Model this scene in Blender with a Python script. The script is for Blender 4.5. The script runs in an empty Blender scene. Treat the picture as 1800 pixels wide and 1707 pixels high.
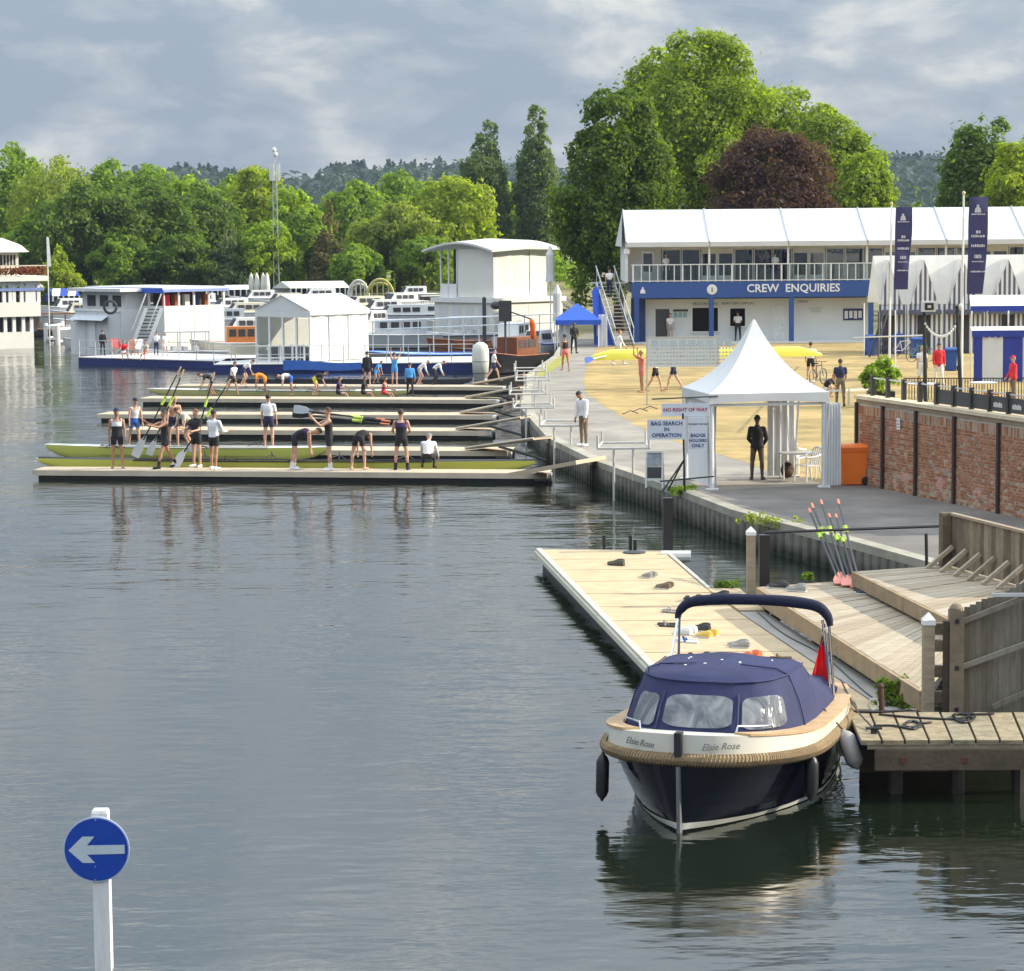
import bpy, bmesh, math, random
import numpy as np
from mathutils import Vector, Matrix, noise
R = math.radians
random.seed(7)
rng = np.random.default_rng(7)
sc = bpy.context.scene
col = sc.collection

# ------------------------------------------------------------------ camera
F = 4500.0            # focal length in photograph pixels (1800 wide)
H = 7.5               # eye height above the water
PITCH = math.atan((853.5 - 410) / F)
ROLL = R(0.5)
fwd = Vector((0, math.cos(PITCH), -math.sin(PITCH)))
rgt0 = Vector((1, 0, 0))
up0 = Vector((0, math.sin(PITCH), math.cos(PITCH)))
rgt = rgt0 * math.cos(ROLL) - up0 * math.sin(ROLL)
upv = up0 * math.cos(ROLL) + rgt0 * math.sin(ROLL)
cam = bpy.data.cameras.new("camera")
cam.sensor_fit = 'HORIZONTAL'
cam.sensor_width = 36.0
cam.lens = F / 1800 * 36.0
cam.clip_start = 0.5
cam.clip_end = 20000
camo = bpy.data.objects.new("camera", cam)
col.objects.link(camo)
camo.matrix_world = Matrix(((rgt.x, upv.x, -fwd.x, 0), (rgt.y, upv.y, -fwd.y, 0), (rgt.z, upv.z, -fwd.z, H), (0, 0, 0, 1)))
sc.camera = camo

# ------------------------------------------------------------------ sky and sun
SUN_EL, SUN_AZ = R(27), R(3)          # azimuth: from +X towards +Y
S = Vector((math.cos(SUN_EL) * math.cos(SUN_AZ), math.cos(SUN_EL) * math.sin(SUN_AZ), math.sin(SUN_EL)))
w = bpy.data.worlds.new("World")
sc.world = w
w.use_nodes = True
nt = w.node_tree
nt.nodes.clear()
N = nt.nodes.new
L = nt.links.new
out = N('ShaderNodeOutputWorld')
sky = N('ShaderNodeTexSky')
sky.sky_type = 'NISHITA'
sky.sun_disc = False
sky.sun_elevation = SUN_EL
sky.sun_rotation = R(90) - SUN_AZ
sky.dust_density = 1.5
b1 = N('ShaderNodeBackground'); b1.inputs[1].default_value = 0.09
L(sky.outputs[0], b1.inputs[0])
tc = N('ShaderNodeTexCoord')
sp = N('ShaderNodeSeparateXYZ'); L(tc.outputs['Generated'], sp.inputs[0])
mx = N('ShaderNodeMath'); mx.operation = 'MAXIMUM'; mx.inputs[1].default_value = 0.0; L(sp.outputs[2], mx.inputs[0])
n1 = N('ShaderNodeTexNoise'); n1.inputs['Scale'].default_value = 1.15; n1.inputs['Detail'].default_value = 8; n1.inputs['Roughness'].default_value = 0.55
n1.inputs['Distortion'].default_value = 0.25
mpw = N('ShaderNodeMapping'); mpw.inputs['Location'].default_value = (3.1, 1.7, 0.35); mpw.inputs['Scale'].default_value = (13, 13, 30)
L(tc.outputs['Generated'], mpw.inputs[0]); L(mpw.outputs[0], n1.inputs['Vector'])
rp = N('ShaderNodeValToRGB')
rp.color_ramp.elements[0].position = 0.43; rp.color_ramp.elements[0].color = (0.275, 0.335, 0.41, 1)
rp.color_ramp.elements[1].position = 0.66; rp.color_ramp.elements[1].color = (0.66, 0.655, 0.625, 1)
e = rp.color_ramp.elements.new(0.53); e.color = (0.375, 0.42, 0.468, 1)
L(n1.outputs['Fac'], rp.inputs[0])
b2 = N('ShaderNodeBackground'); L(rp.outputs[0], b2.inputs[0])
# an overcast sky grows brighter from the horizon to the zenith
ov = N('ShaderNodeMath'); ov.operation = 'MULTIPLY_ADD'; ov.inputs[1].default_value = 3.3; ov.inputs[2].default_value = 0.74
L(mx.outputs[0], ov.inputs[0]); L(ov.outputs[0], b2.inputs[1])
mxs = N('ShaderNodeMixShader'); mxs.inputs[0].default_value = 0.92
L(b1.outputs[0], mxs.inputs[1]); L(b2.outputs[0], mxs.inputs[2]); L(mxs.outputs[0], out.inputs[0])

sun = bpy.data.lights.new("sun", 'SUN')
sun.energy = 5.0
sun.angle = R(0.6)
sun.color = (1.0, 0.90, 0.74)
suno = bpy.data.objects.new("sun", sun)
col.objects.link(suno)
suno.rotation_euler = S.to_track_quat('Z', 'Y').to_euler()
suno.location = (60, 20, 60)

sc.view_settings.view_transform = 'Standard'
sc.view_settings.look = 'None'
sc.view_settings.gamma = 1
sc.view_settings.use_curve_mapping = False
sc.view_settings.exposure = 0.34
sc.cycles.use_denoising = True
sc.cycles.max_bounces = 8
sc.cycles.transparent_max_bounces = 12
sc.cycles.caustics_reflective = False
sc.cycles.caustics_refractive = False

# ------------------------------------------------------------------ helpers
LAND = 0.75

def ray(px, py):
    return fwd * F + rgt * (px - 900.0) - upv * (py - 853.5)

def P(px, py, z=0.0):
    d = ray(px, py)
    t = (z - H) / d.z
    return Vector((d.x * t, d.y * t, z))

def D(px, py, y):
    d = ray(px, py)
    t = y / d.y
    return Vector((d.x * t, y, H + d.z * t))

def scale_at(p):
    return F / p.y

INV = {}

def thing(name, label, cat, loc=(0, 0, 0), rz=0.0, group=None):
    o = bpy.data.objects.new(name, None)
    col.objects.link(o)
    o.location = loc
    o.rotation_euler = (0, 0, rz)
    o.empty_display_size = 0.2
    tag(o, label, cat, group)
    INV[o] = Matrix.Rotation(-rz, 4, 'Z') @ Matrix.Translation(-Vector(loc))
    return o

def tag(o, label=None, cat=None, group=None, kind=None):
    if label: o["label"] = label
    if cat: o["category"] = cat
    if group: o["group"] = group
    if kind: o["kind"] = kind
    return o

class MB:
    """collects faces; build() links them as one mesh object"""
    def __init__(s):
        s.v = []; s.f = []; s.m = []
        s.cur = 0
    def add(s, vs, fs):
        b = len(s.v)
        s.v.extend([tuple(x) for x in vs])
        s.f.extend([tuple(i + b for i in f) for f in fs])
        s.m.extend([s.cur] * len(fs))
        return s
    def box(s, x0, x1, y0, y1, z0, z1):
        return s.add([(x0, y0, z0), (x1, y0, z0), (x1, y1, z0), (x0, y1, z0), (x0, y0, z1), (x1, y0, z1), (x1, y1, z1), (x0, y1, z1)],
                     [(0, 3, 2, 1), (4, 5, 6, 7), (0, 1, 5, 4), (1, 2, 6, 5), (2, 3, 7, 6), (3, 0, 4, 7)])
    def obox(s, c, ax, sx, sy, z0, z1):
        """box centred at c (xy), x axis at angle ax, half sizes sx, sy"""
        ca, sa = math.cos(ax), math.sin(ax)
        q = [(c[0] + ca * a - sa * b, c[1] + sa * a + ca * b) for a, b in ((-sx, -sy), (sx, -sy), (sx, sy), (-sx, sy))]
        return s.add([(x, y, z0) for x, y in q] + [(x, y, z1) for x, y in q],
                     [(0, 3, 2, 1), (4, 5, 6, 7), (0, 1, 5, 4), (1, 2, 6, 5), (2, 3, 7, 6), (3, 0, 4, 7)])
    def beam(s, a, b, wd, ht, up=(0, 0, 1)):
        a = Vector(a); b = Vector(b)
        d = (b - a).normalized(); up = Vector(up)
        if abs(d.dot(up)) > 0.99: up = Vector((0, 1, 0))
        r = d.cross(up).normalized(); u = r.cross(d)
        vs = []
        for p in (a, b):
            for i, j in ((-1, -1), (1, -1), (1, 1), (-1, 1)):
                vs.append(p + r * (i * wd / 2) + u * (j * ht / 2))
        return s.add(vs, [(0, 1, 2, 3), (4, 7, 6, 5), (0, 4, 5, 1), (1, 5, 6, 2), (2, 6, 7, 3), (3, 7, 4, 0)])
    def tube(s, pts, r, n=8, cap=True):
        pts = [Vector(p) for p in pts]
        rs = r if isinstance(r, (list, tuple)) else [r] * len(pts)
        rings = []
        prev = None
        for i, p in enumerate(pts):
            if i == 0: d = pts[1] - pts[0]
            elif i == len(pts) - 1: d = pts[-1] - pts[-2]
            else: d = (pts[i + 1] - pts[i]).normalized() + (pts[i] - pts[i - 1]).normalized()
            d.normalize()
            if prev is None:
                a = Vector((0, 0, 1)) if abs(d.z) < 0.9 else Vector((1, 0, 0))
                u = d.cross(a).normalized()
            else:
                u = (prev - d * prev.dot(d))
                u = u.normalized() if u.length > 1e-6 else d.cross(Vector((1, 0, 0))).normalized()
            prev = u
            v2 = d.cross(u)
            rings.append([p + (u * math.cos(2 * math.pi * k / n) + v2 * math.sin(2 * math.pi * k / n)) * rs[i] for k in range(n)])
        return s.loft(rings, cap)
    def loft(s, rings, cap=True, closed=True):
        n = len(rings[0])
        vs = [p for rg in rings for p in rg]
        fs = []
        m = n if closed else n - 1
        for i in range(len(rings) - 1):
            for k in range(m):
                a = i * n + k; b = i * n + (k + 1) % n
                fs.append((a, b, b + n, a + n))
        if cap:
            fs.append(tuple(reversed(range(n))))
            fs.append(tuple((len(rings) - 1) * n + k for k in range(n)))
        return s.add(vs, fs)
    def lathe(s, c, prof, n=14):
        """prof: list of (r, z)"""
        return s.loft([[(c[0] + r * math.cos(2 * math.pi * k / n), c[1] + r * math.sin(2 * math.pi * k / n), c[2] + z) for k in range(n)] for r, z in prof])
    def ell(s, c, rx, ry, rz, n=10, m=7):
        pr = []
        for i in range(m):
            a = -math.pi / 2 + math.pi * (i + 0.02) / (m - 1 + 0.04)
            pr.append([(c[0] + rx * math.cos(a) * math.cos(2 * math.pi * k / n), c[1] + ry * math.cos(a) * math.sin(2 * math.pi * k / n), c[2] + rz * math.sin(a)) for k in range(n)])
        return s.loft(pr)
    def prism(s, poly, z0, z1):
        n = len(poly)
        a = sum(poly[i][0] * poly[(i + 1) % n][1] - poly[(i + 1) % n][0] * poly[i][1] for i in range(n))
        if a < 0: poly = list(reversed(poly))
        return s.add([(p[0], p[1], z0) for p in poly] + [(p[0], p[1], z1) for p in poly],
                     [tuple(reversed(range(n))), tuple(range(n, 2 * n))] + [(i, (i + 1) % n, n + (i + 1) % n, n + i) for i in range(n)])
    def slab(s, pts, th, nrm=None):
        """extrude a 3D polygon by th along its normal"""
        pts = [Vector(p) for p in pts]
        n = len(pts)
        if nrm is None:
            nrm = (pts[1] - pts[0]).cross(pts[2] - pts[0]).normalized()
        nrm = Vector(nrm)
        return s.add([p for p in pts] + [p + nrm * th for p in pts],
                     [tuple(reversed(range(n))), tuple(range(n, 2 * n))] + [(i, (i + 1) % n, n + (i + 1) % n, n + i) for i in range(n)])
    def grid(s, fn, nu, nv):
        vs = [fn(i / nu, j / nv) for i in range(nu + 1) for j in range(nv + 1)]
        fs = [(i * (nv + 1) + j, (i + 1) * (nv + 1) + j, (i + 1) * (nv + 1) + j + 1, i * (nv + 1) + j + 1) for i in range(nu) for j in range(nv)]
        return s.add(vs, fs)
    def mesh(s, name, mats, smooth=False, xf=None):
        me = bpy.data.meshes.new(name)
        vs = s.v if xf is None else [tuple(xf @ Vector(x)) for x in s.v]
        me.from_pydata(vs, [], s.f)
        for m in (mats if isinstance(mats, (list, tuple)) else [mats]):
            me.materials.append(m)
        if any(s.m):
            me.polygons.foreach_set("material_index", s.m)
        if smooth:
            me.polygons.foreach_set("use_smooth", [True] * len(s.f))
            if smooth != True:
                try: me.set_sharp_from_angle(angle=R(smooth))
                except Exception: pass
        me.update()
        return me
    def build(s, name, mats, parent=None, smooth=False, world=True):
        xf = INV[parent] if (parent is not None and world) else None
        me = s.mesh(name, mats, smooth, xf)
        return link(name, me, parent)

def link(name, me, parent=None, loc=None, rot=None, world=False):
    o = bpy.data.objects.new(name, me)
    col.objects.link(o)
    if parent is not None:
        o.parent = parent
        INV[o] = INV[parent]
    if loc is not None: o.location = loc
    if rot is not None: o.rotation_euler = rot
    return o

def wpart(name, me, parent, loc, rot=(0, 0, 0)):
    """part with shared mesh placed at a world position under an unrotated/rotated parent"""
    o = bpy.data.objects.new(name, me)
    col.objects.link(o)
    o.parent = parent
    m = INV[parent] @ (Matrix.Translation(Vector(loc)) @ Matrix.Rotation(rot[2], 4, 'Z') @ Matrix.Rotation(rot[1], 4, 'Y') @ Matrix.Rotation(rot[0], 4, 'X'))
    o.matrix_local = m
    INV[o] = INV[parent]
    return o

def copy_tree(o, parent=None):
    c = o.copy()
    col.objects.link(c)
    c.parent = parent
    INV[c] = INV.get(o, Matrix())
    for ch in list(o.children):
        copy_tree(ch, c)
    return c

# ------------------------------------------------------------------ materials
MATS = {}

def pm(name, c, rough=0.6, var=0.12, scale=3.0, bump=0.0, bscale=20.0, metal=0.0, orand=0.0, hue=None, stretch=(1, 1, 1), alpha=1.0, trans=0.0, spec=0.5, coords='pos', coat=0.0, streak=0.0):
    if name in MATS: return MATS[name]
    m = bpy.data.materials.new(name)
    m.use_nodes = True
    t = m.node_tree
    b = t.nodes['Principled BSDF']
    b.inputs['Roughness'].default_value = rough
    b.inputs['Metallic'].default_value = metal
    b.inputs['Specular IOR Level'].default_value = spec
    b.inputs['Coat Weight'].default_value = coat
    nn = t.nodes.new; ll = t.links.new
    if coords == 'pos':
        g = nn('ShaderNodeNewGeometry'); src = g.outputs['Position']
    else:
        g = nn('ShaderNodeTexCoord'); src = g.outputs['Object']
    mp = nn('ShaderNodeMapping'); mp.inputs['Scale'].default_value = stretch
    ll(src, mp.inputs[0])
    nz = nn('ShaderNodeTexNoise'); nz.inputs['Scale'].default_value = scale; nz.inputs['Detail'].default_value = 5; nz.inputs['Roughness'].default_value = 0.6
    ll(mp.outputs[0], nz.inputs['Vector'])
    mr = nn('ShaderNodeMapRange'); mr.inputs['From Min'].default_value = 0.25; mr.inputs['From Max'].default_value = 0.75
    mr.inputs['To Min'].default_value = 1 - var; mr.inputs['To Max'].default_value = 1 + var
    ll(nz.outputs['Fac'], mr.inputs['Value'])
    val = mr.outputs[0]
    if orand:
        oi = nn('ShaderNodeObjectInfo')
        gi = nn('ShaderNodeNewGeometry')
        a = nn('ShaderNodeMath'); a.operation = 'ADD'
        ll(oi.outputs['Random'], a.inputs[0]); ll(gi.outputs['Random Per Island'], a.inputs[1])
        fr = nn('ShaderNodeMath'); fr.operation = 'FRACT'; ll(a.outputs[0], fr.inputs[0])
        m2 = nn('ShaderNodeMapRange'); m2.inputs['To Min'].default_value = 1 - orand; m2.inputs['To Max'].default_value = 1 + orand
        ll(fr.outputs[0], m2.inputs['Value'])
        mu = nn('ShaderNodeMath'); mu.operation = 'MULTIPLY'; ll(val, mu.inputs[0]); ll(m2.outputs[0], mu.inputs[1])
        val = mu.outputs[0]
    cm = nn('ShaderNodeMix'); cm.data_type = 'RGBA'; cm.blend_type = 'MULTIPLY'; cm.inputs['Factor'].default_value = 1.0
    if hue is not None:
        c2 = nn('ShaderNodeMix'); c2.data_type = 'RGBA'
        c2.inputs['A'].default_value = (*c, 1); c2.inputs['B'].default_value = (*hue, 1)
        if orand: ll(fr.outputs[0], c2.inputs['Factor'])
        else:
            n3 = nn('ShaderNodeTexNoise'); n3.inputs['Scale'].default_value = scale * 0.4; n3.inputs['Detail'].default_value = 4
            ll(mp.outputs[0], n3.inputs['Vector'])
            m4 = nn('ShaderNodeMapRange'); m4.inputs['From Min'].default_value = 0.4; m4.inputs['From Max'].default_value = 0.62
            ll(n3.outputs['Fac'], m4.inputs['Value']); ll(m4.outputs[0], c2.inputs['Factor'])
        ll(c2.outputs['Result'], cm.inputs['A'])
    else:
        cm.inputs['A'].default_value = (*c, 1)
    ll(val, cm.inputs['B'])
    ll(cm.outputs['Result'], b.inputs['Base Color'])
    if bump:
        bz = nn('ShaderNodeTexNoise'); bz.inputs['Scale'].default_value = bscale; bz.inputs['Detail'].default_value = 4
        ll(mp.outputs[0], bz.inputs['Vector'])
        bp = nn('ShaderNodeBump'); bp.inputs['Strength'].default_value = bump; bp.inputs['Distance'].default_value = 0.02
        ll(bz.outputs['Fac'], bp.inputs['Height']); ll(bp.outputs[0], b.inputs['Normal'])
    if trans:
        tr = nn('ShaderNodeBsdfTranslucent'); ll(cm.outputs['Result'], tr.inputs[0])
        ms = nn('ShaderNodeMixShader'); ms.inputs[0].default_value = trans
        o = t.nodes['Material Output']
        ll(b.outputs[0], ms.inputs[1]); ll(tr.outputs[0], ms.inputs[2]); ll(ms.outputs[0], o.inputs[0])
    if alpha < 1: b.inputs['Alpha'].default_value = alpha
    MATS[name] = m
    return m

def leafmat(name, dark, light, trans=0.55, var=0.35):
    if name in MATS: return MATS[name]
    m = bpy.data.materials.new(name); m.use_nodes = True
    t = m.node_tree; b = t.nodes['Principled BSDF']; nn = t.nodes.new; ll = t.links.new
    b.inputs['Roughness'].default_value = 0.55; b.inputs['Specular IOR Level'].default_value = 0.3
    g = nn('ShaderNodeNewGeometry')
    nz = nn('ShaderNodeTexNoise'); nz.inputs['Scale'].default_value = 0.55; nz.inputs['Detail'].default_value = 3
    ll(g.outputs['Position'], nz.inputs['Vector'])
    a = nn('ShaderNodeMath'); a.operation = 'MULTIPLY_ADD'; a.inputs[1].default_value = 0.6
    ll(g.outputs['Random Per Island'], a.inputs[0])
    mr = nn('ShaderNodeMapRange'); mr.inputs['From Min'].default_value = 0.3; mr.inputs['From Max'].default_value = 0.7; mr.inputs['To Max'].default_value = 0.4
    ll(nz.outputs['Fac'], mr.inputs['Value']); ll(mr.outputs[0], a.inputs[2])
    mx_ = nn('ShaderNodeMix'); mx_.data_type = 'RGBA'
    mx_.inputs['A'].default_value = (*dark, 1); mx_.inputs['B'].default_value = (*light, 1)
    ll(a.outputs[0], mx_.inputs['Factor']); ll(mx_.outputs['Result'], b.inputs['Base Color'])
    tr = nn('ShaderNodeBsdfTranslucent')
    tm = nn('ShaderNodeMix'); tm.data_type = 'RGBA'; tm.blend_type = 'MULTIPLY'; tm.inputs['Factor'].default_value = 1.0; tm.inputs['B'].default_value = (1.6, 1.75, 0.55, 1)   # light through a leaf is yellower
    ll(mx_.outputs['Result'], tm.inputs['A']); ll(tm.outputs['Result'], tr.inputs[0])
    ms = nn('ShaderNodeMixShader'); ms.inputs[0].default_value = trans
    o = t.nodes['Material Output']; ll(b.outputs[0], ms.inputs[1]); ll(tr.outputs[0], ms.inputs[2]); ll(ms.outputs[0], o.inputs[0])
    MATS[name] = m
    return m

def stripemat(name, c1, c2, period, axis='X', duty=0.5):
    if name in MATS: return MATS[name]
    m = bpy.data.materials.new(name); m.use_nodes = True
    t = m.node_tree; b = t.nodes['Principled BSDF']; nn = t.nodes.new; ll = t.links.new
    b.inputs['Roughness'].default_value = 0.7
    g = nn('ShaderNodeTexCoord'); s_ = nn('ShaderNodeSeparateXYZ'); ll(g.outputs['Object'], s_.inputs[0])
    d = nn('ShaderNodeMath'); d.operation = 'DIVIDE'; d.inputs[1].default_value = period; ll(s_.outputs['XYZ'.index(axis)], d.inputs[0])
    fr = nn('ShaderNodeMath'); fr.operation = 'FRACT'; ll(d.outputs[0], fr.inputs[0])
    gt = nn('ShaderNodeMath'); gt.operation = 'GREATER_THAN'; gt.inputs[1].default_value = duty; ll(fr.outputs[0], gt.inputs[0])
    mx_ = nn('ShaderNodeMix'); mx_.data_type = 'RGBA'; mx_.inputs['A'].default_value = (*c1, 1); mx_.inputs['B'].default_value = (*c2, 1)
    ll(gt.outputs[0], mx_.inputs['Factor']); ll(mx_.outputs['Result'], b.inputs['Base Color'])
    MATS[name] = m
    return m

def glassmat(name, tint=(0.75, 0.8, 0.8), alpha=0.35, rough=0.04):
    """thin window pane: part mirror, part see-through"""
    if name in MATS: return MATS[name]
    m = bpy.data.materials.new(name); m.use_nodes = True
    t = m.node_tree; nn = t.nodes.new; ll = t.links.new
    t.nodes.remove(t.nodes['Principled BSDF'])
    tr = nn('ShaderNodeBsdfTransparent'); tr.inputs[0].default_value = (*tint, 1)
    gl = nn('ShaderNodeBsdfGlossy'); gl.inputs['Roughness'].default_value = rough; gl.inputs['Color'].default_value = (0.9, 0.93, 0.95, 1)
    g = nn('ShaderNodeNewGeometry')
    nz = nn('ShaderNodeTexNoise'); nz.inputs['Scale'].default_value = 1.3; ll(g.outputs['Position'], nz.inputs['Vector'])
    bp = nn('ShaderNodeBump'); bp.inputs['Strength'].default_value = 0.15; bp.inputs['Distance'].default_value = 0.05
    ll(nz.outputs['Fac'], bp.inputs['Height']); ll(bp.outputs[0], gl.inputs['Normal'])
    ms = nn('ShaderNodeMixShader'); ms.inputs[0].default_value = alpha
    o = t.nodes['Material Output']; ll(tr.outputs[0], ms.inputs[1]); ll(gl.outputs[0], ms.inputs[2]); ll(ms.outputs[0], o.inputs[0])
    MATS[name] = m
    return m

white = pm('white_pvc', (0.67, 0.67, 0.655), 0.45, 0.08, 0.6, 0.5, 1.2, trans=0.0)
cream = pm('cream_canvas', (0.74, 0.72, 0.64), 0.6, 0.06, 0.7, 0.25, 1.0)
whitep = pm('white_paint', (0.78, 0.78, 0.76), 0.4, 0.06, 2.0)
offwhite = pm('off_white', (0.62, 0.62, 0.6), 0.5, 0.08, 2.0)
alu = pm('aluminium', (0.55, 0.56, 0.57), 0.35, 0.08, 4.0, metal=0.7)
galv = pm('galvanised', (0.60, 0.61, 0.62), 0.45, 0.12, 6.0, metal=0.5)
black = pm('black_paint', (0.015, 0.015, 0.017), 0.45, 0.2, 4.0)
darkgrey = pm('dark_grey', (0.05, 0.05, 0.055), 0.6, 0.2, 4.0)
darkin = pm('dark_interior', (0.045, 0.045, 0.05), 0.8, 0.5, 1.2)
navy = pm('navy_canvas', (0.022, 0.030, 0.100), 0.75, 0.18, 2.0, 0.3, 5.0)
blue = pm('royal_blue', (0.02, 0.07, 0.28), 0.55, 0.1, 1.0)
royal = pm('royal_canopy', (0.02, 0.10, 0.55), 0.55, 0.1, 1.0)
bluepont = pm('pontoon_blue', (0.012, 0.025, 0.14), 0.5, 0.25, 0.8)
timber = pm('weathered_timber', (0.43, 0.345, 0.235), 0.8, 0.26, 6.0, 0.5, 30, orand=0.24, hue=(0.36, 0.305, 0.23), stretch=(0.4, 3, 3))
timberd = pm('dark_timber', (0.185, 0.14, 0.09), 0.85, 0.3, 4.0, 0.5, 25, orand=0.3, hue=(0.22, 0.18, 0.125))
wood = pm('varnished_wood', (0.30, 0.10, 0.03), 0.3, 0.2, 3.0, coat=0.4)
orange = pm('orange_plastic', (0.95, 0.21, 0.02), 0.45, 0.06, 3.0)
red = pm('red_cloth', (0.62, 0.02, 0.03), 0.7, 0.1, 5.0)
winglass = glassmat('window_glass', (0.40, 0.43, 0.43), 0.11)
tentw = pm('tent_pvc', (0.86, 0.86, 0.84), 0.5, 0.05, 0.8, 0.25, 1.2, trans=0.55)
# ================================================================== SETTING
def struct(name, mb, mat, **k):
    o = mb.build(name, mat, **k)
    o["kind"] = "structure"
    return o

# --- water
wm = bpy.data.materials.new('river_water'); wm.use_nodes = True
t = wm.node_tree; b = t.nodes['Principled BSDF']; nn = t.nodes.new; ll = t.links.new
b.inputs['Base Color'].default_value = (0.009, 0.014, 0.008, 1)
b.inputs['Roughness'].default_value = 0.045
b.inputs['IOR'].default_value = 2.3
b.inputs['Specular IOR Level'].default_value = 0.75
g = nn('ShaderNodeNewGeometry')
def wnoise(scale, sx, sy, rot, detail=2.0, rough=0.5):
    mp = nn('ShaderNodeMapping'); mp.inputs['Scale'].default_value = (sx, sy, 1); mp.inputs['Rotation'].default_value = (0, 0, rot)
    ll(g.outputs['Position'], mp.inputs[0])
    z = nn('ShaderNodeTexNoise'); z.inputs['Scale'].default_value = scale; z.inputs['Detail'].default_value = detail; z.inputs['Roughness'].default_value = rough
    ll(mp.outputs[0], z.inputs['Vector'])
    return z.outputs['Fac']
def mul(a, k):
    m_ = nn('ShaderNodeMath'); m_.operation = 'MULTIPLY'; ll(a, m_.inputs[0]); m_.inputs[1].default_value = k; return m_.outputs[0]
def addn(a, c):
    m_ = nn('ShaderNodeMath'); m_.operation = 'ADD'; ll(a, m_.inputs[0]); ll(c, m_.inputs[1]); return m_.outputs[0]
h0 = mul(wnoise(0.11, 1.0, 0.8, R(25), 2.0), 0.16)
h1 = mul(wnoise(0.42, 1.0, 1.5, R(12), 2.0), 0.046)
h2 = mul(wnoise(1.7, 0.8, 1.8, R(-8), 2.5), 0.016)
h3 = mul(wnoise(6.0, 0.7, 1.6, R(5), 2.0), 0.0018)
# patches of breeze: calmer and rougher water
pt = wnoise(0.07, 1.0, 0.6, R(20), 3.0)
pr_ = nn('ShaderNodeMapRange'); pr_.inputs['From Min'].default_value = 0.35; pr_.inputs['From Max'].default_value = 0.65; pr_.inputs['To Min'].default_value = 0.55; pr_.inputs['To Max'].default_value = 1.35
ll(pt, pr_.inputs['Value'])
rg_ = nn('ShaderNodeMapRange'); rg_.inputs['From Min'].default_value = 0.42; rg_.inputs['From Max'].default_value = 0.62; rg_.inputs['To Min'].default_value = 0.03; rg_.inputs['To Max'].default_value = 0.13
ll(wnoise(0.10, 1.0, 0.45, R(-15), 4.0), rg_.inputs['Value']); ll(rg_.outputs[0], b.inputs['Roughness'])   # breeze-ruffled patches
hs = addn(addn(addn(h0, h1), h2), h3)
hm = nn('ShaderNodeMath'); hm.operation = 'MULTIPLY'; ll(hs, hm.inputs[0]); ll(pr_.outputs[0], hm.inputs[1])
bp = nn('ShaderNodeBump'); bp.inputs['Strength'].default_value = 1.0; bp.inputs['Distance'].default_value = 1.0
ll(hm.outputs[0], bp.inputs['Height']); ll(bp.outputs[0], b.inputs['Normal'])
WATER = wm
struct('river_water', MB().add([(-700, -60, 0), (90, -60, 0), (90, 420, 0), (-700, 420, 0)], [(0, 1, 2, 3)]), wm)
struct('river_bed', MB().add([(-700, -60, -2.5), (90, -60, -2.5), (90, 420, -2.5), (-700, 420, -2.5)], [(0, 1, 2, 3)]), pm('mud', (0.05, 0.045, 0.03), 0.9))

# --- land: one sheet to the horizon, cut along the river bank
bank_px = [(1960, 1100), (1647, 992), (1494, 950), (1383, 922), (1289, 897), (1205, 865), (1047, 810), (965, 770), (942, 745), (920, 720), (921, 690), (930, 657), (975, 626), (984, 610)]
bank = [P(x, y, LAND) for x, y in bank_px]
landpoly = [Vector((60, 20, LAND)), Vector((25, 40, LAND))] + bank + [Vector((3.4, 175, LAND)), Vector((6, 215, LAND)), Vector((2, 262, LAND)), Vector((-12, 290, LAND)), Vector((-60, 300, LAND)), Vector((-140, 292, LAND)), Vector((-700, 250, LAND))]
far = [Vector((-1150, 250, LAND)), Vector((-1150, 2600, LAND)), Vector((1150, 2600, LAND)), Vector((1150, 20, LAND))]
full = landpoly + far
bm = bmesh.new()
vv = [bm.verts.new(p) for p in full]
fc = bm.faces.new(vv)
if fc.normal.z < 0: fc.normal_flip()
bmesh.ops.triangulate(bm, faces=[fc])
me = bpy.data.meshes.new('ground'); bm.to_mesh(me); bm.free()
me.materials.append(pm('meadow', (0.13, 0.14, 0.05), 0.9, 0.3, 0.15, 0.4, 6, hue=(0.24, 0.20, 0.09)))
for p_ in me.polygons:
    if p_.normal.z < 0: p_.flip()
tag(link('ground', me), kind='structure')
# earth bank face under the far side of the sheet
mb = MB()
for a, c in zip(landpoly[15:], landpoly[16:]):
    mb.add([a + Vector((0, 0, -0.004)), c + Vector((0, 0, -0.004)), Vector((c.x, c.y, -2.4)), Vector((a.x, a.y, -2.4))], [(0, 1, 2, 3)])
struct('river_bank', mb, pm('bank_earth', (0.06, 0.065, 0.03), 0.9, 0.3, 1.0))

def sheet(name, pts, z, mat):
    bm = bmesh.new()
    f_ = bm.faces.new([bm.verts.new(Vector((p.x, p.y, z))) for p in pts])
    bm.normal_update()
    if f_.normal.z < 0: f_.normal_flip()
    bmesh.ops.triangulate(bm, faces=[f_])
    me = bpy.data.meshes.new(name); bm.to_mesh(me); bm.free()
    me.materials.append(mat)
    return tag(link(name, me), kind='structure')

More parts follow.
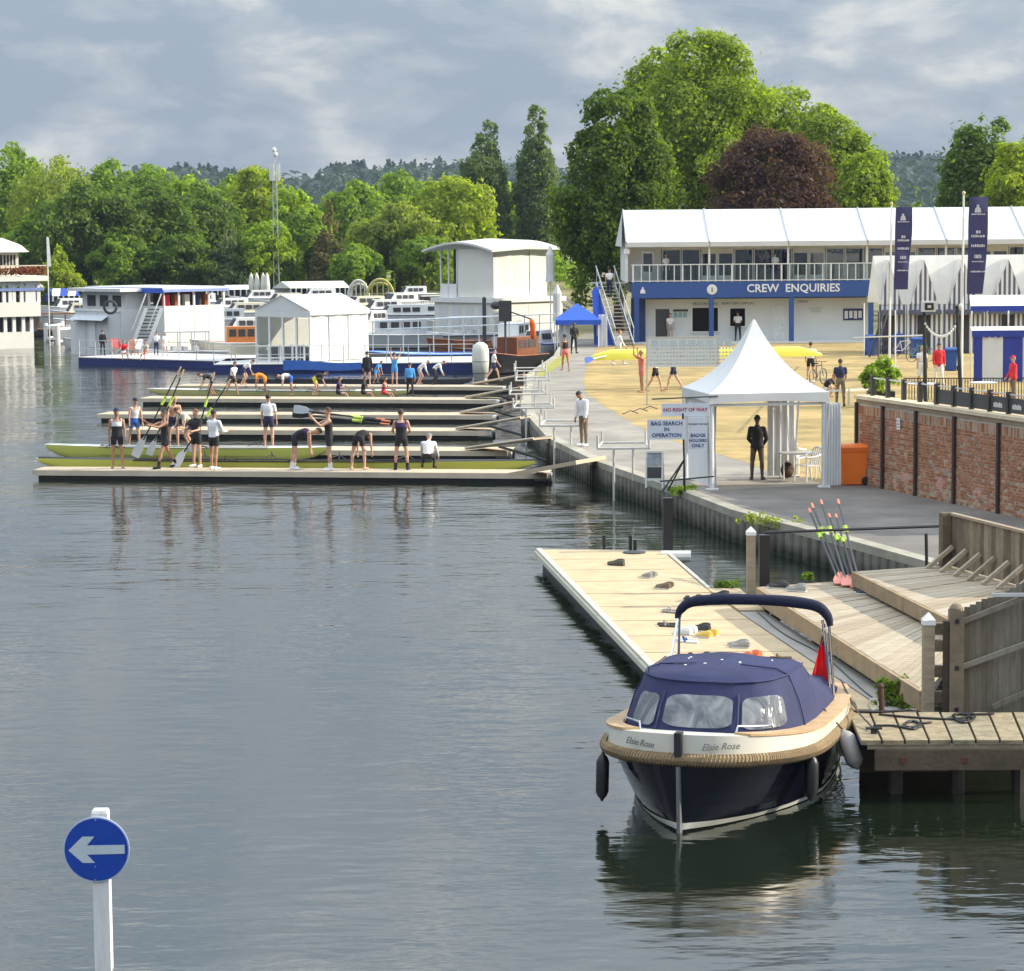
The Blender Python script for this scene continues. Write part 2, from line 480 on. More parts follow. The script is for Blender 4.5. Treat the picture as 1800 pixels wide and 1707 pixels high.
tarmac = pm('pale_tarmac', (0.31, 0.28, 0.235), 0.85, 0.22, 0.9, 0.5, 40, hue=(0.235, 0.215, 0.185))
road = pm('road_tarmac', (0.20, 0.18, 0.16), 0.85, 0.22, 1.1, 0.5, 45, hue=(0.15, 0.137, 0.122))
straw = pm('dry_grass', (0.42, 0.295, 0.115), 0.95, 0.3, 0.9, 0.6, 25, hue=(0.30, 0.225, 0.085))
lawn_edge = [(1300, 812), (1260, 797), (1200, 780), (1137, 757), (1095, 735), (1057, 710), (1036, 694), (1027, 682), (1027, 660), (1032, 640), (1048, 612)]
le0 = [P(x, y, LAND) for x, y in lawn_edge]
le = []                                   # ragged worn edge of the grass
for a_, c_ in zip(le0, le0[1:]):
    for k in range(14):
        q = a_.lerp(c_, k / 14); w_ = noise.noise(Vector((q.x * 1.7, q.y * .9, 3))) * .22 + noise.noise(Vector((q.x * 6, q.y * 4, 7))) * .10
        le.append(q + Vector((w_, 0, 0)))
le.append(le0[-1])
inner = [p + Vector((0.25, 0.25, 0)) for p in bank]
sheet('path', inner[4:] + [Vector((5.0, 172, 0)), Vector((9, 172, 0))] + [p + Vector((.5, 0, 0)) for p in reversed(le0)] + [P(1480, 862, LAND)] + [P(1480, 930, LAND)], LAND + 0.004, tarmac)
sheet('lawn', le + [Vector((8, 158, 0)), Vector((60, 158, 0)), Vector((60, 58, 0)), Vector((12.6, 58, 0)), P(1700, 885, LAND), P(1530, 846, LAND), P(1500, 847, LAND), P(1370, 836, LAND)], LAND + 0.008, straw)
sheet('road', [p for p in reversed(inner[0:6])] + list(reversed([P(1240, 863, LAND), P(1447, 853, LAND), P(1524, 849, LAND), P(1687, 886, LAND), P(1960, 948, LAND)])), LAND + 0.012, road)
sheet('grass_verge', [P(x, y, LAND) for x, y in ((931, 657), (975, 627), (1008, 622), (985, 643), (948, 666))], LAND + 0.012, pm('green_verge', (0.30, 0.29, 0.06), 0.9, 0.25, 3.0, 0.5, 30))
# --- quay wall with sheet piles and concrete coping
qw = thing('quay_wall', 'grey river wall of upright sheet piles with a concrete edge beside the towpath', 'quay wall', tuple(bank[5].xy) + (0,))
conc = pm('concrete', (0.40, 0.37, 0.30), 0.85, 0.2, 1.5, 0.5, 20, hue=(0.30, 0.28, 0.22))
pile = pm('sheet_pile', (0.21, 0.195, 0.165), 0.85, 0.35, 1.8, 0.5, 15, orand=0.25, stretch=(1, 1, 0.4), hue=(0.13, 0.125, 0.10))
# weed-dark tide stain along the foot of the piles
t_ = pile.node_tree; b_ = t_.nodes['Principled BSDF']; lk = b_.inputs['Base Color'].links[0].from_socket
gz_ = t_.nodes.new('ShaderNodeNewGeometry'); sz_ = t_.nodes.new('ShaderNodeSeparateXYZ'); t_.links.new(gz_.outputs['Position'], sz_.inputs[0])
nz_ = t_.nodes.new('ShaderNodeTexNoise'); nz_.inputs['Scale'].default_value = 1.6; t_.links.new(gz_.outputs['Position'], nz_.inputs['Vector'])
ma_ = t_.nodes.new('ShaderNodeMath'); ma_.operation = 'MULTIPLY_ADD'; ma_.inputs[1].default_value = -.45; t_.links.new(nz_.outputs['Fac'], ma_.inputs[0]); t_.links.new(sz_.outputs[2], ma_.inputs[2])
mr_ = t_.nodes.new('ShaderNodeMapRange'); mr_.inputs['From Min'].default_value = -.12; mr_.inputs['From Max'].default_value = .2; mr_.inputs['To Min'].default_value = 1; mr_.inputs['To Max'].default_value = 0; t_.links.new(ma_.outputs[0], mr_.inputs['Value'])
mm_ = t_.nodes.new('ShaderNodeMix'); mm_.data_type = 'RGBA'; t_.links.new(lk, mm_.inputs['A']); mm_.inputs['B'].default_value = (.022, .026, .014, 1); t_.links.new(mr_.outputs[0], mm_.inputs['Factor']); t_.links.new(mm_.outputs['Result'], b_.inputs['Base Color'])
for i in range(1, len(bank) - 1):
    a, c = bank[i], bank[i + 1]
    d_ = (c - a).normalized(); nrm = Vector((d_.y, -d_.x, 0))
    if nrm.x > 0: nrm = -nrm
    q = [a - nrm * 0.3, c - nrm * 0.3, c + nrm * 0.06, a + nrm * 0.06]
    MB().prism([(p.x, p.y) for p in q], LAND - 0.16, LAND + 0.02 + 0.001 * i).build('coping', conc, qw)
pilemb = MB()
pilemb.add([(-.2, 0, 0), (-.13, -.09, 0), (.13, -.09, 0), (.2, 0, 0), (-.2, 0, 1.6), (-.13, -.09, 1.6), (.13, -.09, 1.6), (.2, 0, 1.6)],
           [(0, 1, 5, 4), (1, 2, 6, 5), (2, 3, 7, 6), (3, 0, 4, 7), (4, 5, 6, 7)])
pile_me = pilemb.mesh('sheet_pile', pile)
npile = 0
for i in range(1, len(bank) - 1):
    a, c = bank[i], bank[i + 1]
    ln = (c - a).length; d_ = (c - a) / ln
    ang = math.atan2(d_.y, d_.x)
    if (Vector((math.sin(ang), -math.cos(ang), 0))).x > 0: ang += math.pi
    k = max(1, int(ln / 0.42))
    for j in range(k):
        if npile > 230: break
        p = a.lerp(c, (j + 0.5) / k)
        wpart('sheet_pile', pile_me, qw, (p.x, p.y, LAND - 0.17 - 1.6), (0, 0, ang)); npile += 1
# weeds on the quay edge
def leaves_np(C, Nrm, size, r, aspect=0.6):
    n = len(C)
    Nrm = Nrm / (np.linalg.norm(Nrm, axis=1, keepdims=True) + 1e-9)
    T = r.normal(size=(n, 3)); T -= Nrm * np.sum(T * Nrm, axis=1, keepdims=True); T /= (np.linalg.norm(T, axis=1, keepdims=True) + 1e-9)
    B = np.cross(Nrm, T)
    s_ = size * (0.45 + 1.15 * r.random((n, 1)) ** 1.6)
    V = np.stack([C - T * s_, C - B * s_ * aspect + Nrm * s_ * 0.15, C + T * s_, C + B * s_ * aspect + Nrm * s_ * 0.15], axis=1).reshape(-1, 3)
    return V

def quads_mesh(name, V, mat):
    n = len(V) // 4
    me = bpy.data.meshes.new(name)
    me.vertices.add(len(V)); me.vertices.foreach_set('co', V.astype(np.float32).ravel())
    me.loops.add(4 * n); me.loops.foreach_set('vertex_index', np.arange(4 * n, dtype=np.int32))
    me.polygons.add(n); me.polygons.foreach_set('loop_start', np.arange(0, 4 * n, 4, dtype=np.int32))
    me.update(calc_edges=True)
    me.materials.append(mat)
    return me

def clumps(lobes, n_leaf, size, seed, sub=22, subr=0.33, up=0.25, thick=0.35, droop=0.0):
    """leaf quads on small clumps spread over the surface of big lobes"""
    r = np.random.default_rng(seed)
    lob = np.array(lobes, float)
    area = (lob[:, 3] * lob[:, 4] + lob[:, 4] * lob[:, 5] + lob[:, 3] * lob[:, 5])
    subs = []
    for i, l in enumerate(lob):
        k = max(5, int(sub * len(lob) * area[i] / area.sum()))
        v = r.normal(size=(k, 3)); v /= np.linalg.norm(v, axis=1, keepdims=True)
        v[:, 2] = np.where(v[:, 2] < -0.55, -v[:, 2], v[:, 2])
        rad = 0.72 + 0.32 * r.random((k, 1))
        c = l[:3] + v * l[3:6] * rad
        rr = subr * l[3:6].mean() * (0.6 + 0.8 * r.random((k, 1)))
        subs.append(np.hstack([c, rr, v]))
    subs = np.vstack(subs)
    # drop clumps buried in another lobe
    keep = np.ones(len(subs), bool)
    for l in lob:
        q = (((subs[:, :3] - l[:3]) / l[3:6]) ** 2).sum(1)
        keep &= q > 0.32
    subs = subs[keep]
    w_ = subs[:, 3] ** 2; idx = r.choice(len(subs), size=n_leaf, p=w_ / w_.sum())
    s_ = subs[idx]
    v = r.normal(size=(n_leaf, 3)); v /= np.linalg.norm(v, axis=1, keepdims=True)
    v = v + s_[:, 4:7] * 0.45; v[:, 2] += 0.15; v /= np.linalg.norm(v, axis=1, keepdims=True)
    rad = 1 - thick * r.random((n_leaf, 1)) ** 1.5
    rad = np.where(r.random((n_leaf, 1)) < 0.13, rad * (1.1 + 0.5 * r.random((n_leaf, 1))), rad)
    C = s_[:, :3] + v * s_[:, 3:4] * rad
    if droop:
        C[:, 2] -= droop * r.random(n_leaf) * 1.0
    Nn = v * 0.75 + r.normal(size=(n_leaf, 3)) * 0.45 + np.array([0, 0, up])
    return leaves_np(C, Nn, size, r)

def lobes_round(W, Hc, z0, r, n=9, dens=0.36):
    """lobes that fill an egg-shaped crown of width W and height Hc whose bottom is z0"""
    o = [(0, 0, z0 + Hc * 0.5, W * 0.33, W * 0.33, Hc * 0.38)]
    for k in range(n):
        a = k * 2.4 + r.random() * 0.7
        hh = (k + 0.6) / n
        env = math.sin(math.pi * min(0.95, 0.22 + 0.72 * hh)) ** 0.7
        rad = W * 0.5 * env
        lr = W * (0.17 + 0.09 * r.random())
        zz = z0 + Hc * (0.12 + 0.78 * hh)
        o.append((math.cos(a) * max(0, rad - lr * 0.9), math.sin(a) * max(0, rad - lr * 0.9), zz, lr, lr, min(lr * (0.8 + 0.3 * r.random()), z0 + Hc - zz + lr * 0.25)))
    return o

bark = pm('bark', (0.10, 0.075, 0.05), 0.9, 0.3, 3.0, 0.6, 10)
def tree(name, label, x, wpx, ytop, dist, mats, kind='round', n=4000, size=0.5, seed=1, base=LAND, z0=1.2, group='trees on the far bank', n_lobes=9, lift=None):
    top = D(x, ytop, dist)
    s_ = F / dist
    W = wpx / s_; hgt = top.z - base
    loc = (top.x, dist, base)
    o = thing(name, label, 'tree', loc, random.uniform(0, 6.28), group)
    r = np.random.default_rng(seed)
    if kind == 'round':
        lb = lobes_round(W, hgt - z0, z0, r, n_lobes); V = clumps(lb, n, size, seed)
    elif kind == 'poplar':
        lb = []
        for k in range(11):
            hh = k / 10
            rad = W * 0.5 * (0.35 + 0.65 * math.sin(math.pi * (0.12 + 0.83 * hh)) ** 0.8) * (1.0 if hh < 0.8 else 0.75)
            lb.append((r.normal(0, W * 0.06), r.normal(0, W * 0.06), z0 + (hgt - z0) * (0.06 + 0.86 * hh), rad, rad, hgt * 0.085))
        V = clumps(lb, int(n * 1.5), size * .85, seed, sub=30, subr=0.42, up=0.0)
    elif kind == 'conifer':
        lb = []
        for k in range(9):
            hh = k / 8
            rad = W * 0.5 * (1 - hh * 0.88)
            lb.append((r.normal(0, W * .03), r.normal(0, W * .03), z0 + (hgt - z0) * (0.05 + 0.9 * hh), rad, rad, hgt * 0.09))
        V = clumps(lb, n, size, seed, sub=14, subr=0.38, up=0.1, droop=0.6)
    elif kind == 'willow':
        lb = lobes_round(W, hgt - z0, z0, r, n_lobes); V = clumps(lb, n, size, seed, up=-0.2, droop=2.4, sub=30, subr=0.24)
    me = quads_mesh('crown', V, mats)
    link('crown', me, o)
    # trunk and limbs
    mb = MB()
    tr = max(0.12, W * 0.035)
    th = z0 + (hgt - z0) * (0.85 if kind in ('poplar', 'conifer') else 0.45)
    mb.tube([(0, 0, -0.1), (r.normal(0, .1), r.normal(0, .1), th * 0.5), (r.normal(0, .2), r.normal(0, .2), th)], [tr * 1.25, tr, tr * 0.45], 7)
    if kind in ('round', 'willow'):
        for l in lb[1:]:
            mb.tube([(0, 0, th * (0.55 + 0.3 * r.random())), (l[0] * 0.55, l[1] * 0.55, th * 0.5 + l[2] * 0.45), (l[0], l[1], l[2])], [tr * 0.5, tr * 0.3, tr * 0.1], 5)
    mb.build('trunk', bark, o, smooth=True, world=False)
    return o

LF = {
 'mid': leafmat('leaf_mid', (0.085, 0.150, 0.018), (0.310, 0.420, 0.052)),
 'dark': leafmat('leaf_dark', (0.045, 0.085, 0.015), (0.190, 0.270, 0.042)),
 'light': leafmat('leaf_light', (0.140, 0.215, 0.020), (0.400, 0.490, 0.055)),
 'olive': leafmat('leaf_olive', (0.130, 0.170, 0.028), (0.370, 0.410, 0.085)),
 'yellow': leafmat('leaf_yellow', (0.150, 0.195, 0.018), (0.430, 0.490, 0.050)),
 'grey': leafmat('leaf_grey', (0.060, 0.095, 0.040), (0.210, 0.270, 0.120)),
 'brown': leafmat('leaf_brown', (0.085, 0.080, 0.035), (0.230, 0.200, 0.090)),
 'copper': leafmat('leaf_copper', (0.030, 0.014, 0.017), (0.150, 0.080, 0.072)),
 'chestnut': leafmat('leaf_chestnut', (0.020, 0.048, 0.009), (0.200, 0.280, 0.034)),
 'plane': leafmat('leaf_plane', (0.085, 0.140, 0.014), (0.360, 0.430, 0.048)),
 'bush': leafmat('leaf_bush', (0.050, 0.100, 0.015), (0.210, 0.290, 0.045)),
}
TR = [
 # label, x, width, ytop, dist, leaf, kind, leaves, size
 ('tall dark green broadleaf tree at the left edge, tallest on that side', 15, 130, 268, 345, 'mid', 'round', 5000, .55),
 ('tall feathery yellowish birch behind the white houseboat', 100, 165, 284, 322, 'olive', 'willow', 6500, .42),
 ('green tree just right of the feathery birch, on the skyline', 192, 130, 296, 372, 'mid', 'round', 4200, .6),
 ('green skyline tree left of the dip in the ridge', 258, 135, 303, 366, 'mid', 'round', 4200, .6),
 ('light green rounded tree behind the dark riverside trees', 335, 120, 330, 350, 'light', 'round', 3600, .55),
 ('small bright yellow-green cone-shaped bush tree beside the houseboat flag', 104, 66, 428, 291, 'yellow', 'conifer', 2600, .36),
 ('big dark green spreading tree above the blue and white awning', 152, 190, 352, 302, 'dark', 'round', 7500, .48),
 ('dark dense tree above the blue canopied houseboat', 276, 150, 346, 306, 'dark', 'round', 6000, .48),
 ('dark tree right of the blue canopied houseboat roof', 352, 125, 338, 312, 'dark', 'round', 5000, .48),
 ('grey-green cedar with drooping layers below the mast', 400, 90, 388, 298, 'grey', 'conifer', 3600, .4),
 ('light green tree top left of the phone mast', 405, 110, 320, 352, 'light', 'round', 3600, .55),
 ('yellowing tree in front of the phone mast', 452, 110, 308, 325, 'yellow', 'round', 4600, .5),
 ('pale green tree right of the phone mast', 512, 100, 346, 318, 'light', 'round', 4200, .48),
 ('dark green tree beside the brown conifer', 540, 80, 372, 305, 'mid', 'round', 3200, .45),
 ('brownish dying conifer above the long cream marquee', 577, 68, 356, 300, 'brown', 'conifer', 3200, .4),
 ('mid green rounded tree behind the brown conifer', 618, 130, 330, 352, 'mid', 'round', 4200, .55),
 ('dark green tree high on the skyline under the wooded ridge', 692, 140, 318, 395, 'mid', 'round', 4200, .62),
 ('olive green rounded tree above the yellow arches', 702, 145, 372, 304, 'olive', 'round', 5600, .46),
 ('broad yellow-green tree left of the poplars', 785, 165, 332, 312, 'yellow', 'round', 6200, .5),
 ('low green tree filling the gap behind the cream marquee', 648, 90, 400, 310, 'light', 'round', 3000, .45),
 ('tall narrow grey-green poplar, left one of the pair', 848, 80, 219, 335, 'grey', 'poplar', 5200, .5),
 ('tall narrow poplar, right one of the pair', 943, 62, 190, 335, 'grey', 'poplar', 4800, .5),
 ('light green rounded tree between the two poplars', 893, 100, 338, 365, 'light', 'round', 3600, .55),
 ('light green tree behind the foot of the right poplar', 985, 90, 345, 360, 'light', 'round', 3000, .55),
 ('olive tree low behind the white houses on the water', 745, 80, 420, 298, 'mid', 'round', 2600, .42),
 ('dark green tree between birch and awning near the water', 60, 90, 385, 300, 'mid', 'round', 3000, .45),
 ('green tree low between dark riverside trees', 215, 90, 420, 297, 'mid', 'round', 2600, .42),
 ('dark green tree low above the white marquees', 320, 90, 425, 297, 'dark', 'round', 2600, .42),
 ('yellow-green tree low beneath the phone mast', 470, 90, 400, 299, 'light', 'round', 2800, .42),
 ('dark bush-like tree low right of the cream marquee', 628, 80, 440, 296, 'mid', 'round', 2200, .4),
]
for i, (lb_, x, wp, yt, ds, lf, kd, n_, sz) in enumerate(TR):
    tree({'conifer': 'conifer_tree', 'poplar': 'poplar_tree'}.get(kd, 'broadleaf_tree'), lb_, x, wp * (1.28 if kd in ('round', 'willow') else 1.0), yt, ds, LF[lf], kd, int(n_ * 3.4), sz * 0.53, 20 + i)
# right bank trees behind the building
G2 = 'trees behind the two-storey pavilion'
tree('chestnut_tree', 'dense dark green horse chestnut at the left end of the pavilion', 1088, 238, 186, 174, LF['chestnut'], 'round', 60000, .150, 71, z0=0.8, group=G2, n_lobes=13)
tree('plane_tree', 'tallest bright green plane tree behind the pavilion', 1235, 310, 82, 205, LF['plane'], 'round', 64000, .170, 82, z0=3, group=G2, n_lobes=14)
tree('plane_tree', 'pointed left top of the bright green trees above the chestnut', 1158, 150, 66, 212, LF['plane'], 'round', 24000, .170, 75, z0=4, group=G2, n_lobes=9)
tree('copper_beech', 'dark purple copper beech with a domed crown above the white roof', 1350, 300, 262, 182, LF['copper'], 'round', 46000, .140, 74, z0=0.8, group=G2, n_lobes=13)
tree('plane_tree', 'bright green shoulder of the tree mass just above the purple beech', 1370, 220, 165, 208, LF['plane'], 'round', 28000, .17, 90, z0=2, group=G2, n_lobes=11)
tree('plane_tree', 'bright green tree right of the purple beech', 1460, 220, 205, 202, LF['plane'], 'round', 34000, .17, 76, z0=1.5, group=G2, n_lobes=11)
tree('plane_tree', 'lower bright green tree at the right end of the green mass', 1520, 140, 262, 196, LF['plane'], 'round', 20000, .165, 77, z0=1, group=G2)
tree('broadleaf_tree', 'dark green tree near the right edge above the pavilion roof', 1728, 170, 205, 205, LF['dark'], 'round', 26000, .165, 78, group=G2, n_lobes=10)
tree('broadleaf_tree', 'bright yellow-green tree at the right edge behind the tall banner', 1785, 130, 248, 192, LF['yellow'], 'round', 20000, .16, 79, group=G2)
tree('broadleaf_tree', 'dark tree cut off by the upper right edge', 1832, 130, 212, 215, LF['mid'], 'round', 6000, .3, 80, group=G2)
tree('conifer_tree', 'small dark pointed conifer between the two groups of trees', 1612, 60, 335, 300, LF['dark'], 'conifer', 1800, .4, 81, group=G2)

# --- hills
prof = [(-300, 318), (0, 312), (200, 308), (290, 303), (345, 302), (385, 308), (440, 322), (480, 326), (530, 318), (580, 303), (620, 299), (700, 296), (800, 293), (900, 300), (1000, 312), (1200, 305), (1400, 290), (1555, 284), (1600, 280), (1640, 285), (1700, 290), (1850, 296), (2200, 300)]
HD = 1700.0
def hz(px):
    for (x0, y0), (x1, y1) in zip(prof, prof[1:]):
        if x0 <= px <= x1:
            return y0 + (y1 - y0) * (px - x0) / (x1 - x0)
    return 310
mb = MB()
cols = [-300 + 50 * k for k in range(51)]
rowz = []
for (fd, fz) in ((0.55, 0.0), (0.7, 0.22), (0.85, 0.62), (1.0, 0.93), (1.2, 0.9), (1.5, 0.2)):
    rw = []
    for px in cols:
        top = D(px, hz(px), HD)
        rw.append((top.x * fd, HD * fd, LAND + (top.z - LAND) * fz * (0.94 + 0.1 * noise.noise(Vector((px * .01, fd * 4, 2))))))
    rowz.append(rw)
mb.loft(rowz, cap=False, closed=False)
hillm = pm('hill_wood', (0.035, 0.06, 0.035), 0.95, 0.3, 0.02)
struct('hills', mb, hillm, smooth=True)
r = np.random.default_rng(5)
Vs = []
lob = []
for k in range(1900):
    px = r.uniform(-200, 2000); fd = r.uniform(0.62, 1.0)
    tpz = D(px, hz(px), HD)
    xs = [0.55, 0.7, 0.85, 1.0]; zs = [0, .22, .62, .93]
    fz = np.interp(fd, xs, zs)
    rr = r.uniform(7, 13)
    lob.append((tpz.x * fd, HD * fd, LAND + (tpz.z - LAND) * fz + r.uniform(-2, 1), rr, rr, rr * 0.75))
lob = np.array(lob)
nl = 26000
ix = r.integers(0, len(lob), nl)
v = r.normal(size=(nl, 3)); v /= np.linalg.norm(v, axis=1, keepdims=True); v[:, 2] = np.abs(v[:, 2])
C = lob[ix, :3] + v * lob[ix, 3:6]
V = leaves_np(C, v + r.normal(size=(nl, 3)) * .35, 3.0, r)
# pointed conifers along the ridge
cones = []
for k in range(150):
    px = r.choice([r.uniform(575, 640), r.uniform(640, 930), r.uniform(300, 420), r.uniform(1550, 1660)])
    tp = D(px, hz(px), HD); hh = r.uniform(4, 9)
    for q in range(34):
        a = r.random() * 6.28; u = r.random()
        rad = 1.8 * (1 - u)
        cones.append((tp.x + math.cos(a) * rad, HD + math.sin(a) * rad, tp.z * 0.955 + u * hh))
V2 = leaves_np(np.array(cones), r.normal(size=(len(cones), 3)), 1.3, r)
me = quads_mesh('distant_woodland', np.vstack([V, V2]), leafmat('leaf_hill', (0.022, 0.045, 0.034), (0.05, 0.085, 0.055), 0.3))
tag(link('distant_woodland', me), 'dark wooded ridge along the horizon', None, None, 'stuff')

# --- undergrowth along the far bank
r = np.random.default_rng(11)
lb_ = [(r.uniform(-75, 8), r.uniform(303, 330), LAND + 1.2, r.uniform(2, 4), r.uniform(2, 4), r.uniform(1.5, 3.2)) for _ in range(90)]
me = quads_mesh('far_bank_undergrowth', clumps(lb_, 16000, .4, 12, sub=8), LF['mid'])
tag(link('far_bank_undergrowth', me), 'band of low green bushes under the far trees', None, None, 'stuff')

# --- haze: the summer air that pales the far ridge
hzm = bpy.data.materials.new('haze'); hzm.use_nodes = True
hzm.node_tree.nodes.clear()
ho = hzm.node_tree.nodes.new('ShaderNodeOutputMaterial'); pv = hzm.node_tree.nodes.new('ShaderNodeVolumePrincipled')
pv.inputs['Color'].default_value = (0.62, 0.75, 1.0, 1); pv.inputs['Density'].default_value = 0.00009; pv.inputs['Anisotropy'].default_value = 0.2
hzm.node_tree.links.new(pv.outputs[0], ho.inputs['Volume'])
hb_ = MB().box(-1200, 1200, -80, 2700, -4, 110).build('haze', hzm); hb_["kind"] = "stuff"
# ================================================================== BUILDINGS AND TENTS
def text_mesh(txt, size, depth, name='lettering', align='CENTER', bold=0.0, font_shear=0.0):
    cu = bpy.data.curves.new(name, 'FONT')
    cu.body = txt; cu.size = size; cu.extrude = depth; cu.align_x = align; cu.align_y = 'CENTER'
    cu.offset = bold; cu.shear = font_shear; cu.resolution_u = 2
    ob = bpy.data.objects.new(name, cu); col.objects.link(ob)
    dg = bpy.context.evaluated_depsgraph_get()
    me = bpy.data.meshes.new_from_object(ob.evaluated_get(dg))
    bpy.data.objects.remove(ob); bpy.data.curves.remove(cu)
    me.name = name
    return me

def put_text(txt, size, parent, loc, mat, rz=0.0, depth=0.006, tilt=R(90), bold=0.0, name='lettering', sx=1.0, shear=0.0, align='CENTER'):
    me = text_mesh(txt, size, depth, name, align, bold, shear)
    me.materials.clear(); me.materials.append(mat)
    if sx != 1.0:
        for v_ in me.vertices: v_.co.x *= sx
    return wpart(name, me, parent, loc, (tilt, 0, rz))

# --- two-storey pavilion
BY = 154.6                       # depth of its front
bl = thing('pavilion', 'long two-storey temporary pavilion with white pitched roof and blue fascia across the lawn', 'building', (14, BY, LAND))
X0, X1 = 7.3, 22.4
XR = 35.5
fas0, fas1 = 3.52, 4.48
bluep = pm('fascia_blue', (0.028, 0.085, 0.30), 0.5, 0.06, 0.6)
MB().box(X0, X1, BY, BY + 0.12, fas0, fas1).build('fascia', bluep, bl)
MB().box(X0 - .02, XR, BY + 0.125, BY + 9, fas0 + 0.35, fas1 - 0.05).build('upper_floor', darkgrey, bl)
for x in (7.62, 12.12, 16.95, 21.75):
    MB().box(x - .14, x + .14, BY + .02, BY + 0.3, LAND, fas0 - .002).build('column', bluep, bl)
MB().box(X0 + .02, X1 - .02, BY - 0.3, BY + 1.9, LAND, LAND + 0.12).build('plinth', whitep, bl)
wallm = pm('cabin_wall', (0.70, 0.73, 0.72), 0.5, 0.05, 0.6)
YW = BY + 1.5
# ground-floor wall with openings (door, window, serving hatch)
ops = [(8.75, 9.75, LAND + .12, 2.9, 'door'), (11.0, 11.95 + .75, 1.45, 2.95, 'hatch'), (13.3, 14.35, 1.75, 2.9, 'hatch')]
segs = [8.2] + [q for o_ in ops for q in o_[:2]] + [22.0]
mb = MB()
for k in range(0, len(segs), 2):
    mb.box(segs[k], segs[k + 1], YW, YW + .12, LAND + .12, 3.42)
for a_, c_, z0_, z1_, kd in ops:
    if z0_ > LAND + .13: mb.box(a_, c_, YW, YW + .12, LAND + .12, z0_)
    mb.box(a_, c_, YW, YW + .12, z1_, 3.42)
mb.build('ground_floor_wall', wallm, bl)
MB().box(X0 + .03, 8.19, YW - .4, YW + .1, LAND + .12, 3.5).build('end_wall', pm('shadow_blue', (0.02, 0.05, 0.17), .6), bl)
MB().box(8.2, 22, YW + 2.6, YW + 2.7, LAND, 3.5).build('rear_wall', darkgrey, bl)
for a_, c_, z0_, z1_, kd in ops:
    fr = MB()
    for (p0, p1, q0, q1) in ((a_, a_ + .07, z0_, z1_), (c_ - .07, c_, z0_, z1_), (a_ + .07, c_ - .07, z1_ - .07, z1_)):
        fr.box(p0, p1, YW - .03, YW + .08, q0, q1)
    o_ = fr.build('door_frame' if kd == 'door' else 'hatch_frame', whitep, bl)
    if kd == 'door':
        MB().box(a_ + .08, c_ - .08, YW + .05, YW + .09, z0_, z1_ - .08).build('door', pm('door_dark', (0.05, 0.06, 0.07), .3), o_)
    else:
        MB().box(a_ - .05, c_ + .05, YW - .2, YW + .1, z0_ - .05, z0_).build('counter', whitep, o_)
# sheet of notices, poster, door leaf and name strips on the wall
for k in range(3):
    MB().box(9.95 + k * .28, 10.17 + k * .28, YW - .02, YW - .004, 2.3, 2.62).build('poster', pm('poster_teal', (0.25, 0.45, 0.47), .6), bl)
MB().box(9.9, 10.8, YW - .018, YW - .003, 2.66, 2.8).build('poster_heading', darkgrey, bl)
MB().box(15.95, 16.65, YW - .03, YW - .003, LAND + .13, 2.95).build('cabin_door', pm('door_white', (0.74, 0.77, 0.76), .45), bl)
MB().box(16.52, 16.57, YW - .08, YW - .031, 1.75, 1.82).build('door_handle', darkgrey, bl)
nb = MB().box(20.25, 21.45, YW - .06, YW - .003, 2.05, 2.75).build('notice_board', pm('notice_blue', (0.02, 0.035, 0.14), .5), bl)
for k in range(4):
    MB().box(20.33 + k * .28, 20.53 + k * .28, YW - .075, YW - .062, 2.15 + .04 * (k % 2), 2.62).build('notice', whitep, nb)
lett = pm('dark_lettering', (0.05, 0.06, 0.08), .6)
put_text('REGISTRATION', .22, bl, (11.85, YW - .01, 3.12), lett)
put_text('BOAT TENT OFFICIAL', .20, bl, (13.85, YW - .01, 3.12), lett)
put_text('OFFICE', .19, bl, (17.8, YW - .01, 3.2), lett)
for k in range(3): MB().box(18.1 + .1 * k, 18.9, YW - .012, YW - .002, 2.8 - k * .12, 2.84 - k * .12).build('notice_line', pm('faint_print', (.4, .42, .44), .6), bl)
# big fascia lettering with slab serifs
wl = pm('sign_white', (0.82, 0.82, 0.82), .5)
put_text('CREW  ENQUIRIES', .68, bl, (17.05, BY - .012, 4.05), wl, depth=.012, bold=0.012, sx=1.0, name='fascia_lettering')
ro = MB(); ro.loft([[(12.15 + rr_ * math.cos(a), BY - yy, 4.02 + rr_ * math.sin(a)) for a in [6.283 * k / 24 for k in range(24)]] for rr_, yy in ((.31, .002), (.31, .04), (.28, .055))])
ro_ = ro.build('roundel', whitep, bl)
MB().box(12.12, 12.18, BY - .07, BY - .056, 3.88, 4.14).build('roundel_emblem', darkgrey, ro_)
em = MB(); em.prism([(0, 0)] * 0 or [(-.16, 0), (.16, 0), (.13, .2), (.05, .26), (.05, .38), (-.05, .38), (-.05, .26), (-.13, .2)], 0, .02)
wpart('bell_emblem', em.mesh('bell_emblem', wl), bl, (7.98, BY - .003, 3.82), (R(90), 0, 0))
# balcony rail
for k in range(0, 31):
    x = X0 + .1 + k * (X1 - X0 - .2) / 30
    w_ = .05 if k % 6 == 0 else .028
    MB().box(x - w_, x + w_, BY + .03, BY + .03 + 2 * w_, fas1 + .001, 5.5).build('balcony_post', whitep, bl)
MB().box(X0, X1, BY + .01, BY + .1, 5.501, 5.56).build('balcony_rail', whitep, bl)
MB().box(X0, X1, BY + .01, BY + .1, fas1 + .05, fas1 + .1).build('balcony_bottom_rail', whitep, bl)
gp = glassmat('balcony_glass', (0.85, 0.9, 0.9), 0.05)
for k in range(5):
    a_ = X0 + .15 + k * (X1 - X0) / 5
    MB().box(a_, a_ + (X1 - X0) / 5 - .25, BY + .05, BY + .06, fas1 + .12, 5.48).build('balcony_pane', gp, bl)
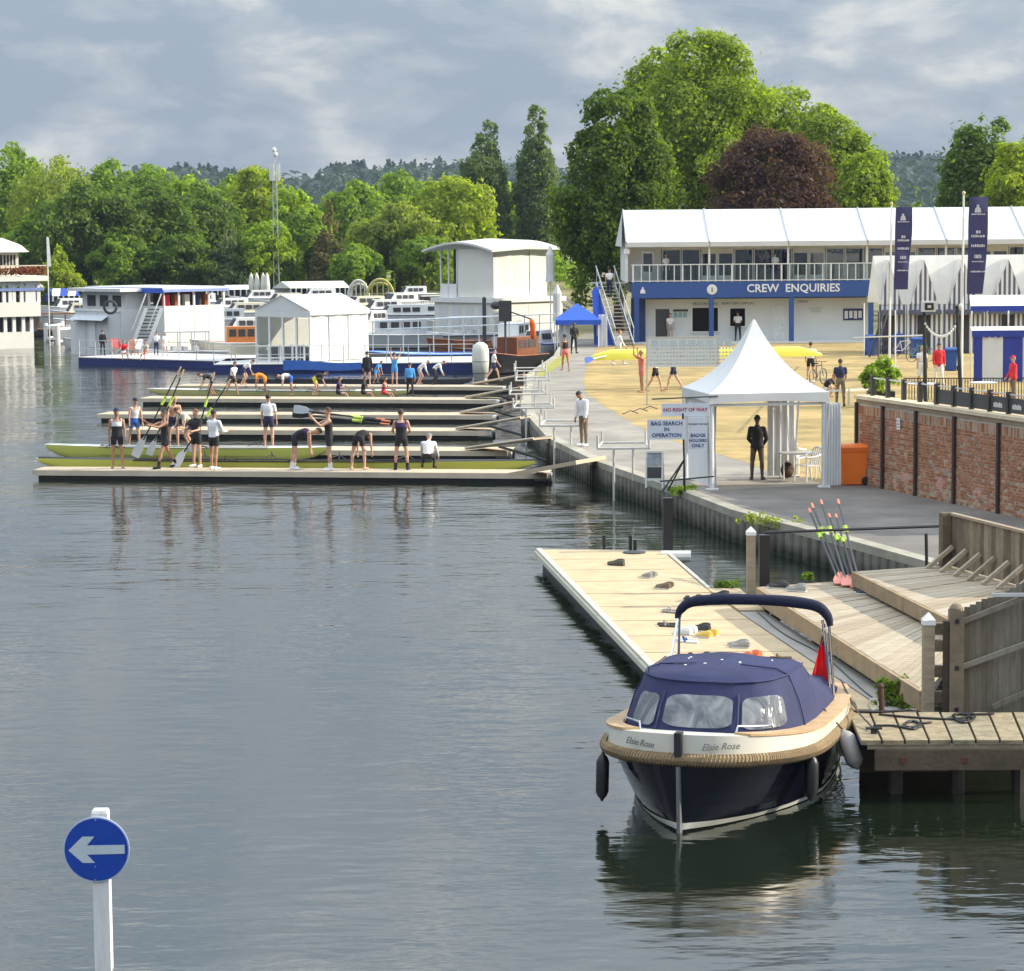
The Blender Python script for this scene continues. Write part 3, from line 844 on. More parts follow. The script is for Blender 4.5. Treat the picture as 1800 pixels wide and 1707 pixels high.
# upper glazed front, one pane at a time
YG = BY + 1.6
def pane(x0, x1, z0, z1, nm='window', door=False):
    fr = MB()
    t_ = .09 if door else .06
    for (p0, p1, q0, q1) in ((x0, x0 + t_, z0, z1), (x1 - t_, x1, z0, z1), (x0 + t_, x1 - t_, z1 - t_, z1), (x0 + t_, x1 - t_, z0, z0 + (t_ if not door else .35))):
        fr.box(p0, p1, YG - .05, YG + .05, q0, q1)
    f_ = fr.build('door' if door else nm, whitep, bl)
    MB().box(x0 + t_, x1 - t_, YG - .008, YG + .008, z0 + t_ + (.26 if door else 0), z1 - t_).build('pane', winglass, f_)
x = 7.05
MB().box(7.0, 9.2, YG - .05, YG + .05, fas1, 6.85).build('upper_end_wall', white, bl)
MB().box(8.0, 8.75, YG - .09, YG - .052, fas1 + .05, 6.35).build('end_door', alu, bl)
MB().box(8.1, 8.65, YG - .1, YG - .092, 5.1, 6.2).build('end_door_pane', winglass, bl)
x = 9.25; k = 0
while x < XR - 1:
    if k % 4 == 2:
        pane(x, x + .98, fas1, 6.25, door=True); pane(x + 1.0, x + 1.98, fas1, 6.25, door=True)
        MB().box(x, x + 1.98, YG - .04, YG + .04, 6.255, 6.45).build('transom', whitep, bl)
        x += 2.02
    else:
        pane(x, x + 1.14, fas1, 6.45); x += 1.18
    k += 1
MB().box(9.2, XR, YG - .06, YG + .06, 6.455, 6.86).build('lintel', whitep, bl)
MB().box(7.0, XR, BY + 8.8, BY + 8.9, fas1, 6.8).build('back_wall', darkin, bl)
MB().box(9.2, XR, YG + .2, BY + 8.7, 6.78, 6.84).build('ceiling', offwhite, bl)
# people-height furniture inside reads through the glass
for k in range(9):
    xx = 10 + k * 2.7
    MB().box(xx, xx + .9, YG + 1.2, YG + 1.9, fas1 - .04, fas1 + .75).build('inside_table', darkin if k % 2 else offwhite, bl)
# roof: one panel per bay, seams between
EAV, RID = 6.88, 8.86
seams = [7.0, 12.0, 16.75, 21.5, 26.25, 31.0, XR]
RY = BY + 4.5
for a_, c_ in zip(seams, seams[1:]):
    def rf(u, v, a_=a_, c_=c_):
        xx = a_ + .03 + (c_ - a_ - .06) * u
        sag = -0.07 * math.sin(math.pi * u) * math.sin(math.pi * v)
        return (xx, BY - .15 + (RY - BY + .15) * v, EAV + (RID - EAV) * v + sag)
    MB().grid(rf, 12, 8).build('roof_panel', white, bl, smooth=True)
    MB().grid(lambda u, v, a_=a_, c_=c_: (a_ + .03 + (c_ - a_ - .06) * u, RY + (RY - BY) * v, RID + (EAV - RID) * v), 4, 4).build('roof_panel', white, bl, smooth=True)
    MB().box(a_ + .03, c_ - .03, BY - .17, BY - .13, EAV - .28, EAV + .01).build('valance', white, bl)
for x in seams:
    MB().beam((x, BY - .15, EAV + .02), (x, RY, RID + .03), .07, .08).build('roof_seam', alu, bl)
    MB().beam((x, BY + .2, fas1), (x, BY + .2, EAV - .02), .12, .12).build('upright', whitep, bl)
MB().add([(6.98, BY - .15, EAV), (6.98, RY, RID), (6.98, RY + RY - BY, EAV)], [(0, 1, 2)]).build('gable_cloth', white, bl)
MB().add([(6.7, BY - .3, EAV - .25), (6.97, RY, RID), (6.7, RY + RY - BY, EAV - .25)], [(0, 1, 2)]).build('gable_flap', white, bl)
MB().box(7.02, 7.1, BY + .1, BY + 8.8, fas1, EAV).build('side_wall', white, bl)
MB().box(6.85, 7.2, BY - .02, BY + .02, 6.2, 6.5).build('camera_box', whitep, bl)
# outside stair at the left end
stx0, stx1 = 5.75, 7.2
ns = 17
for k in range(ns):
    z = LAND + (k + 1) * (fas1 - LAND) / ns
    yy = BY - 2.6 + k * .22
    xx = 6.75 - k * .06
    MB().box(xx - .5, xx + .5, yy, yy + .27, z - .05, z).build('stair_tread', alu, bl)
for sgn in (-.55, .55):
    MB().beam((6.75 + sgn, BY - 2.6, LAND + .05), (5.75 + sgn, BY - 2.6 + ns * .22, fas1 - .05), .06, .28).build('stair_string', alu, bl)
    MB().beam((6.75 + sgn, BY - 2.6, LAND + 1.1), (5.75 + sgn, BY - 2.6 + ns * .22, fas1 + 1.0), .05, .05).build('stair_handrail', alu, bl)
    for k in range(0, ns, 4):
        xx = 6.75 - k * .06 + sgn; yy = BY - 2.5 + k * .22; z = LAND + (k + 1) * (fas1 - LAND) / ns
        MB().tube([(xx, yy, z - .1), (xx, yy, z + .95)], .025, 6).build('stair_baluster', alu, bl)
MB().slab([(5.35, BY - .9, LAND), (5.35, BY + 1.6, LAND), (5.35, BY + 1.6, fas1), (5.35, BY + .4, fas1 - .3)], .05, (-1, 0, 0)).build('stair_side_panel', royal, bl)
MB().add([(5.0, BY - 1.1, LAND), (6.2, BY - 1.1, LAND), (6.0, BY - .9, 1.9), (5.2, BY + .6, 4.3), (4.95, BY + .6, 4.0)], [(0, 1, 2, 3, 4)]).build('stair_front_panel', royal, bl)
MB().box(4.9, 7.0, BY + 1.3, BY + 2.6, fas1 - .1, fas1).build('stair_landing', alu, bl)

# --- striped tents in a row right of the pavilion front
SM = stripemat('tent_stripes', (0.12, 0.125, 0.17), (0.80, 0.80, 0.79), 0.26)
TY = 140.0
apx = [(1562, 'left-most striped tent gable beside the blue fascia end'), (1624, 'striped tent gable right of the left banner'), (1692, 'striped tent gable behind the right flagpole'), (1772, 'wide striped tent gable near the right edge'), (1850, 'striped tent cut off by the right edge')]
axs = [D(x, 500, TY).x for x, _ in apx]
for i, (x, lb_) in enumerate(apx):
    cx = axs[i]
    lft = (axs[i - 1] + cx) / 2 if i else cx - .55
    rgt_ = (axs[i + 1] + cx) / 2 if i < len(apx) - 1 else cx + 1.2
    o = thing('striped_tent', lb_, 'tent', (cx, TY, LAND), 0, 'navy and white striped tents')
    ez, az = 3.45, 5.95
    g0, g1 = cx + (lft - cx) * .74, cx + (rgt_ - cx) * .74
    MB().slab([(g0, TY - .06, ez), (g1, TY - .06, ez), (cx, TY - .06, az - .1)], .02, (0, -1, 0)).build('gable', SM, o)
    MB().slab([(lft, TY, ez + .003), (rgt_, TY, ez + .003), (rgt_, TY + 2.2, az + .12), (lft, TY + 2.2, az + .12)], .02).build('roof_panel', tentw, o)
    MB().slab([(lft, TY + 2.22, az + .12), (rgt_, TY + 2.22, az + .12), (rgt_, TY + 4.4, ez), (lft, TY + 4.4, ez)], .02).build('roof_panel', tentw, o)
    for ga_ in (g0, g1): MB().slab([(ga_, TY - .08, ez), (cx, TY - .08, az - .1), (cx, TY + 1.95, az - .1), (ga_, TY + .05, ez)], .012).build('dormer_roof', tentw, o)
    MB().slab([(lft + .01, TY, LAND), (rgt_ - .01, TY, LAND), (rgt_ - .01, TY, ez - .003), (lft + .01, TY, ez - .003)], .02, (0, -1, 0)).build('front_wall', SM, o)
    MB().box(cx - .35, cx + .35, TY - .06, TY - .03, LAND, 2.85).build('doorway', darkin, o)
    MB().box(lft + .15, rgt_ - .15, TY - .5, TY - .1, 2.9, 3.15).build('name_awning', pm('awning_grey', (0.10, 0.11, 0.16), .7), o)

# --- blue and white canvas kiosk at right
KX0, KX1, KY = D(1712, 600, 113).x, D(1840, 600, 113).x, 113.0
ko = thing('canvas_kiosk', 'blue and white striped canvas kiosk with scalloped blue valance', 'kiosk', (KX0, KY, LAND))
wd = (KX1 - KX0) / 5
kb = pm('kiosk_blue', (0.02, 0.04, 0.30), .65, .12, 1.5, .3, 3); kw = pm('kiosk_white', (0.66, 0.68, 0.70), .6, .08, 1.2, .3, 3)
xs = [KX0, KX0 + .38, KX0 + 1.28, KX0 + 2.15, KX0 + 3.0, KX1]
for k in range(5):
    MB().grid(lambda u, v, k=k: (xs[k] + (xs[k + 1] - xs[k]) * u, KY + .03 * math.sin(u * 9 + k), LAND + .03 + 2.05 * v), 8, 2).build('wall_panel', kb if k % 2 == 0 else kw, ko, smooth=True)
def scallop(y, z0, z1, nm, mat, x0=KX0 - .1, x1=KX1):
    n = int((x1 - x0) / .26); mb = MB()
    for k in range(n):
        a_ = x0 + k * .26
        pts = [(a_, y, z1), (a_, y, z0 + .07), (a_ + .05, y, z0 + .02), (a_ + .13, y, z0), (a_ + .21, y, z0 + .02), (a_ + .26, y, z0 + .07), (a_ + .26, y, z1)]
        mb.add(pts, [tuple(range(7))])
    return mb.build(nm, mat, ko)
scallop(KY - .06, LAND + 1.98, LAND + 2.3, 'lower_valance', kb)
MB().add([(KX0 - .1, KY - .06, LAND + 2.3), (KX1, KY - .06, LAND + 2.3), (KX1, KY + 1.5, LAND + 2.42), (KX0 + .1, KY + 1.5, LAND + 2.42)], [(0, 1, 2, 3)]).build('counter_roof', kw, ko)
scallop(KY + 2.0, LAND + 3.05, LAND + 3.32, 'upper_valance', kb, KX0 + .2)
MB().add([(KX0 + .2, KY + 2.0, LAND + 3.32), (KX1, KY + 2.0, LAND + 3.32), (KX1, KY + 4, LAND + 3.75), (KX0 + .5, KY + 4, LAND + 3.75)], [(0, 1, 2, 3)]).build('canopy', kw, ko)
for x in (KX0 + .25, KX0 + 1.9, KX1 - .2):
    MB().tube([(x, KY + 2.0, LAND), (x, KY + 2.0, LAND + 3.1)], .04, 6).build('pole', whitep, ko)

# --- blue gazebo on the towpath
g0 = P(980, 611, LAND); g1 = P(1052, 610, LAND); gw = g1.x - g0.x; gy = g0.y
gz = thing('gazebo', 'small royal blue pop-up gazebo over the towpath left of the stairs', 'gazebo', (g0.x, gy, LAND))
gzm = gz
ze, za = D(1010, 571, gy).z, D(1014, 533, gy + gw / 2).z
cx, cy = g0.x + gw / 2, gy + gw / 2
for k, (q0, q1) in enumerate((((0, 0), (1, 0)), ((1, 0), (1, 1)), ((1, 1), (0, 1)), ((0, 1), (0, 0)))):
    def ex(q, s_=.12): return (g0.x - s_ + (gw + 2 * s_) * q[0], gy - s_ + (gw + 2 * s_) * q[1])
    a_, c_ = ex(q0), ex(q1)
    MB().add([(a_[0], a_[1], ze + .28), (c_[0], c_[1], ze + .28), (cx, cy, za)], [(0, 1, 2)]).build('canopy_panel', royal, gz)
    MB().add([(a_[0], a_[1], ze), (c_[0], c_[1], ze), (c_[0], c_[1], ze + .28), (a_[0], a_[1], ze + .28)], [(0, 1, 2, 3)]).build('valance', royal, gz)
for q in ((0, 0), (1, 0), (0, 1), (1, 1)):
    MB().tube([(g0.x + gw * q[0], gy + gw * q[1], LAND), (g0.x + gw * q[0], gy + gw * q[1], ze + .2)], .035, 6).build('leg', whitep, gz)
MB().grid(lambda u, v: (g0.x + .1 + .9 * u, gy + .3 + .12 * math.sin(u * 14), LAND + .02 + (ze - LAND) * v), 14, 2).build('side_curtain', pm('gazebo_white', (0.6, 0.63, 0.68), .7), gz, smooth=True)
MB().grid(lambda u, v: (g0.x + .02, gy + gw * u, LAND + .02 + (ze - LAND) * v), 8, 2).build('side_curtain', pm('gazebo_white', (0.6, 0.63, 0.68), .7), gz, smooth=True)
MB().grid(lambda u, v: (g0.x + gw + .02 + .5 * u, gy + .25 + .08 * math.sin(u * 12), LAND + .02 + 1.9 * v), 8, 2).build('side_curtain', pm('gazebo_white2', (0.66, 0.70, 0.76), .7), gz, smooth=True)

# --- white pagoda tent in front
fl = P(1252, 862, LAND); ang = R(9); sz = 3.02
ux = Vector((math.cos(ang), math.sin(ang), 0)); uy = Vector((-math.sin(ang), math.cos(ang), 0))
def TP(a, b_, z): q = fl + ux * a + uy * b_; return Vector((q.x, q.y, z))
pt = thing('pagoda_tent', 'white high-peaked pagoda tent over the security check', 'tent', tuple(fl.xy) + (LAND,))
ez, az = 3.28, D(1327, 562, fl.y + 1.5).z
ctr = (sz / 2, sz / 2)
cs = [(-.1, -.1), (sz + .1, -.1), (sz + .1, sz + .1), (-.1, sz + .1)]
for k in range(4):
    a_, c_ = cs[k], cs[(k + 1) % 4]
    def pg(u, v, a_=a_, c_=c_):
        e_ = (a_[0] + (c_[0] - a_[0]) * u, a_[1] + (c_[1] - a_[1]) * u)
        w_ = v
        prof_ = (w_ ** 1.0) * .42 + .58 * (w_ ** 2.6)
        sag = -.05 * math.sin(math.pi * u) * math.sin(math.pi * v) * (1 - v)
        return TP(e_[0] + (ctr[0] - e_[0]) * w_ * .985, e_[1] + (ctr[1] - e_[1]) * w_ * .985, ez + (az - ez) * prof_ + sag)
    MB().grid(pg, 12, 14).build('roof_panel', white, pt, smooth=True)
    def vl(u, v, a_=a_, c_=c_):
        e_ = (a_[0] + (c_[0] - a_[0]) * u, a_[1] + (c_[1] - a_[1]) * u)
        return TP(e_[0], e_[1], ez - .27 * v + .06 * math.sin(math.pi * u) * v)
    MB().grid(vl, 10, 2).build('valance', white, pt, smooth=True)
for k, c_ in enumerate(((0, 0), (sz, 0), (sz, sz), (0, sz))):
    p = TP(c_[0], c_[1], 0)
    lg = MB().tube([(p.x, p.y, LAND + .02), (p.x, p.y, ez)], .045, 8).build('leg', whitep, pt)
    MB().box(p.x - .16, p.x + .16, p.y - .13, p.y + .13, LAND + .013, LAND + .05).build('foot_plate', whitep, lg)
    MB().beam(TP(c_[0], c_[1], LAND + .1), TP(c_[0] - .12 + .24 * (c_[0] > 1), c_[1] - .12, ez - .3), .05, .02).build('curtain_strap', whitep, lg)
MB().beam(TP(0, 0, ez - .3), TP(sz, 0, ez - .3), .05, .07).build('front_bar', whitep, pt)
MB().beam(TP(0, sz, ez - .3), TP(sz, sz, ez - .3), .05, .07).build('rear_bar', whitep, pt)
curt = pm('tent_curtain', (0.78, 0.785, 0.78), .6, .06, 1.0)
# gathered curtain at front left leg, flat left wall, gathered right front corner, right side wall
MB().grid(lambda u, v: TP(-.1 + .22 * u, .02 + .07 * math.sin(u * 16) + .1 * (1 - abs(2 * v - 1)), LAND + .08 + (ez - LAND - .2) * v), 16, 6).build('gathered_curtain', white, pt, smooth=True)
MB().grid(lambda u, v: TP(.02 + .02 * math.sin(u * 20), .25 + (sz - .3) * u, LAND + .05 + (ez - LAND - .2) * v), 20, 2).build('left_wall', curt, pt, smooth=True)
MB().grid(lambda u, v: TP(sz - .08 + .52 * u, -.05 + .06 * math.sin(u * 44), LAND + .06 + (ez - LAND - .35) * v), 44, 2).build('gathered_curtain', curt, pt, smooth=True)
MB().grid(lambda u, v: TP(sz - .75 + .7 * u, sz - .03 + .03 * math.sin(u * 22), LAND + .05 + (ez - LAND - .2) * v), 22, 2).build('rear_curtain', curt, pt, smooth=True)

# --- signs by the tent
sw = pm('sign_board', (0.70, 0.73, 0.78), .5, .05, 1.0)
snav = pm('sign_navy', (0.03, 0.05, 0.20), .6)
sred = pm('sign_red', (0.42, 0.02, 0.06), .6)
def board(name, label, x0, y0, x1, y1, dep, lines, mat_t, cat='sign', frame=None, extra=None, size=None, rz=0.0):
    a = D(x0, y1, dep); c = D(x1, y0, dep)
    o = thing(name, label, cat, (a.x, dep, a.z))
    MB().box(a.x, c.x, dep, dep + .02, a.z, c.z).build('panel', sw, o)
    n = len(lines); hgt = c.z - a.z
    for i, ln in enumerate(lines):
        zc = c.z - hgt * (i + .5 + .12 * (n > 1) * (1 - 2 * i / max(1, n - 1))) / n
        s_ = size or min(hgt / n * .80, 1.55 * (c.x - a.x) / max(3, len(ln)))
        put_text(ln, s_, o, ((a.x + c.x) / 2, dep - .006, zc), mat_t, depth=.002, bold=s_ * .02)
    return o, a, c
d0 = fl.y - 0.15
o, a, c = board('warning_sign', 'red NO RIGHT OF WAY sign hung left of the tent', 1163, 709, 1247, 732, d0, ['NO RIGHT OF WAY'], sred)
MB().tube([(a.x - .25, d0 + .03, c.z + .12), (D(1262, 700, d0).x, d0 + .03, c.z + .18)], .02, 6).build('hanging_bar', darkgrey, o)
o, a, c = board('bag_search_sign', 'white BAG SEARCH IN OPERATION sign on a black stand', 1138, 737, 1206, 773, d0 - .35, ['BAG SEARCH', 'IN', 'OPERATION'], snav)
yy = d0 - .35
pole_x = D(1204, 800, yy).x
g_ = P(1208, 858, LAND)
MB().tube([(pole_x, yy + .03, LAND + .02), (pole_x - .05, yy + .03, c.z + .15)], .028, 6).build('stand_pole', black, o)
for dx_, dy_ in ((-.62, -.15), (-.42, .4), (.0, .5)):
    MB().tube([(pole_x + dx_, yy + dy_, LAND + .015), (pole_x - .02, yy + .05, LAND + .85)], .022, 6).build('stand_leg', black, o)
MB().tube([(pole_x - .66, yy - .05, LAND + .30), (pole_x + .75, yy - .05, LAND + .42)], .022, 6).build('stand_bar', black, o)
board('rules_sign', 'grey notice with small print above the badge holders sign', 1211, 734, 1243, 757, d0 - .06, ['NO RIGHT OF WAY'], lett, size=.06)
board('badge_sign', 'BADGE HOLDERS ONLY sign on the tent side', 1211, 759, 1243, 790, d0 - .06, ['BADGE', 'HOLDERS', 'ONLY'], snav)
# A-board
p = P(1150, 858, LAND)
ab = thing('pavement_sign', 'small white framed pavement sign with a picture on the quay edge', 'sign', tuple(p), R(-8))
fr = MB(); fr.beam((-.22, 0, 0), (-.22, .12, .95), .04, .05).beam((.22, 0, 0), (.22, .12, .95), .04, .05).beam((-.2, .12, .95), (.2, .12, .95), .04, .05).beam((-.2, .04, .22), (.2, .04, .22), .04, .05).beam((-.22, .45, 0), (-.22, .13, .93), .04, .04).beam((.22, .45, 0), (.22, .13, .93), .04, .04)
fr.build('frame', whitep, ab, world=False)
MB().slab([(-.19, .05, .25), (.19, .05, .25), (.19, .1, .55), (-.19, .1, .55)], .015, (0, -1, .1)).build('lower_panel', darkgrey, ab, world=False)
MB().slab([(-.19, .1, .56), (.19, .1, .56), (.19, .145, .92), (-.19, .145, .92)], .015, (0, -1, .1)).build('picture_panel', pm('photo_grey', (0.35, .38, .42), .5, .5, 6), ab, world=False)

# --- results board on the lawn
rb0 = D(1140, 700, 100.0); rb0.z = LAND
rb = thing('results_board', 'wide pale results board with rows of small cards standing on the lawn', 'notice board', tuple(rb0))
rx0, rx1 = D(1138, 620, rb0.y).x, D(1262, 620, rb0.y).x
rz0, rz1 = D(1200, 645, rb0.y).z, D(1200, 594, rb0.y).z
MB().box(rx0, rx1, rb0.y, rb0.y + .05, rz0, rz1).build('panel', pm('board_pale', (.60, .64, .66), .6, .04, 2), rb)
fr = MB()
fr.box(rx0 - .05, rx0, rb0.y - .02, rb0.y + .07, LAND, rz1 + .05).box(rx1, rx1 + .05, rb0.y - .02, rb0.y + .07, LAND, rz1 + .05).box(rx0, rx1, rb0.y - .02, rb0.y + .07, rz1, rz1 + .05)
fr.build('frame', alu, rb)
cards = MB(); r = np.random.default_rng(3)
cm = pm('card_print', (.40, .47, .52), .6, .3, 20, orand=.2)
for i in range(9):
    MB().box(rx0 + .15 + i * .36, rx0 + .43 + i * .36, rb0.y - .012, rb0.y - .002, rz1 - .34, rz1 - .08).build('card', pm('card_blue', (.42, .52, .60), .6), rb)
for j in range(6):
    for i in range(26):
        x_ = rx0 + .1 + i * .128
        cards.box(x_, x_ + .07 + .03 * r.random(), rb0.y - .008, rb0.y - .002, rz0 + .1 + j * .145, rz0 + .155 + j * .145)
o = cards.build('result_strips', cm, rb); o["kind"] = "stuff"

# --- flagpoles with banners
flagm = pm('banner_navy', (0.045, 0.045, 0.13), .7, .15, 1.0, trans=.25)
bellw = pm('banner_print', (0.55, 0.56, 0.62), .7)
def banner(label, px, ybase, ytop, xb0, xb1, yb0, yb1, seed):
    p = P(px, ybase, LAND); dep = p.y
    o = thing('flagpole', label, 'flagpole', tuple(p), 0, 'flagpoles with navy banners')
    tp = D(px + 4, ytop, dep)
    MB().tube([(p.x, dep, LAND), (tp.x, dep, tp.z)], [.06, .04], 8).build('pole', whitep, o)
    MB().ell((tp.x, dep, tp.z + .06), .08, .08, .09).build('finial', pm('gilt', (.6, .5, .3), .4), o)
    a = D(xb0, yb1, dep); c = D(xb1, yb0, dep)
    def fn(u, v):
        wv = .10 * math.sin(v * 5 + seed) * u + .05 * math.sin(v * 11 + u * 3)
        wid = (c.x - a.x) * (1 - .16 * (1 - v) * u - .03 * math.sin(v * 7 + seed))
        return (a.x + wid * u + .06 * v, dep - .05 + wv, a.z + (c.z - a.z) * v)
    MB().grid(fn, 8, 26).build('banner', flagm, o, smooth=True)
    def fz(v): return a.z + (c.z - a.z) * v
    wd_ = c.x - a.x
    xm = a.x + wd_ * .48
    bm_ = MB().prism([(-.14, 0), (.14, 0), (.11, .17), (.05, .22), (.05, .32), (-.05, .32), (-.05, .22), (-.11, .17)], 0, .012)
    wpart('bell_emblem', bm_.mesh('bell_emblem', bellw), o, (xm, dep - .22, fz(.84)), (R(90), 0, 0))
    for wf, hh_, vv in ((.62, .07, .815), (.16, .16, .625), (.62, .11, .585), (.62, .12, .485), (.3, .16, .37), (.55, .05, .33), (.66, .07, .225)):
        rr_ = random.Random(int(vv * 1000)); x_ = xm - wd_ * wf / 2
        mk = MB()
        while x_ < xm + wd_ * wf / 2:
            w_ = rr_.uniform(.03, .09); mk.box(x_, x_ + w_, dep - .222, dep - .215, fz(vv), fz(vv) + hh_ * rr_.uniform(.7, 1)); x_ += w_ + .025
        mk.build('printed_line', bellw, o)["kind"] = "stuff"
    return o
banner('tall white flagpole with narrow navy banner, left of the two', 1563, 648, 360, 1571, 1602, 364, 509, 0.4)
banner('tallest white flagpole with navy banner near the right edge', 1690, 688, 342, 1699, 1736, 346, 517, 1.7)
# ================================================================== NEAR BANK
# --- brick wall, brick by brick
wa = P(1508, 850, LAND); wb = P(1800, 913, LAND)
wd_ = (wb - wa).normalized(); wlen = (wb - wa).length + 3.0
wn = Vector((wd_.y, -wd_.x, 0))
if wn.x > 0: wn = -wn
wang = math.atan2(wd_.y, wd_.x)
WH = 2.28
bw = thing('brick_wall', 'old red brick garden wall with pale capping along the road', 'wall', (wa.x, wa.y, LAND))
mortar = pm('mortar', (0.56, 0.51, 0.43), .95, .2, 3, .5, 30)
def WP(u, out_, z): q = wa + wd_ * u + wn * out_; return Vector((q.x, q.y, LAND + z))
def wbox(mb, u0, u1, o0, o1, z0, z1):
    return mb.add([WP(u0, o1, z0), WP(u1, o1, z0), WP(u1, o0, z0), WP(u0, o0, z0), WP(u0, o1, z1), WP(u1, o1, z1), WP(u1, o0, z1), WP(u0, o0, z1)],
                  [(0, 3, 2, 1), (4, 5, 6, 7), (0, 1, 5, 4), (1, 2, 6, 5), (2, 3, 7, 6), (3, 0, 4, 7)])
wbox(MB(), 0, wlen, -.33, -.012, 0, WH).build('mortar_core', mortar, bw)
wbox(MB(), -.1, wlen, -.42, .09, WH + .001, WH + .09).build('capping', pm('capping', (0.62, 0.52, 0.36), .8, .15, 2, .4, 12), bw)
wbox(MB(), -.03, wlen, -.38, .045, WH - .1, WH).build('tile_course', pm('tile_course', (0.30, 0.22, 0.15), .85, .25, 3), bw)
brick_m = pm('brick', (0.43, 0.165, 0.065), .9, .25, 5, .4, 30, orand=.34, hue=(0.32, 0.15, 0.085))
brick_pale = pm('brick_pale', (0.48, 0.36, 0.26), .9, .2, 5, .4, 30, orand=.3, hue=(0.38, 0.25, 0.17))
brick_pink = pm('brick_pink_paint', (0.58, 0.29, 0.24), .85, .15, 6, orand=.12)
mbk = {}
def brick_mesh(kind, w_, h_, mat):
    key = (kind, w_, h_)
    if key not in mbk:
        m_ = MB(); e = .006
        m_.add([(0, 0, 0), (w_, 0, 0), (w_, 0, h_), (0, 0, h_), (e, -.02, e), (w_ - e, -.02, e), (w_ - e, -.02, h_ - e), (e, -.02, h_ - e)],
               [(4, 5, 6, 7), (0, 1, 5, 4), (1, 2, 6, 5), (2, 3, 7, 6), (3, 0, 4, 7)])
        mbk[key] = m_.mesh('brick', mat)
    return mbk[key]
rr_ = random.Random(4)
allb = []
nc = int((WH - .34) / .075)
pink = [(D(1600, 845, 67).x, 0)] and [(2.9, .42, .45, .26), (4.85, .45, .45, .36), (6.9, .42, .5, .26)]
for j in range(nc):
    u = -(.1125 if j % 2 else 0)
    header = (j % 4 == 0)
    while u < wlen:
        w_ = .100 if header else .210
        u1 = u + w_
        if u > 0 and u1 < wlen:
            z = .012 + j * .075
            kd = 'r'
            if rr_.random() < (.5 if z < .45 else (.16 if z < 1.0 else .1)): kd = 'p'
            for (pu, pz, pw, ph) in pink:
                if abs(u + w_ / 2 - pu) < pw / 2 and abs(z + .03 - pz) < ph / 2 and rr_.random() < .85: kd = 'k'
            allb.append((u, z, w_, .058, kd))
        u = u1 + .015
u = 0.02
while u < wlen - .1:                         # upright soldier course under the capping
    allb.append((u, nc * .075 + .012, .065, .215, 'p' if rr_.random() < .55 else 'r'))
    u += .075
mats_ = {'r': brick_m, 'p': brick_pale, 'k': brick_pink}
mainb = [b_ for b_ in allb if b_[2] > .2 and 3.0 < b_[0] < 8.9]
mainb = sorted(mainb, key=lambda b_: -b_[0])[:300]
ms_ = set(mainb)
for (u, z, w_, h_, kd) in mainb:
    q = WP(u, -.012 + rr_.uniform(.008, .016) - .01, z)
    wpart('brick', brick_mesh(kd, w_, h_, mats_[kd]), bw, q, (0, 0, wang if wn.dot(Vector((math.sin(wang), -math.cos(wang), 0))) > 0 else wang + math.pi))
# (bricks are drawn from their left end; flip when the wall runs the other way)
rest = {'r': MB(), 'p': MB(), 'k': MB()}
for b_ in allb:
    if b_ in ms_: continue
    u, z, w_, h_, kd = b_
    o_ = rr_.uniform(-.004, .008)
    wbox(rest[kd], u, u + w_, -.02, o_, z, z + h_)
for kd in rest:
    if rest[kd].f:
        o = rest[kd].build('brickwork', mats_[kd], bw); o["kind"] = "stuff"
uu = [-.03, 1.6, 3.55, 5.7, 8.0, 10.3]
for u in uu:
    wbox(MB(), u - .05, u + .05, .0, .075, 0, WH - .1).build('steel_post', pm('rusty_steel', (.045, .025, .018), .7, .3, 8), bw)
wbox(MB(), 2.42, 2.62, .02, .03, 1.62, 1.92).build('small_notice', whitep, bw)
for k in range(3):
    wbox(MB(), 2.46, 2.58, .031, .034, 1.68 + k * .08, 1.70 + k * .08).build('notice_line', darkgrey, bw)
# black floor brackets at the foot of the wall
for i, (x, y) in enumerate(((1592, 861), (1663, 880), (1736, 898))):
    p = P(x, y, LAND)
    o = thing('floor_bracket', ['black metal floor bracket at the wall foot nearest the orange bin', 'black metal floor bracket at the wall foot, middle one of three', 'black metal floor bracket at the wall foot, right-hand one of three'][i], 'bracket', tuple(p), wang, 'brackets along the wall foot')
    MB().box(-.22, .22, -.06, .06, .013, .04).build('base', black, o, world=False)
    for sx in (-.18, .18):
        MB().box(sx - .04, sx + .04, -.05, .05, .041, .17).build('upright', black, o, world=False)
    MB().tube([(-.2, 0, .13), (.2, 0, .13)], .03, 6).build('bar', black, o, world=False)

# --- railing with dark panels on top of the wall
rl = thing('wall_railing', 'black post railing with dark screens on top of the brick wall', 'railing', (wa.x, wa.y, LAND + WH))
u = .35; k = 0
us = [.35]
while us[-1] < wlen - .6: us.append(us[-1] + .95)
for k, u in enumerate(us):
    wbox(MB(), u - .05, u + .05, -.3, -.2, WH + .092, WH + .62).build('post', black, rl)
for k, (a_, c_) in enumerate(zip(us, us[1:])):
    if k >= 4:
        wbox(MB(), a_ + .06, c_ - .06, -.27, -.25, WH + .12, WH + .48).build('screen', darkgrey, rl)
        if k in (7, 8):
            for q in range(5): wbox(MB(), a_ + .2 + q * .09, a_ + .27 + q * .09, -.248, -.244, WH + .22, WH + .32 + .02 * (q % 2)).build('printed_mark', offwhite, rl)
    wbox(MB(), a_ - .0, c_ + .0, -.262, -.242, WH + .545, WH + .575).build('rail', galv, rl)

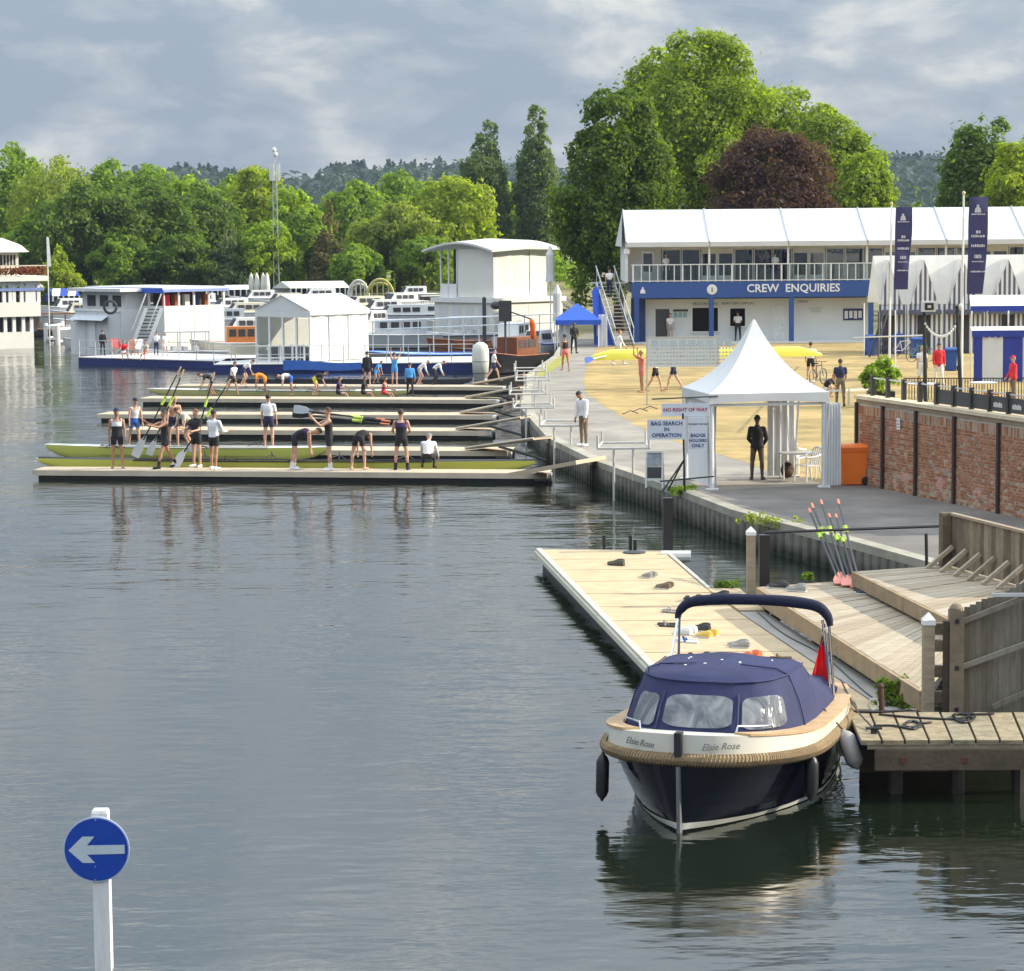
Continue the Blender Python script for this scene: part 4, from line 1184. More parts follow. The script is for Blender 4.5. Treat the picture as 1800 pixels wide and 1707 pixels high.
# --- terrace behind the wall: railings, tables, chairs
ter = []
def cafe_table(px, py, lab):
    p = P(px, py, LAND)
    o = thing('cafe_table', lab, 'table', tuple(p), 0, 'white tables behind the wall')
    MB().lathe((0, 0, .72), [(.52, 0), (.55, .02), (.55, .04), (.5, .05)], 18).build('table_top', whitep, o, world=False)
    MB().tube([(0, 0, .03), (0, 0, .72)], .04, 8).build('leg', whitep, o, world=False)
    MB().lathe((0, 0, .013), [(.25, 0), (.25, .02), (.04, .05)], 12).build('base', whitep, o, world=False)
cafe_table(1620, 708, 'round white table behind the wall, below the red-jacketed man')
cafe_table(1729, 706, 'round white table behind the wall in front of the canvas kiosk')
def slat_chair(px, py, lab, rz):
    p = P(px, py, LAND)
    o = thing('slatted_chair', lab, 'chair', tuple(p), rz, 'orange wooden chairs')
    m_ = pm('teak', (.42, .15, .05), .6, .2, 6)
    for k in range(4): MB().box(-.25, .25, -.24 + k * .13, -.14 + k * .13, .43, .46).build('seat_slat', m_, o, world=False)
    for k in range(4): MB().box(-.25, .25, .26, .29, .52 + k * .11, .60 + k * .11).build('back_slat', m_, o, world=False)
    for sx in (-.27, .23):
        for sy in (-.24, .25):
            MB().box(sx, sx + .05, sy, sy + .05, .013, .95 if sy > 0 else .62).build('leg', m_, o, world=False)
slat_chair(1660, 752, 'orange wooden chair behind the wall, left of the lamp pole', R(20))
slat_chair(1672, 742, 'orange wooden chair with slatted back next to the lamp pole', R(-50))
slat_chair(1745, 735, 'orange wooden chair beside the right-hand white table', R(160))
hr = thing('bar_fence', 'low black vertical-bar fence between the lawn and the terrace', 'fence', tuple(P(1590, 700, LAND)))
f0, f1 = P(1588, 702, LAND), P(1810, 702, LAND)
for k in range(46):
    p = f0.lerp(f1, k / 45)
    MB().box(p.x - .015, p.x + .015, p.y - .015, p.y + .015, LAND, LAND + .82).build('bar', black, hr)
MB().beam(f0 + Vector((0, 0, .84)), f1 + Vector((0, 0, .84)), .03, .04).build('top_rail', black, hr)
# white post-and-rail stub left of the wall end
wr = thing('white_rail', 'low white rail between the tent and the planter', 'rail', tuple(P(1462, 715, LAND)))
a_, c_ = P(1455, 716, LAND), P(1528, 712, LAND)
MB().beam(a_ + Vector((0, 0, .62)), c_ + Vector((0, 0, .62)), .05, .08).build('rail', whitep, wr)
for t_ in (.02, .5, .98):
    q = a_.lerp(c_, t_); MB().box(q.x - .04, q.x + .04, q.y - .04, q.y + .04, LAND, LAND + .66).build('post', whitep, wr)

# --- planter bush
p = P(1548, 716, LAND)
pl = thing('planter_bush', 'bright green laurel bush in a black planter behind the wall end', 'plant', tuple(p))
MB().box(-.5, .5, -.35, .35, .013, .62).build('planter', black, pl, world=False)
lb_ = [(0, 0, 1.0, .55, .5, .5), (-.35, 0, .9, .42, .4, .35), (.35, .1, .95, .42, .4, .4), (.1, 0, 1.35, .38, .36, .45), (-.25, .1, 1.2, .3, .3, .35)]
lb_ += [(.3, -.1, 1.45, .18, .18, .3), (-.5, 0, 1.05, .2, .2, .3), (.0, 0, 1.65, .16, .16, .25)]
link('foliage', quads_mesh('foliage', clumps(lb_, 1500, .10, 5, sub=7, subr=.5, thick=.6), LF['mid']), pl)
MB().tube([(0, 0, .5), (0, 0, 1.2)], .04, 6).build('stem', bark, pl, world=False)

# --- lamp poles, loudspeaker, festoon
def lamp_pole(lab, px, py, ytop, tilt):
    p = P(px, py, LAND)
    tp = D(px + tilt, ytop, p.y)
    o = thing('black_pole', lab, 'pole', tuple(p), 0)
    MB().tube([p, tp], [.075, .055], 8).build('shaft', black, o)
    return o, p, tp
o, p1_, t1_ = lamp_pole('black pole carrying the grey loudspeaker', 1628, 757, 532, -4)
tp = t1_
MB().box(tp.x - .08, tp.x + .36, tp.y - .25, tp.y + .12, tp.z - .3, tp.z + .05).build('loudspeaker', offwhite, o)
MB().box(tp.x - .01, tp.x + .29, tp.y - .27, tp.y - .252, tp.z - .24, tp.z - .01).build('horn_mouth', black, o)
MB().box(tp.x + .08, tp.x + .2, tp.y - .285, tp.y - .272, tp.z - .17, tp.z - .08).build('horn_centre', galv, o)
o, p2_, t2_ = lamp_pole('leaning black lamp pole right of the loudspeaker', 1692, 768, 537, -10)
MB().ell((t2_.x + .12, t2_.y, t2_.z - .05), .08, .08, .12).build('lamp', offwhite, o)
fo = thing('festoon', 'string of white festoon lights and bunting sagging between the black poles', 'string lights', tuple(t1_))
pts = []
for k in range(19):
    u = k / 18
    q = (t1_ + Vector((0, 0, -.5))).lerp(t2_ + Vector((0, 0, -.5)), u); q.z -= .5 * (4 * u * (1 - u)) ** .8
    pts.append(q)
MB().tube(pts, .012, 4).build('cable', black, fo)
for q in pts[1:-1]: MB().ell((q.x, q.y, q.z - .06), .042, .04, .055, 8, 5).build('flag_bulb', whitep, fo)
ln = [D(1500, 590, 128).lerp(t1_ + Vector((0, 0, -1.0)), k / 10) for k in range(11)]
for q in ln: q.z -= .1
MB().tube(ln, .03, 4).build('tape', whitep, fo)

# --- blue bins, bikes
def wheelie(px, py, lab, mat, h=1.07, rz=0, grp='blue wheelie bins', s=1.0):
    p = P(px, py, LAND)
    o = thing('wheelie_bin', lab, 'bin', (p.x, p.y, LAND + .013), rz, grp)
    w0, d0_, w1, d1 = .24 * s, .27 * s, .29 * s, .36 * s
    z1 = h * .9
    m_ = MB().loft([[(-w0, -d0_, .02), (w0, -d0_, .02), (w0, d0_, .02), (-w0, d0_, .02)], [(-w0 * 1.02, -d0_ * 1.03, .1), (w0 * 1.02, -d0_ * 1.03, .1), (w0 * 1.02, d0_ * 1.03, .1), (-w0 * 1.02, d0_ * 1.03, .1)],
                    [(-w1 * .97, -d1 * .95, z1 - .08), (w1 * .97, -d1 * .95, z1 - .08), (w1 * .97, d1 * .95, z1 - .08), (-w1 * .97, d1 * .95, z1 - .08)],
                    [(-w1 * 1.05, -d1 * 1.03, z1 - .07), (w1 * 1.05, -d1 * 1.03, z1 - .07), (w1 * 1.05, d1 * 1.03, z1 - .07), (-w1 * 1.05, d1 * 1.03, z1 - .07)],
                    [(-w1 * 1.05, -d1 * 1.03, z1), (w1 * 1.05, -d1 * 1.03, z1), (w1 * 1.05, d1 * 1.03, z1), (-w1 * 1.05, d1 * 1.03, z1)]])
    m_.build('body', mat, o, world=False)
    MB().loft([[(-w1 * 1.1, -d1 * 1.1, z1 + .003), (w1 * 1.1, -d1 * 1.1, z1 + .003), (w1 * 1.1, d1 * 1.1, z1 + .003), (-w1 * 1.1, d1 * 1.1, z1 + .003)],
               [(-w1 * 1.1, -d1 * 1.1, z1 + .035), (w1 * 1.1, -d1 * 1.1, z1 + .035), (w1 * 1.1, d1 * 1.1, z1 + .035), (-w1 * 1.1, d1 * 1.1, z1 + .035)],
               [(-w1 * .9, -d1 * .85, z1 + .1), (w1 * .9, -d1 * .85, z1 + .1), (w1 * .9, d1 * .95, z1 + .11), (-w1 * .9, d1 * .95, z1 + .11)]]).build('lid', mat, o, world=False)
    MB().tube([(-w1 * .8, d1 + .1, z1), (w1 * .8, d1 + .1, z1)], .022, 6).build('handle', mat, o, world=False)
    for sx in (-w0 - .04, w0 + .04):
        MB().tube([(sx - .03, d0_ + .02, .11), (sx + .03, d0_ + .02, .11)], .11, 14).build('wheel', black, o, world=False)
    return o
wheelie(1497, 852, 'bright orange wheelie bin at the end of the brick wall', orange, 1.08, R(-84), None, 1.08)
bb = pm('bin_blue', (0.02, 0.08, 0.33), .5, .1, 3)
wheelie(1532, 625, 'blue wheelie bin under the right end of the blue fascia', bb, 1.1, .3)
wheelie(1612, 630, 'blue wheelie bin beside the parked bicycles', bb, 1.1, .1)
wheelie(1672, 652, 'blue wheelie bin right of the red-jacketed man', bb, 1.1, -.2)
wheelie(1576, 622, 'blue wheelie bin between the parked bicycles', bb, 1.1, .1)
def bicycle(px, py, lab, rz, mat, lean=0, base=LAND):
    p = P(px, py, base)
    o = thing('bicycle', lab, 'bicycle', (p.x, p.y, base + .012), rz, 'bicycles')
    for sx in (-.52, .52):
        wl_ = MB()
        ring = [(sx + .335 * math.cos(a), 0, .335 + .335 * math.sin(a)) for a in [6.2832 * k / 20 for k in range(21)]]
        wl_.tube(ring, .022, 6, cap=False)
        w_ = wl_.build('wheel', black, o, world=False)
        sp_ = MB()
        for k in range(8):
            a = 6.2832 * k / 8; sp_.tube([(sx, 0, .335), (sx + .32 * math.cos(a), 0, .335 + .32 * math.sin(a))], .004, 3)
        sp_.build('spokes', galv, w_, world=False)
    f_ = MB()
    bbk, st, hd, rw, fw_ = (-.08, 0, .30), (-.2, 0, .86), (.36, 0, .84), (-.52, 0, .335), (.52, 0, .335)
    for a_, c_ in ((bbk, st), (bbk, (.38, 0, .74)), ((-.19, 0, .8), hd), (rw, bbk), (rw, (-.18, 0, .78)), (hd, fw_)): f_.tube([a_, c_], .02, 6)
    f_.build('frame', mat, o, world=False)
    MB().box(-.33, -.07, -.06, .06, .9, .95).build('saddle', black, o, world=False)
    MB().tube([(-.2, 0, .84), (-.2, 0, .91)], .015, 6).build('seat_post', galv, o, world=False)
    MB().tube([(.30, -.28, 1.0), (.36, -.2, .99), (.35, 0, .97), (.36, .2, .99), (.30, .28, 1.0)], .014, 6).build('handlebar', black, o, world=False)
    MB().tube([(.355, 0, .83), (.35, 0, .97)], .016, 6).build('stem', black, o, world=False)
    o.rotation_euler = (lean, 0, rz)
    return o
bicycle(1556, 624, 'parked bicycle nearest the blue fascia end', .15, darkgrey)
bicycle(1588, 627, 'pale framed bicycle parked between blue bins', .3, offwhite)
bicycle(1618, 636, 'dark bicycle parked left of the loudspeaker pole', .4, pm('bike_green', (.05, .2, .12), .4))
bicycle(1438, 676, 'black bicycle with dropped handlebar held by the man in a white shirt', 1.0, black)
# leaning dark poles by the bins, thin white posts
lp = thing('leaning_poles', 'dark poles leaning together against the end of the blue fascia', 'poles', tuple(P(1530, 628, LAND)))
for a_, c_ in (((1528, 628), (1556, 540)), ((1536, 626), (1562, 545)), ((1544, 628), (1545, 548))):
    p = P(a_[0], a_[1], LAND); q = D(c_[0], c_[1], p.y + .6)
    MB().tube([p, q], .06, 6).build('pole', darkgrey, lp)
for i, (x, y, yt) in enumerate(((1519, 628, 533), (1574, 645, 545))):
    p = P(x, y, LAND); o = thing('thin_post', ['thin white post in front of the notice board', 'thin white post in front of the parked bicycles'][i], 'post', tuple(p), 0, 'thin white posts')
    q = D(x, yt, p.y); MB().tube([p, q], .035, 6).build('shaft', whitep, o)
    MB().lathe((p.x, p.y, LAND), [(.16, .013), (.16, .03), (.05, .05)], 10).build('base', galv, o)

# --- table and chairs in the tent
p = P(1402, 842, LAND)
tb = thing('folding_table', 'pale folding table inside the pagoda tent', 'table', tuple(p), R(6))
MB().box(-.5, .5, -.33, .33, .70, .735).build('table_top', pm('table_grey', (.42, .40, .38), .5, .1, 3), tb, world=False)
for sx in (-.44, .44):
    for sy in (-.27, .27):
        MB().tube([(sx, sy, .013), (sx, sy, .70)], .02, 6).build('leg', whitep, tb, world=False)
def mono_chair(px, py, lab, rz):
    p = P(px, py, LAND)
    o = thing('plastic_chair', lab, 'chair', (p.x, p.y, LAND + .012), rz, 'white plastic garden chairs')
    MB().loft([[(-.24, -.24, .42), (.24, -.24, .42), (.21, .2, .40), (-.21, .2, .40)], [(-.24, -.24, .445), (.24, -.24, .445), (.21, .2, .425), (-.21, .2, .425)]]).build('seat', whitep, o, world=False)
    bk = MB()
    for k in range(5):
        x_ = -.17 + k * .085
        bk.slab([(x_ - .025, .2, .43), (x_ + .025, .2, .43), (x_ * 1.1 + .028, .33, .86), (x_ * 1.1 - .028, .33, .86)], .015, (0, -1, .2))
    bk.tube([(-.24, .3, .8), (-.14, .335, .88), (0, .34, .9), (.14, .335, .88), (.24, .3, .8)], .025, 6)
    bk.build('backrest', whitep, o, world=False)
    for sx in (-1, 1):
        MB().tube([(sx * .27, -.27, .0), (sx * .25, -.22, .64)], [.028, .022], 6).build('leg', whitep, o, world=False)
        MB().tube([(sx * .26, .3, .0), (sx * .22, .2, .42)], [.028, .022], 6).build('leg', whitep, o, world=False)
        MB().tube([(sx * .25, -.24, .65), (sx * .27, 0, .66), (sx * .24, .28, .72)], .028, 6).build('armrest', whitep, o, world=False)
mono_chair(1421, 846, 'white plastic garden chair at the table in front', R(-60))
mono_chair(1396, 832, 'white plastic garden chair behind the tent table', R(150))
p = P(1384, 841, LAND)
o = thing('rucksack', 'dark brown rucksack on the ground under the tent table', 'bag', (p.x, p.y, LAND + .012), .3)
MB().ell((0, 0, .22), .2, .14, .22, 12, 8).build('body', pm('bag_brown', (.05, .025, .015), .8, .4, 8), o, smooth=True, world=False)
MB().tube([(-.05, 0, .43), (0, 0, .48), (.05, 0, .43)], .012, 5).build('carry_loop', black, o, world=False)
MB().ell((0, -.13, .15), .13, .05, .11, 10, 6).build('pocket', pm('bag_brown2', (.09, .04, .02), .8, .3, 8), o, smooth=True, world=False)

# --- boat racks (sling frames) along the quay
rackm = pm('rack_white', (.56, .55, .52), .5, .2, 5)
def boat_rack(px, py, lab, rz, h=.75):
    p = P(px, py, LAND)
    o = thing('boat_rack', lab, 'boat rack', (p.x, p.y, LAND + .012), rz, 'white boat racks along the quay')
    for sx in (-.27, .27):
        MB().tube([(sx, 0, -.9), (sx, 0, h)], .035, 7).build('upright', rackm, o, world=False)
    MB().tube([(-.75, 0, h), (.75, 0, h)], .035, 7).build('crossbar', rackm, o, world=False)
    MB().tube([(-.6, .5, h + .12), (.6, .5, h + .12)], .03, 7).build('crossbar', rackm, o, world=False)
    for sx in (-.72, .72):
        MB().tube([(sx, 0, h), (sx, 0, h + .36)], .035, 7).build('horn', rackm, o, world=False)
        MB().tube([(sx * .85, .5, h + .12), (sx * .85, .5, h + .45)], .03, 7).build('horn', rackm, o, world=False)
        MB().tube([(sx, 0, h + .02), (sx * .85, .5, h + .13)], .028, 6).build('side_tube', rackm, o, world=False)
    return o
boat_rack(1096, 834, 'white tubular boat rack on the quay nearest the pavement sign', R(-4), .72)
boat_rack(989, 783, 'white boat rack on the quay beside the man in the white jumper', R(-8), .62)
boat_rack(938, 745, 'white boat rack at the third gangway', R(0), .55)
boat_rack(928, 716, 'white boat rack at the fourth gangway', R(5), .5)
boat_rack(936, 690, 'white boat rack at the fifth gangway', R(5), .5)
boat_rack(932, 672, 'white boat rack at the far end of the quay near the verge', R(5), .5)
tr_ = thing('lawn_trestles', 'low folded trestles lying on the edge of the lawn', 'trestle', tuple(P(1120, 728, LAND)))
for i, (x, y) in enumerate(((1108, 728), (1125, 724), (1142, 720))):
    p = P(x, y, LAND)
    MB().tube([(p.x - .3, p.y - .2, LAND + .02), (p.x, p.y, LAND + .13), (p.x + .3, p.y + .1, LAND + .02)], .02, 5).build('trestle_leg', darkgrey, tr_)

# ================================================================== FLOATING DOCK AND DECKS
DZ = .38
dk = [P(942, 966, DZ), P(1168, 969, DZ), P(1243, 1034, DZ), P(1300, 1034, DZ), P(1610, 1246, DZ), P(1215, 1250, DZ)]
dock = thing('floating_dock', 'long tan floating landing stage behind the blue launch', 'dock', (dk[0].x, dk[0].y, 0))
tan = pm('dock_tan', (0.57, 0.435, 0.265), .8, .16, 2.2, .4, 60, orand=.06, hue=(.49, .375, .23))
dgrey = pm('dock_grey', (0.35, 0.325, 0.29), .85, .14, 1.5, .3, 40)
lA, lB = dk[0], dk[5]
def dockr(t_):      # right edge of the tan surface
    y = lA.y + (lB.y - lA.y) * t_
    pts = [dk[1], dk[2], P(1262, 1050, DZ), P(1395, 1140, DZ), P(1560, 1250, DZ)]
    for a_, c_ in zip(pts, pts[1:]):
        if a_.y >= y >= c_.y:
            k = (a_.y - y) / (a_.y - c_.y); return a_.lerp(c_, k)
    return pts[-1] if y < pts[-1].y else pts[0]
npn = 11
for k in range(npn):
    t0, t1 = k / npn + .0012, (k + 1) / npn - .0012
    a_, c_ = lA.lerp(lB, t0), lA.lerp(lB, t1)
    q0, q1 = dockr(t0), dockr(t1)
    MB().prism([(a_.x + .13, a_.y), (q0.x - .03, q0.y), (q1.x - .03, q1.y), (c_.x + .13, c_.y)], DZ - .05, DZ + .001 * (k % 2)).build('deck_panel', tan, dock)
gs = [dockr(.42) + Vector((.02, 0, 0))]
MB().prism([(p.x, p.y) for p in (P(1300, 1075, DZ), P(1345, 1075, DZ), P(1612, 1248, DZ), P(1562, 1250, DZ), P(1397, 1140, DZ))], DZ - .06, DZ - .006).build('side_walkway', dgrey, dock)
MB().prism([(p.x, p.y) for p in (P(1243, 1034, DZ), P(1300, 1034, DZ), P(1345, 1072, DZ), P(1300, 1072, DZ))], DZ - .06, DZ - .004).build('side_walkway', tan, dock)
trim = pm('dock_trim', (0.52, 0.50, 0.42), .5, .12, 2, streak=.2)
dirv = (lB - lA).normalized(); nrm_ = Vector((dirv.y, -dirv.x, 0)); nrm_ = nrm_ if nrm_.x < 0 else -nrm_
for k in range(4):
    a_, c_ = lA.lerp(lB, k / 4 + .001), lA.lerp(lB, (k + 1) / 4 - .001)
    q = [a_ + nrm_ * .0, c_ + nrm_ * .0, c_ - nrm_ * .12, a_ - nrm_ * .12]
    MB().prism([(p.x, p.y) for p in q], DZ - .15, DZ + .03).build('edge_trim', trim, dock)
    q = [a_ + nrm_ * .04, c_ + nrm_ * .04, c_ - nrm_ * .1, a_ - nrm_ * .1]
    MB().prism([(p.x, p.y) for p in q], DZ - .13, DZ - .03).build('rubbing_strip', pm('dock_strip', (.60, .57, .45), .5), dock)
MB().prism([(p.x, p.y) for p in (lA + Vector((.15, -.1, 0)), dk[1] + Vector((-.2, -.1, 0)), dk[2] + Vector((-.3, 0, 0)), dk[4] + Vector((-.4, .3, 0)), lB + Vector((.2, .2, 0)))], -.4, DZ - .16).build('float', black, dock)
MB().beam(lA + Vector((.05, .02, -.05)), dk[1] + Vector((0, .02, -.05)), .06, .12).build('end_trim', trim, dock)
MB().beam(dk[1] + Vector((.03, 0, -.04)), dk[2] + Vector((.03, 0, -.04)), .08, .12).build('end_trim', trim, dock)
# pile collar and cleats at the far end
pc = D(1188, 976, dk[1].y - .3)
MB().tube([(dk[1].x - .1, dk[1].y - .5, DZ - .05), (dk[1].x + .55, dk[1].y - .55, DZ - .05)], .13, 10).build('pile_collar', offwhite, dock)
for x, y, h_ in ((1062, 966, .32), (1108, 968, .34), (1116, 969, .26)):
    p = P(x, y, DZ)
    MB().tube([(p.x, p.y, DZ), (p.x, p.y, DZ + h_)], .04, 7).build('mooring_pin', black, dock)
MB().lathe(tuple(P(1115, 972, DZ)), [(.25, 0), (.25, .03), (.1, .05)], 12).build('rope_coil', darkgrey, dock)
# dark cable lying on the dock
cab = thing('dock_cable', 'thin dark cable wandering along the grey side of the dock', 'cable', tuple(P(1420, 1120, DZ)))
r = random.Random(2)
pts = []
for k in range(24):
    u = k / 23; x = 1330 + 230 * u; y = 1075 + 165 * u + 6 * math.sin(u * 9)
    q = P(x, y, DZ); q.z = DZ + .012; pts.append(q)
MB().tube(pts, .012, 4).build('cable', black, cab)

# --- shoes on the dock
def shoes(px, py, lab, mat, rz, kind='shoe', z=DZ, gap=.17, jitter=.3, sole=None):
    p = P(px, py, z)
    o = thing('shoes', lab, 'shoes', (p.x, p.y, z + .003), rz, 'shoes left on the dock')
    o.scale = (1.35, 1.35, 1.2)
    for i, sx in enumerate((-gap / 2, gap / 2)):
        m_ = MB()
        ang_ = jitter * (i - .5)
        def tf(x, y, zz): return (sx + x * math.cos(ang_) - y * math.sin(ang_), x * math.sin(ang_) + y * math.cos(ang_) + (.06 * i), zz)
        if kind == 'shoe':
            st = [(-.13, .034, .085), (-.09, .042, .10), (-.03, .042, .095), (.04, .046, .062), (.10, .048, .05), (.145, .03, .035)]
            m_.loft([[tf(-w_, y, .014), tf(w_, y, .014), tf(w_ * 1.0, y, h_ * .6), tf(w_ * .5, y, h_), tf(-w_ * .5, y, h_), tf(-w_ * 1.0, y, h_ * .6)] for y, w_, h_ in st])
            s_ = m_.build('shoe', mat, o, world=False)
            so = MB(); so.loft([[tf(-w_ * 1.1, y, 0), tf(w_ * 1.1, y, 0), tf(w_ * 1.1, y, .016), tf(-w_ * 1.1, y, .016)] for y, w_, h_ in st])
            so.build('sole', sole or offwhite, s_, world=False)
        else:
            st = [(-.14, .035), (-.08, .042), (.0, .04), (.08, .05), (.13, .04)]
            m_.loft([[tf(-w_, y, 0), tf(w_, y, 0), tf(w_, y, .025), tf(-w_, y, .025)] for y, w_ in st])
            s_ = m_.build('slider', mat, o, world=False)
            st_ = MB(); st_.tube([tf(-.045, .03, .015), tf(-.03, .04, .06), tf(.03, .04, .06), tf(.045, .03, .015)], .014, 5)
            st_.build('strap', sole or mat, s_, world=False)
sb = pm('shoe_black', (.03, .03, .03), .7); sg = pm('shoe_grey', (.28, .27, .24), .7); swh = pm('shoe_white', (.7, .7, .68), .6)
sor = pm('shoe_orange', (.62, .18, .08), .6); sy_ = pm('shoe_yellow', (.7, .45, .08), .6); sbr = pm('shoe_brown', (.16, .11, .07), .7)
shoes(1087, 993, 'pair of dark olive shoes nearest the far end of the dock', pm('shoe_olive', (.08, .075, .05), .8), 1.2, sole=sb)
shoes(1143, 1015, 'single small grey pair of shoes left of centre on the far dock', sg, .6, gap=.1)
shoes(1171, 1034, 'brown and cream trainers alone in the middle of the dock', sbr, 1.0)
shoes(1218, 1056, 'black shoes just above the navy canvas hoop, left of the grey pair', sb, .2)
shoes(1184, 1076, 'grey sliders by the left leg of the canvas hoop', sg, 1.1, 'slider')
shoes(1178, 1100, 'black sliders with grey strap outside the hoop leg', sb, 1.3, 'slider', sole=sg)
shoes(1209, 1113, 'white trainers in the cluster beside the hoop leg', swh, .9)
shoes(1236, 1108, 'black trainers with white soles in the shoe cluster', sb, 1.2, sole=swh)
shoes(1246, 1119, 'yellow and white trainers in the shoe cluster', sy_, .8)
shoes(1212, 1128, 'white and blue sliders below the cluster', swh, 1.3, 'slider', sole=blue)
shoes(1304, 1137, 'grey canvas trainers in the middle of the near dock', sg, 1.25)
shoes(1228, 1158, 'pair of black shoes standing upright just above the blue cover', sb, .05, gap=.2)
shoes(1293, 1158, 'orange and white flip-flops above the blue cover', sor, .9, 'slider')
shoes(1322, 1155, 'small red-orange shoes right of the flip-flops', sor, .4, gap=.12)
shoes(1378, 1160, 'dark grey loafers nearest the red flag', sbr, 1.3, 'slider')
shoes(1270, 1050, 'dark trainers at the back edge of the dock by the post', sb, 1.2)

# --- timber decks
LZ, HZ = .80, 1.12
shoes(1372, 1033, 'black trainers on the far corner of the lower timber deck', sb, 1.3, z=LZ)
shoes(1405, 1038, 'grey and white trainers on the lower timber deck by the oars', sg, 1.2, z=LZ, sole=swh)
shoes(1525, 1043, 'black and white shoes beside the coral oar blades', sb, 1.3, z=LZ, sole=swh)
lowc = [P(1335, 1032, LZ), P(1505, 1018, LZ), P(1690, 1120, LZ), P(1625, 1215, LZ)]
ld = thing('low_deck', 'lower weathered timber landing deck beside the floating dock', 'deck', tuple(lowc[0].xy) + (0,))
def planks(parent, c, n, z, th, mat, gap=.022):
    """planks that run from the left edge c0-c3 to the right edge c1-c2"""
    for k in range(n):
        t0, t1 = k / n, (k + 1) / n
        a_, d_ = c[0].lerp(c[3], t0), c[0].lerp(c[3], t1)
        b_, e_ = c[1].lerp(c[2], t0), c[1].lerp(c[2], t1)
        g_ = (d_ - a_).normalized() * gap; h_ = (e_ - b_).normalized() * gap
        zo = random.uniform(-.006, .004)
        MB().prism([(p.x, p.y) for p in (a_ + g_, b_ + h_, e_, d_)], z - th + zo, z + zo).build('plank', mat, parent)
lowext = [lowc[0], lowc[1] + Vector((.35, 0, 0)), P(1700, 1128, LZ) + Vector((0, 0, 0)), lowc[3]]
planks(ld, lowext, 38, LZ, .04, timber)
MB().prism([(p.x, p.y) for p in (lowext[0] + Vector((.1, -.05, 0)), lowext[1] + Vector((-.1, -.05, 0)), lowext[2] + Vector((-.1, .1, 0)), lowext[3] + Vector((.1, .1, 0)))], LZ - .14, LZ - .06).build('gap_shade_sheet', black, ld)  # added black sheet that makes the plank gaps read as shade
def fascia(parent, a, b_, z0, z1, th, n, mat, name='edge_beam'):
    for k in range(n):
        p, q = a.lerp(b_, k / n + .002), a.lerp(b_, (k + 1) / n - .002)
        MB().beam(Vector((p.x, p.y, (z0 + z1) / 2)), Vector((q.x, q.y, (z0 + z1) / 2)), th, z1 - z0).build(name, mat, parent)
beamm = pm('deck_beam', (0.32, 0.235, 0.14), .85, .25, 3, .5, 20, orand=.12)
dl = (lowc[3] - lowc[0]).normalized(); dn = Vector((-dl.y, dl.x, 0)); dn = dn if dn.x < 0 else -dn
fascia(ld, lowc[0] + dn * .04, lowc[3] + dn * .04, LZ - .30, LZ - .002, .06, 2, beamm)
fascia(ld, lowc[0] + Vector((0, .04, 0)), lowext[1] + Vector((0, .04, 0)), LZ - .28, LZ - .004, .06, 1, beamm)
for t_ in (.05, .35, .65, .95):
    for u in (.1, .9):
        q = lowc[0].lerp(lowc[3], t_).lerp(lowc[1].lerp(lowc[2], t_), u)
        MB().tube([(q.x, q.y, -1), (q.x, q.y, LZ - .05)], .09, 7).build('support', timberd, ld)
highc = [P(1503, 1004, HZ), P(1655, 994, HZ), P(1830, 1035, HZ), P(1675, 1088, HZ)]
hdk = thing('high_deck', 'upper weathered timber deck in front of the close-boarded fence', 'deck', tuple(highc[0].xy) + (0,))
highx = [highc[0], highc[1], P(1900, 1045, HZ), P(1700, 1102, HZ)]
planks(hdk, highx, 22, HZ, .04, timber)
MB().prism([(p.x, p.y) for p in (highx[0] + Vector((.1, -.05, 0)), highx[1] + Vector((-.1, -.05, 0)), highx[2] + Vector((-.1, .1, 0)), highx[3] + Vector((.1, .1, 0)))], HZ - .14, HZ - .06).build('gap_shade_sheet', black, hdk)  # same added sheet, darkens the gaps of the upper planks like shade
dl = (highx[3] - highx[0]).normalized(); dn = Vector((-dl.y, dl.x, 0)); dn = dn if dn.x < 0 else -dn
fascia(hdk, highx[0] + dn * .04, highx[3] + dn * .04, HZ - .26, HZ - .002, .06, 2, beamm)
for t_ in (.05, .5, .95):
    q = highx[0].lerp(highx[3], t_) - dn * .2
    MB().tube([(q.x, q.y, -1), (q.x, q.y, HZ - .05)], .09, 7).build('support', timberd, hdk)
# posts
def post(lab, px, pyb, pyt, z0, wpx, mat, cap=None, shape='square', name='timber_post', grp=None, root=-1.2):
    p = P(px, pyb, z0); tp = D(px, pyt, p.y)
    o = thing(name, lab, 'post', (p.x, p.y, root), 0, grp)
    hw = wpx / scale_at(p) / 2
    top_ = tp.z - (.12 if cap else 0)
    MB().box(p.x - hw, p.x + hw, p.y - hw, p.y + hw, root, top_).build('shaft', mat, o)
    if cap:
        MB().loft([[(p.x + a_ * hw * 1.15, p.y + b_ * hw * 1.15, top_ + .001) for a_, b_ in ((-1, -1), (1, -1), (1, 1), (-1, 1))], [(p.x + a_ * hw * 1.15, p.y + b_ * hw * 1.15, top_ + .07) for a_, b_ in ((-1, -1), (1, -1), (1, 1), (-1, 1))],
                   [(p.x + a_ * hw * .1, p.y + b_ * hw * .1, top_ + .17) for a_, b_ in ((-1, -1), (1, -1), (1, 1), (-1, 1))]]).build('cap', cap, o)
    return o, p, tp
post('square black pile at the far right corner of the tan dock', 1174, 968, 875, DZ, 17, black, offwhite and None, grp='mooring piles')
o, pA, tA = post('grey timber pile with a white pyramid cap beside the black pile', 1320, 1048, 930, .3, 15, timber, whitep, grp='mooring piles')
post('black pile just right of the white-capped pile', 1343, 1030, 940, .75, 18, black, grp='mooring piles')
o, pB, tB = post('near white-capped timber pile in front of the boarded gate', 1631, 1250, 1083, .7, 20, timber, whitep, grp='mooring piles')
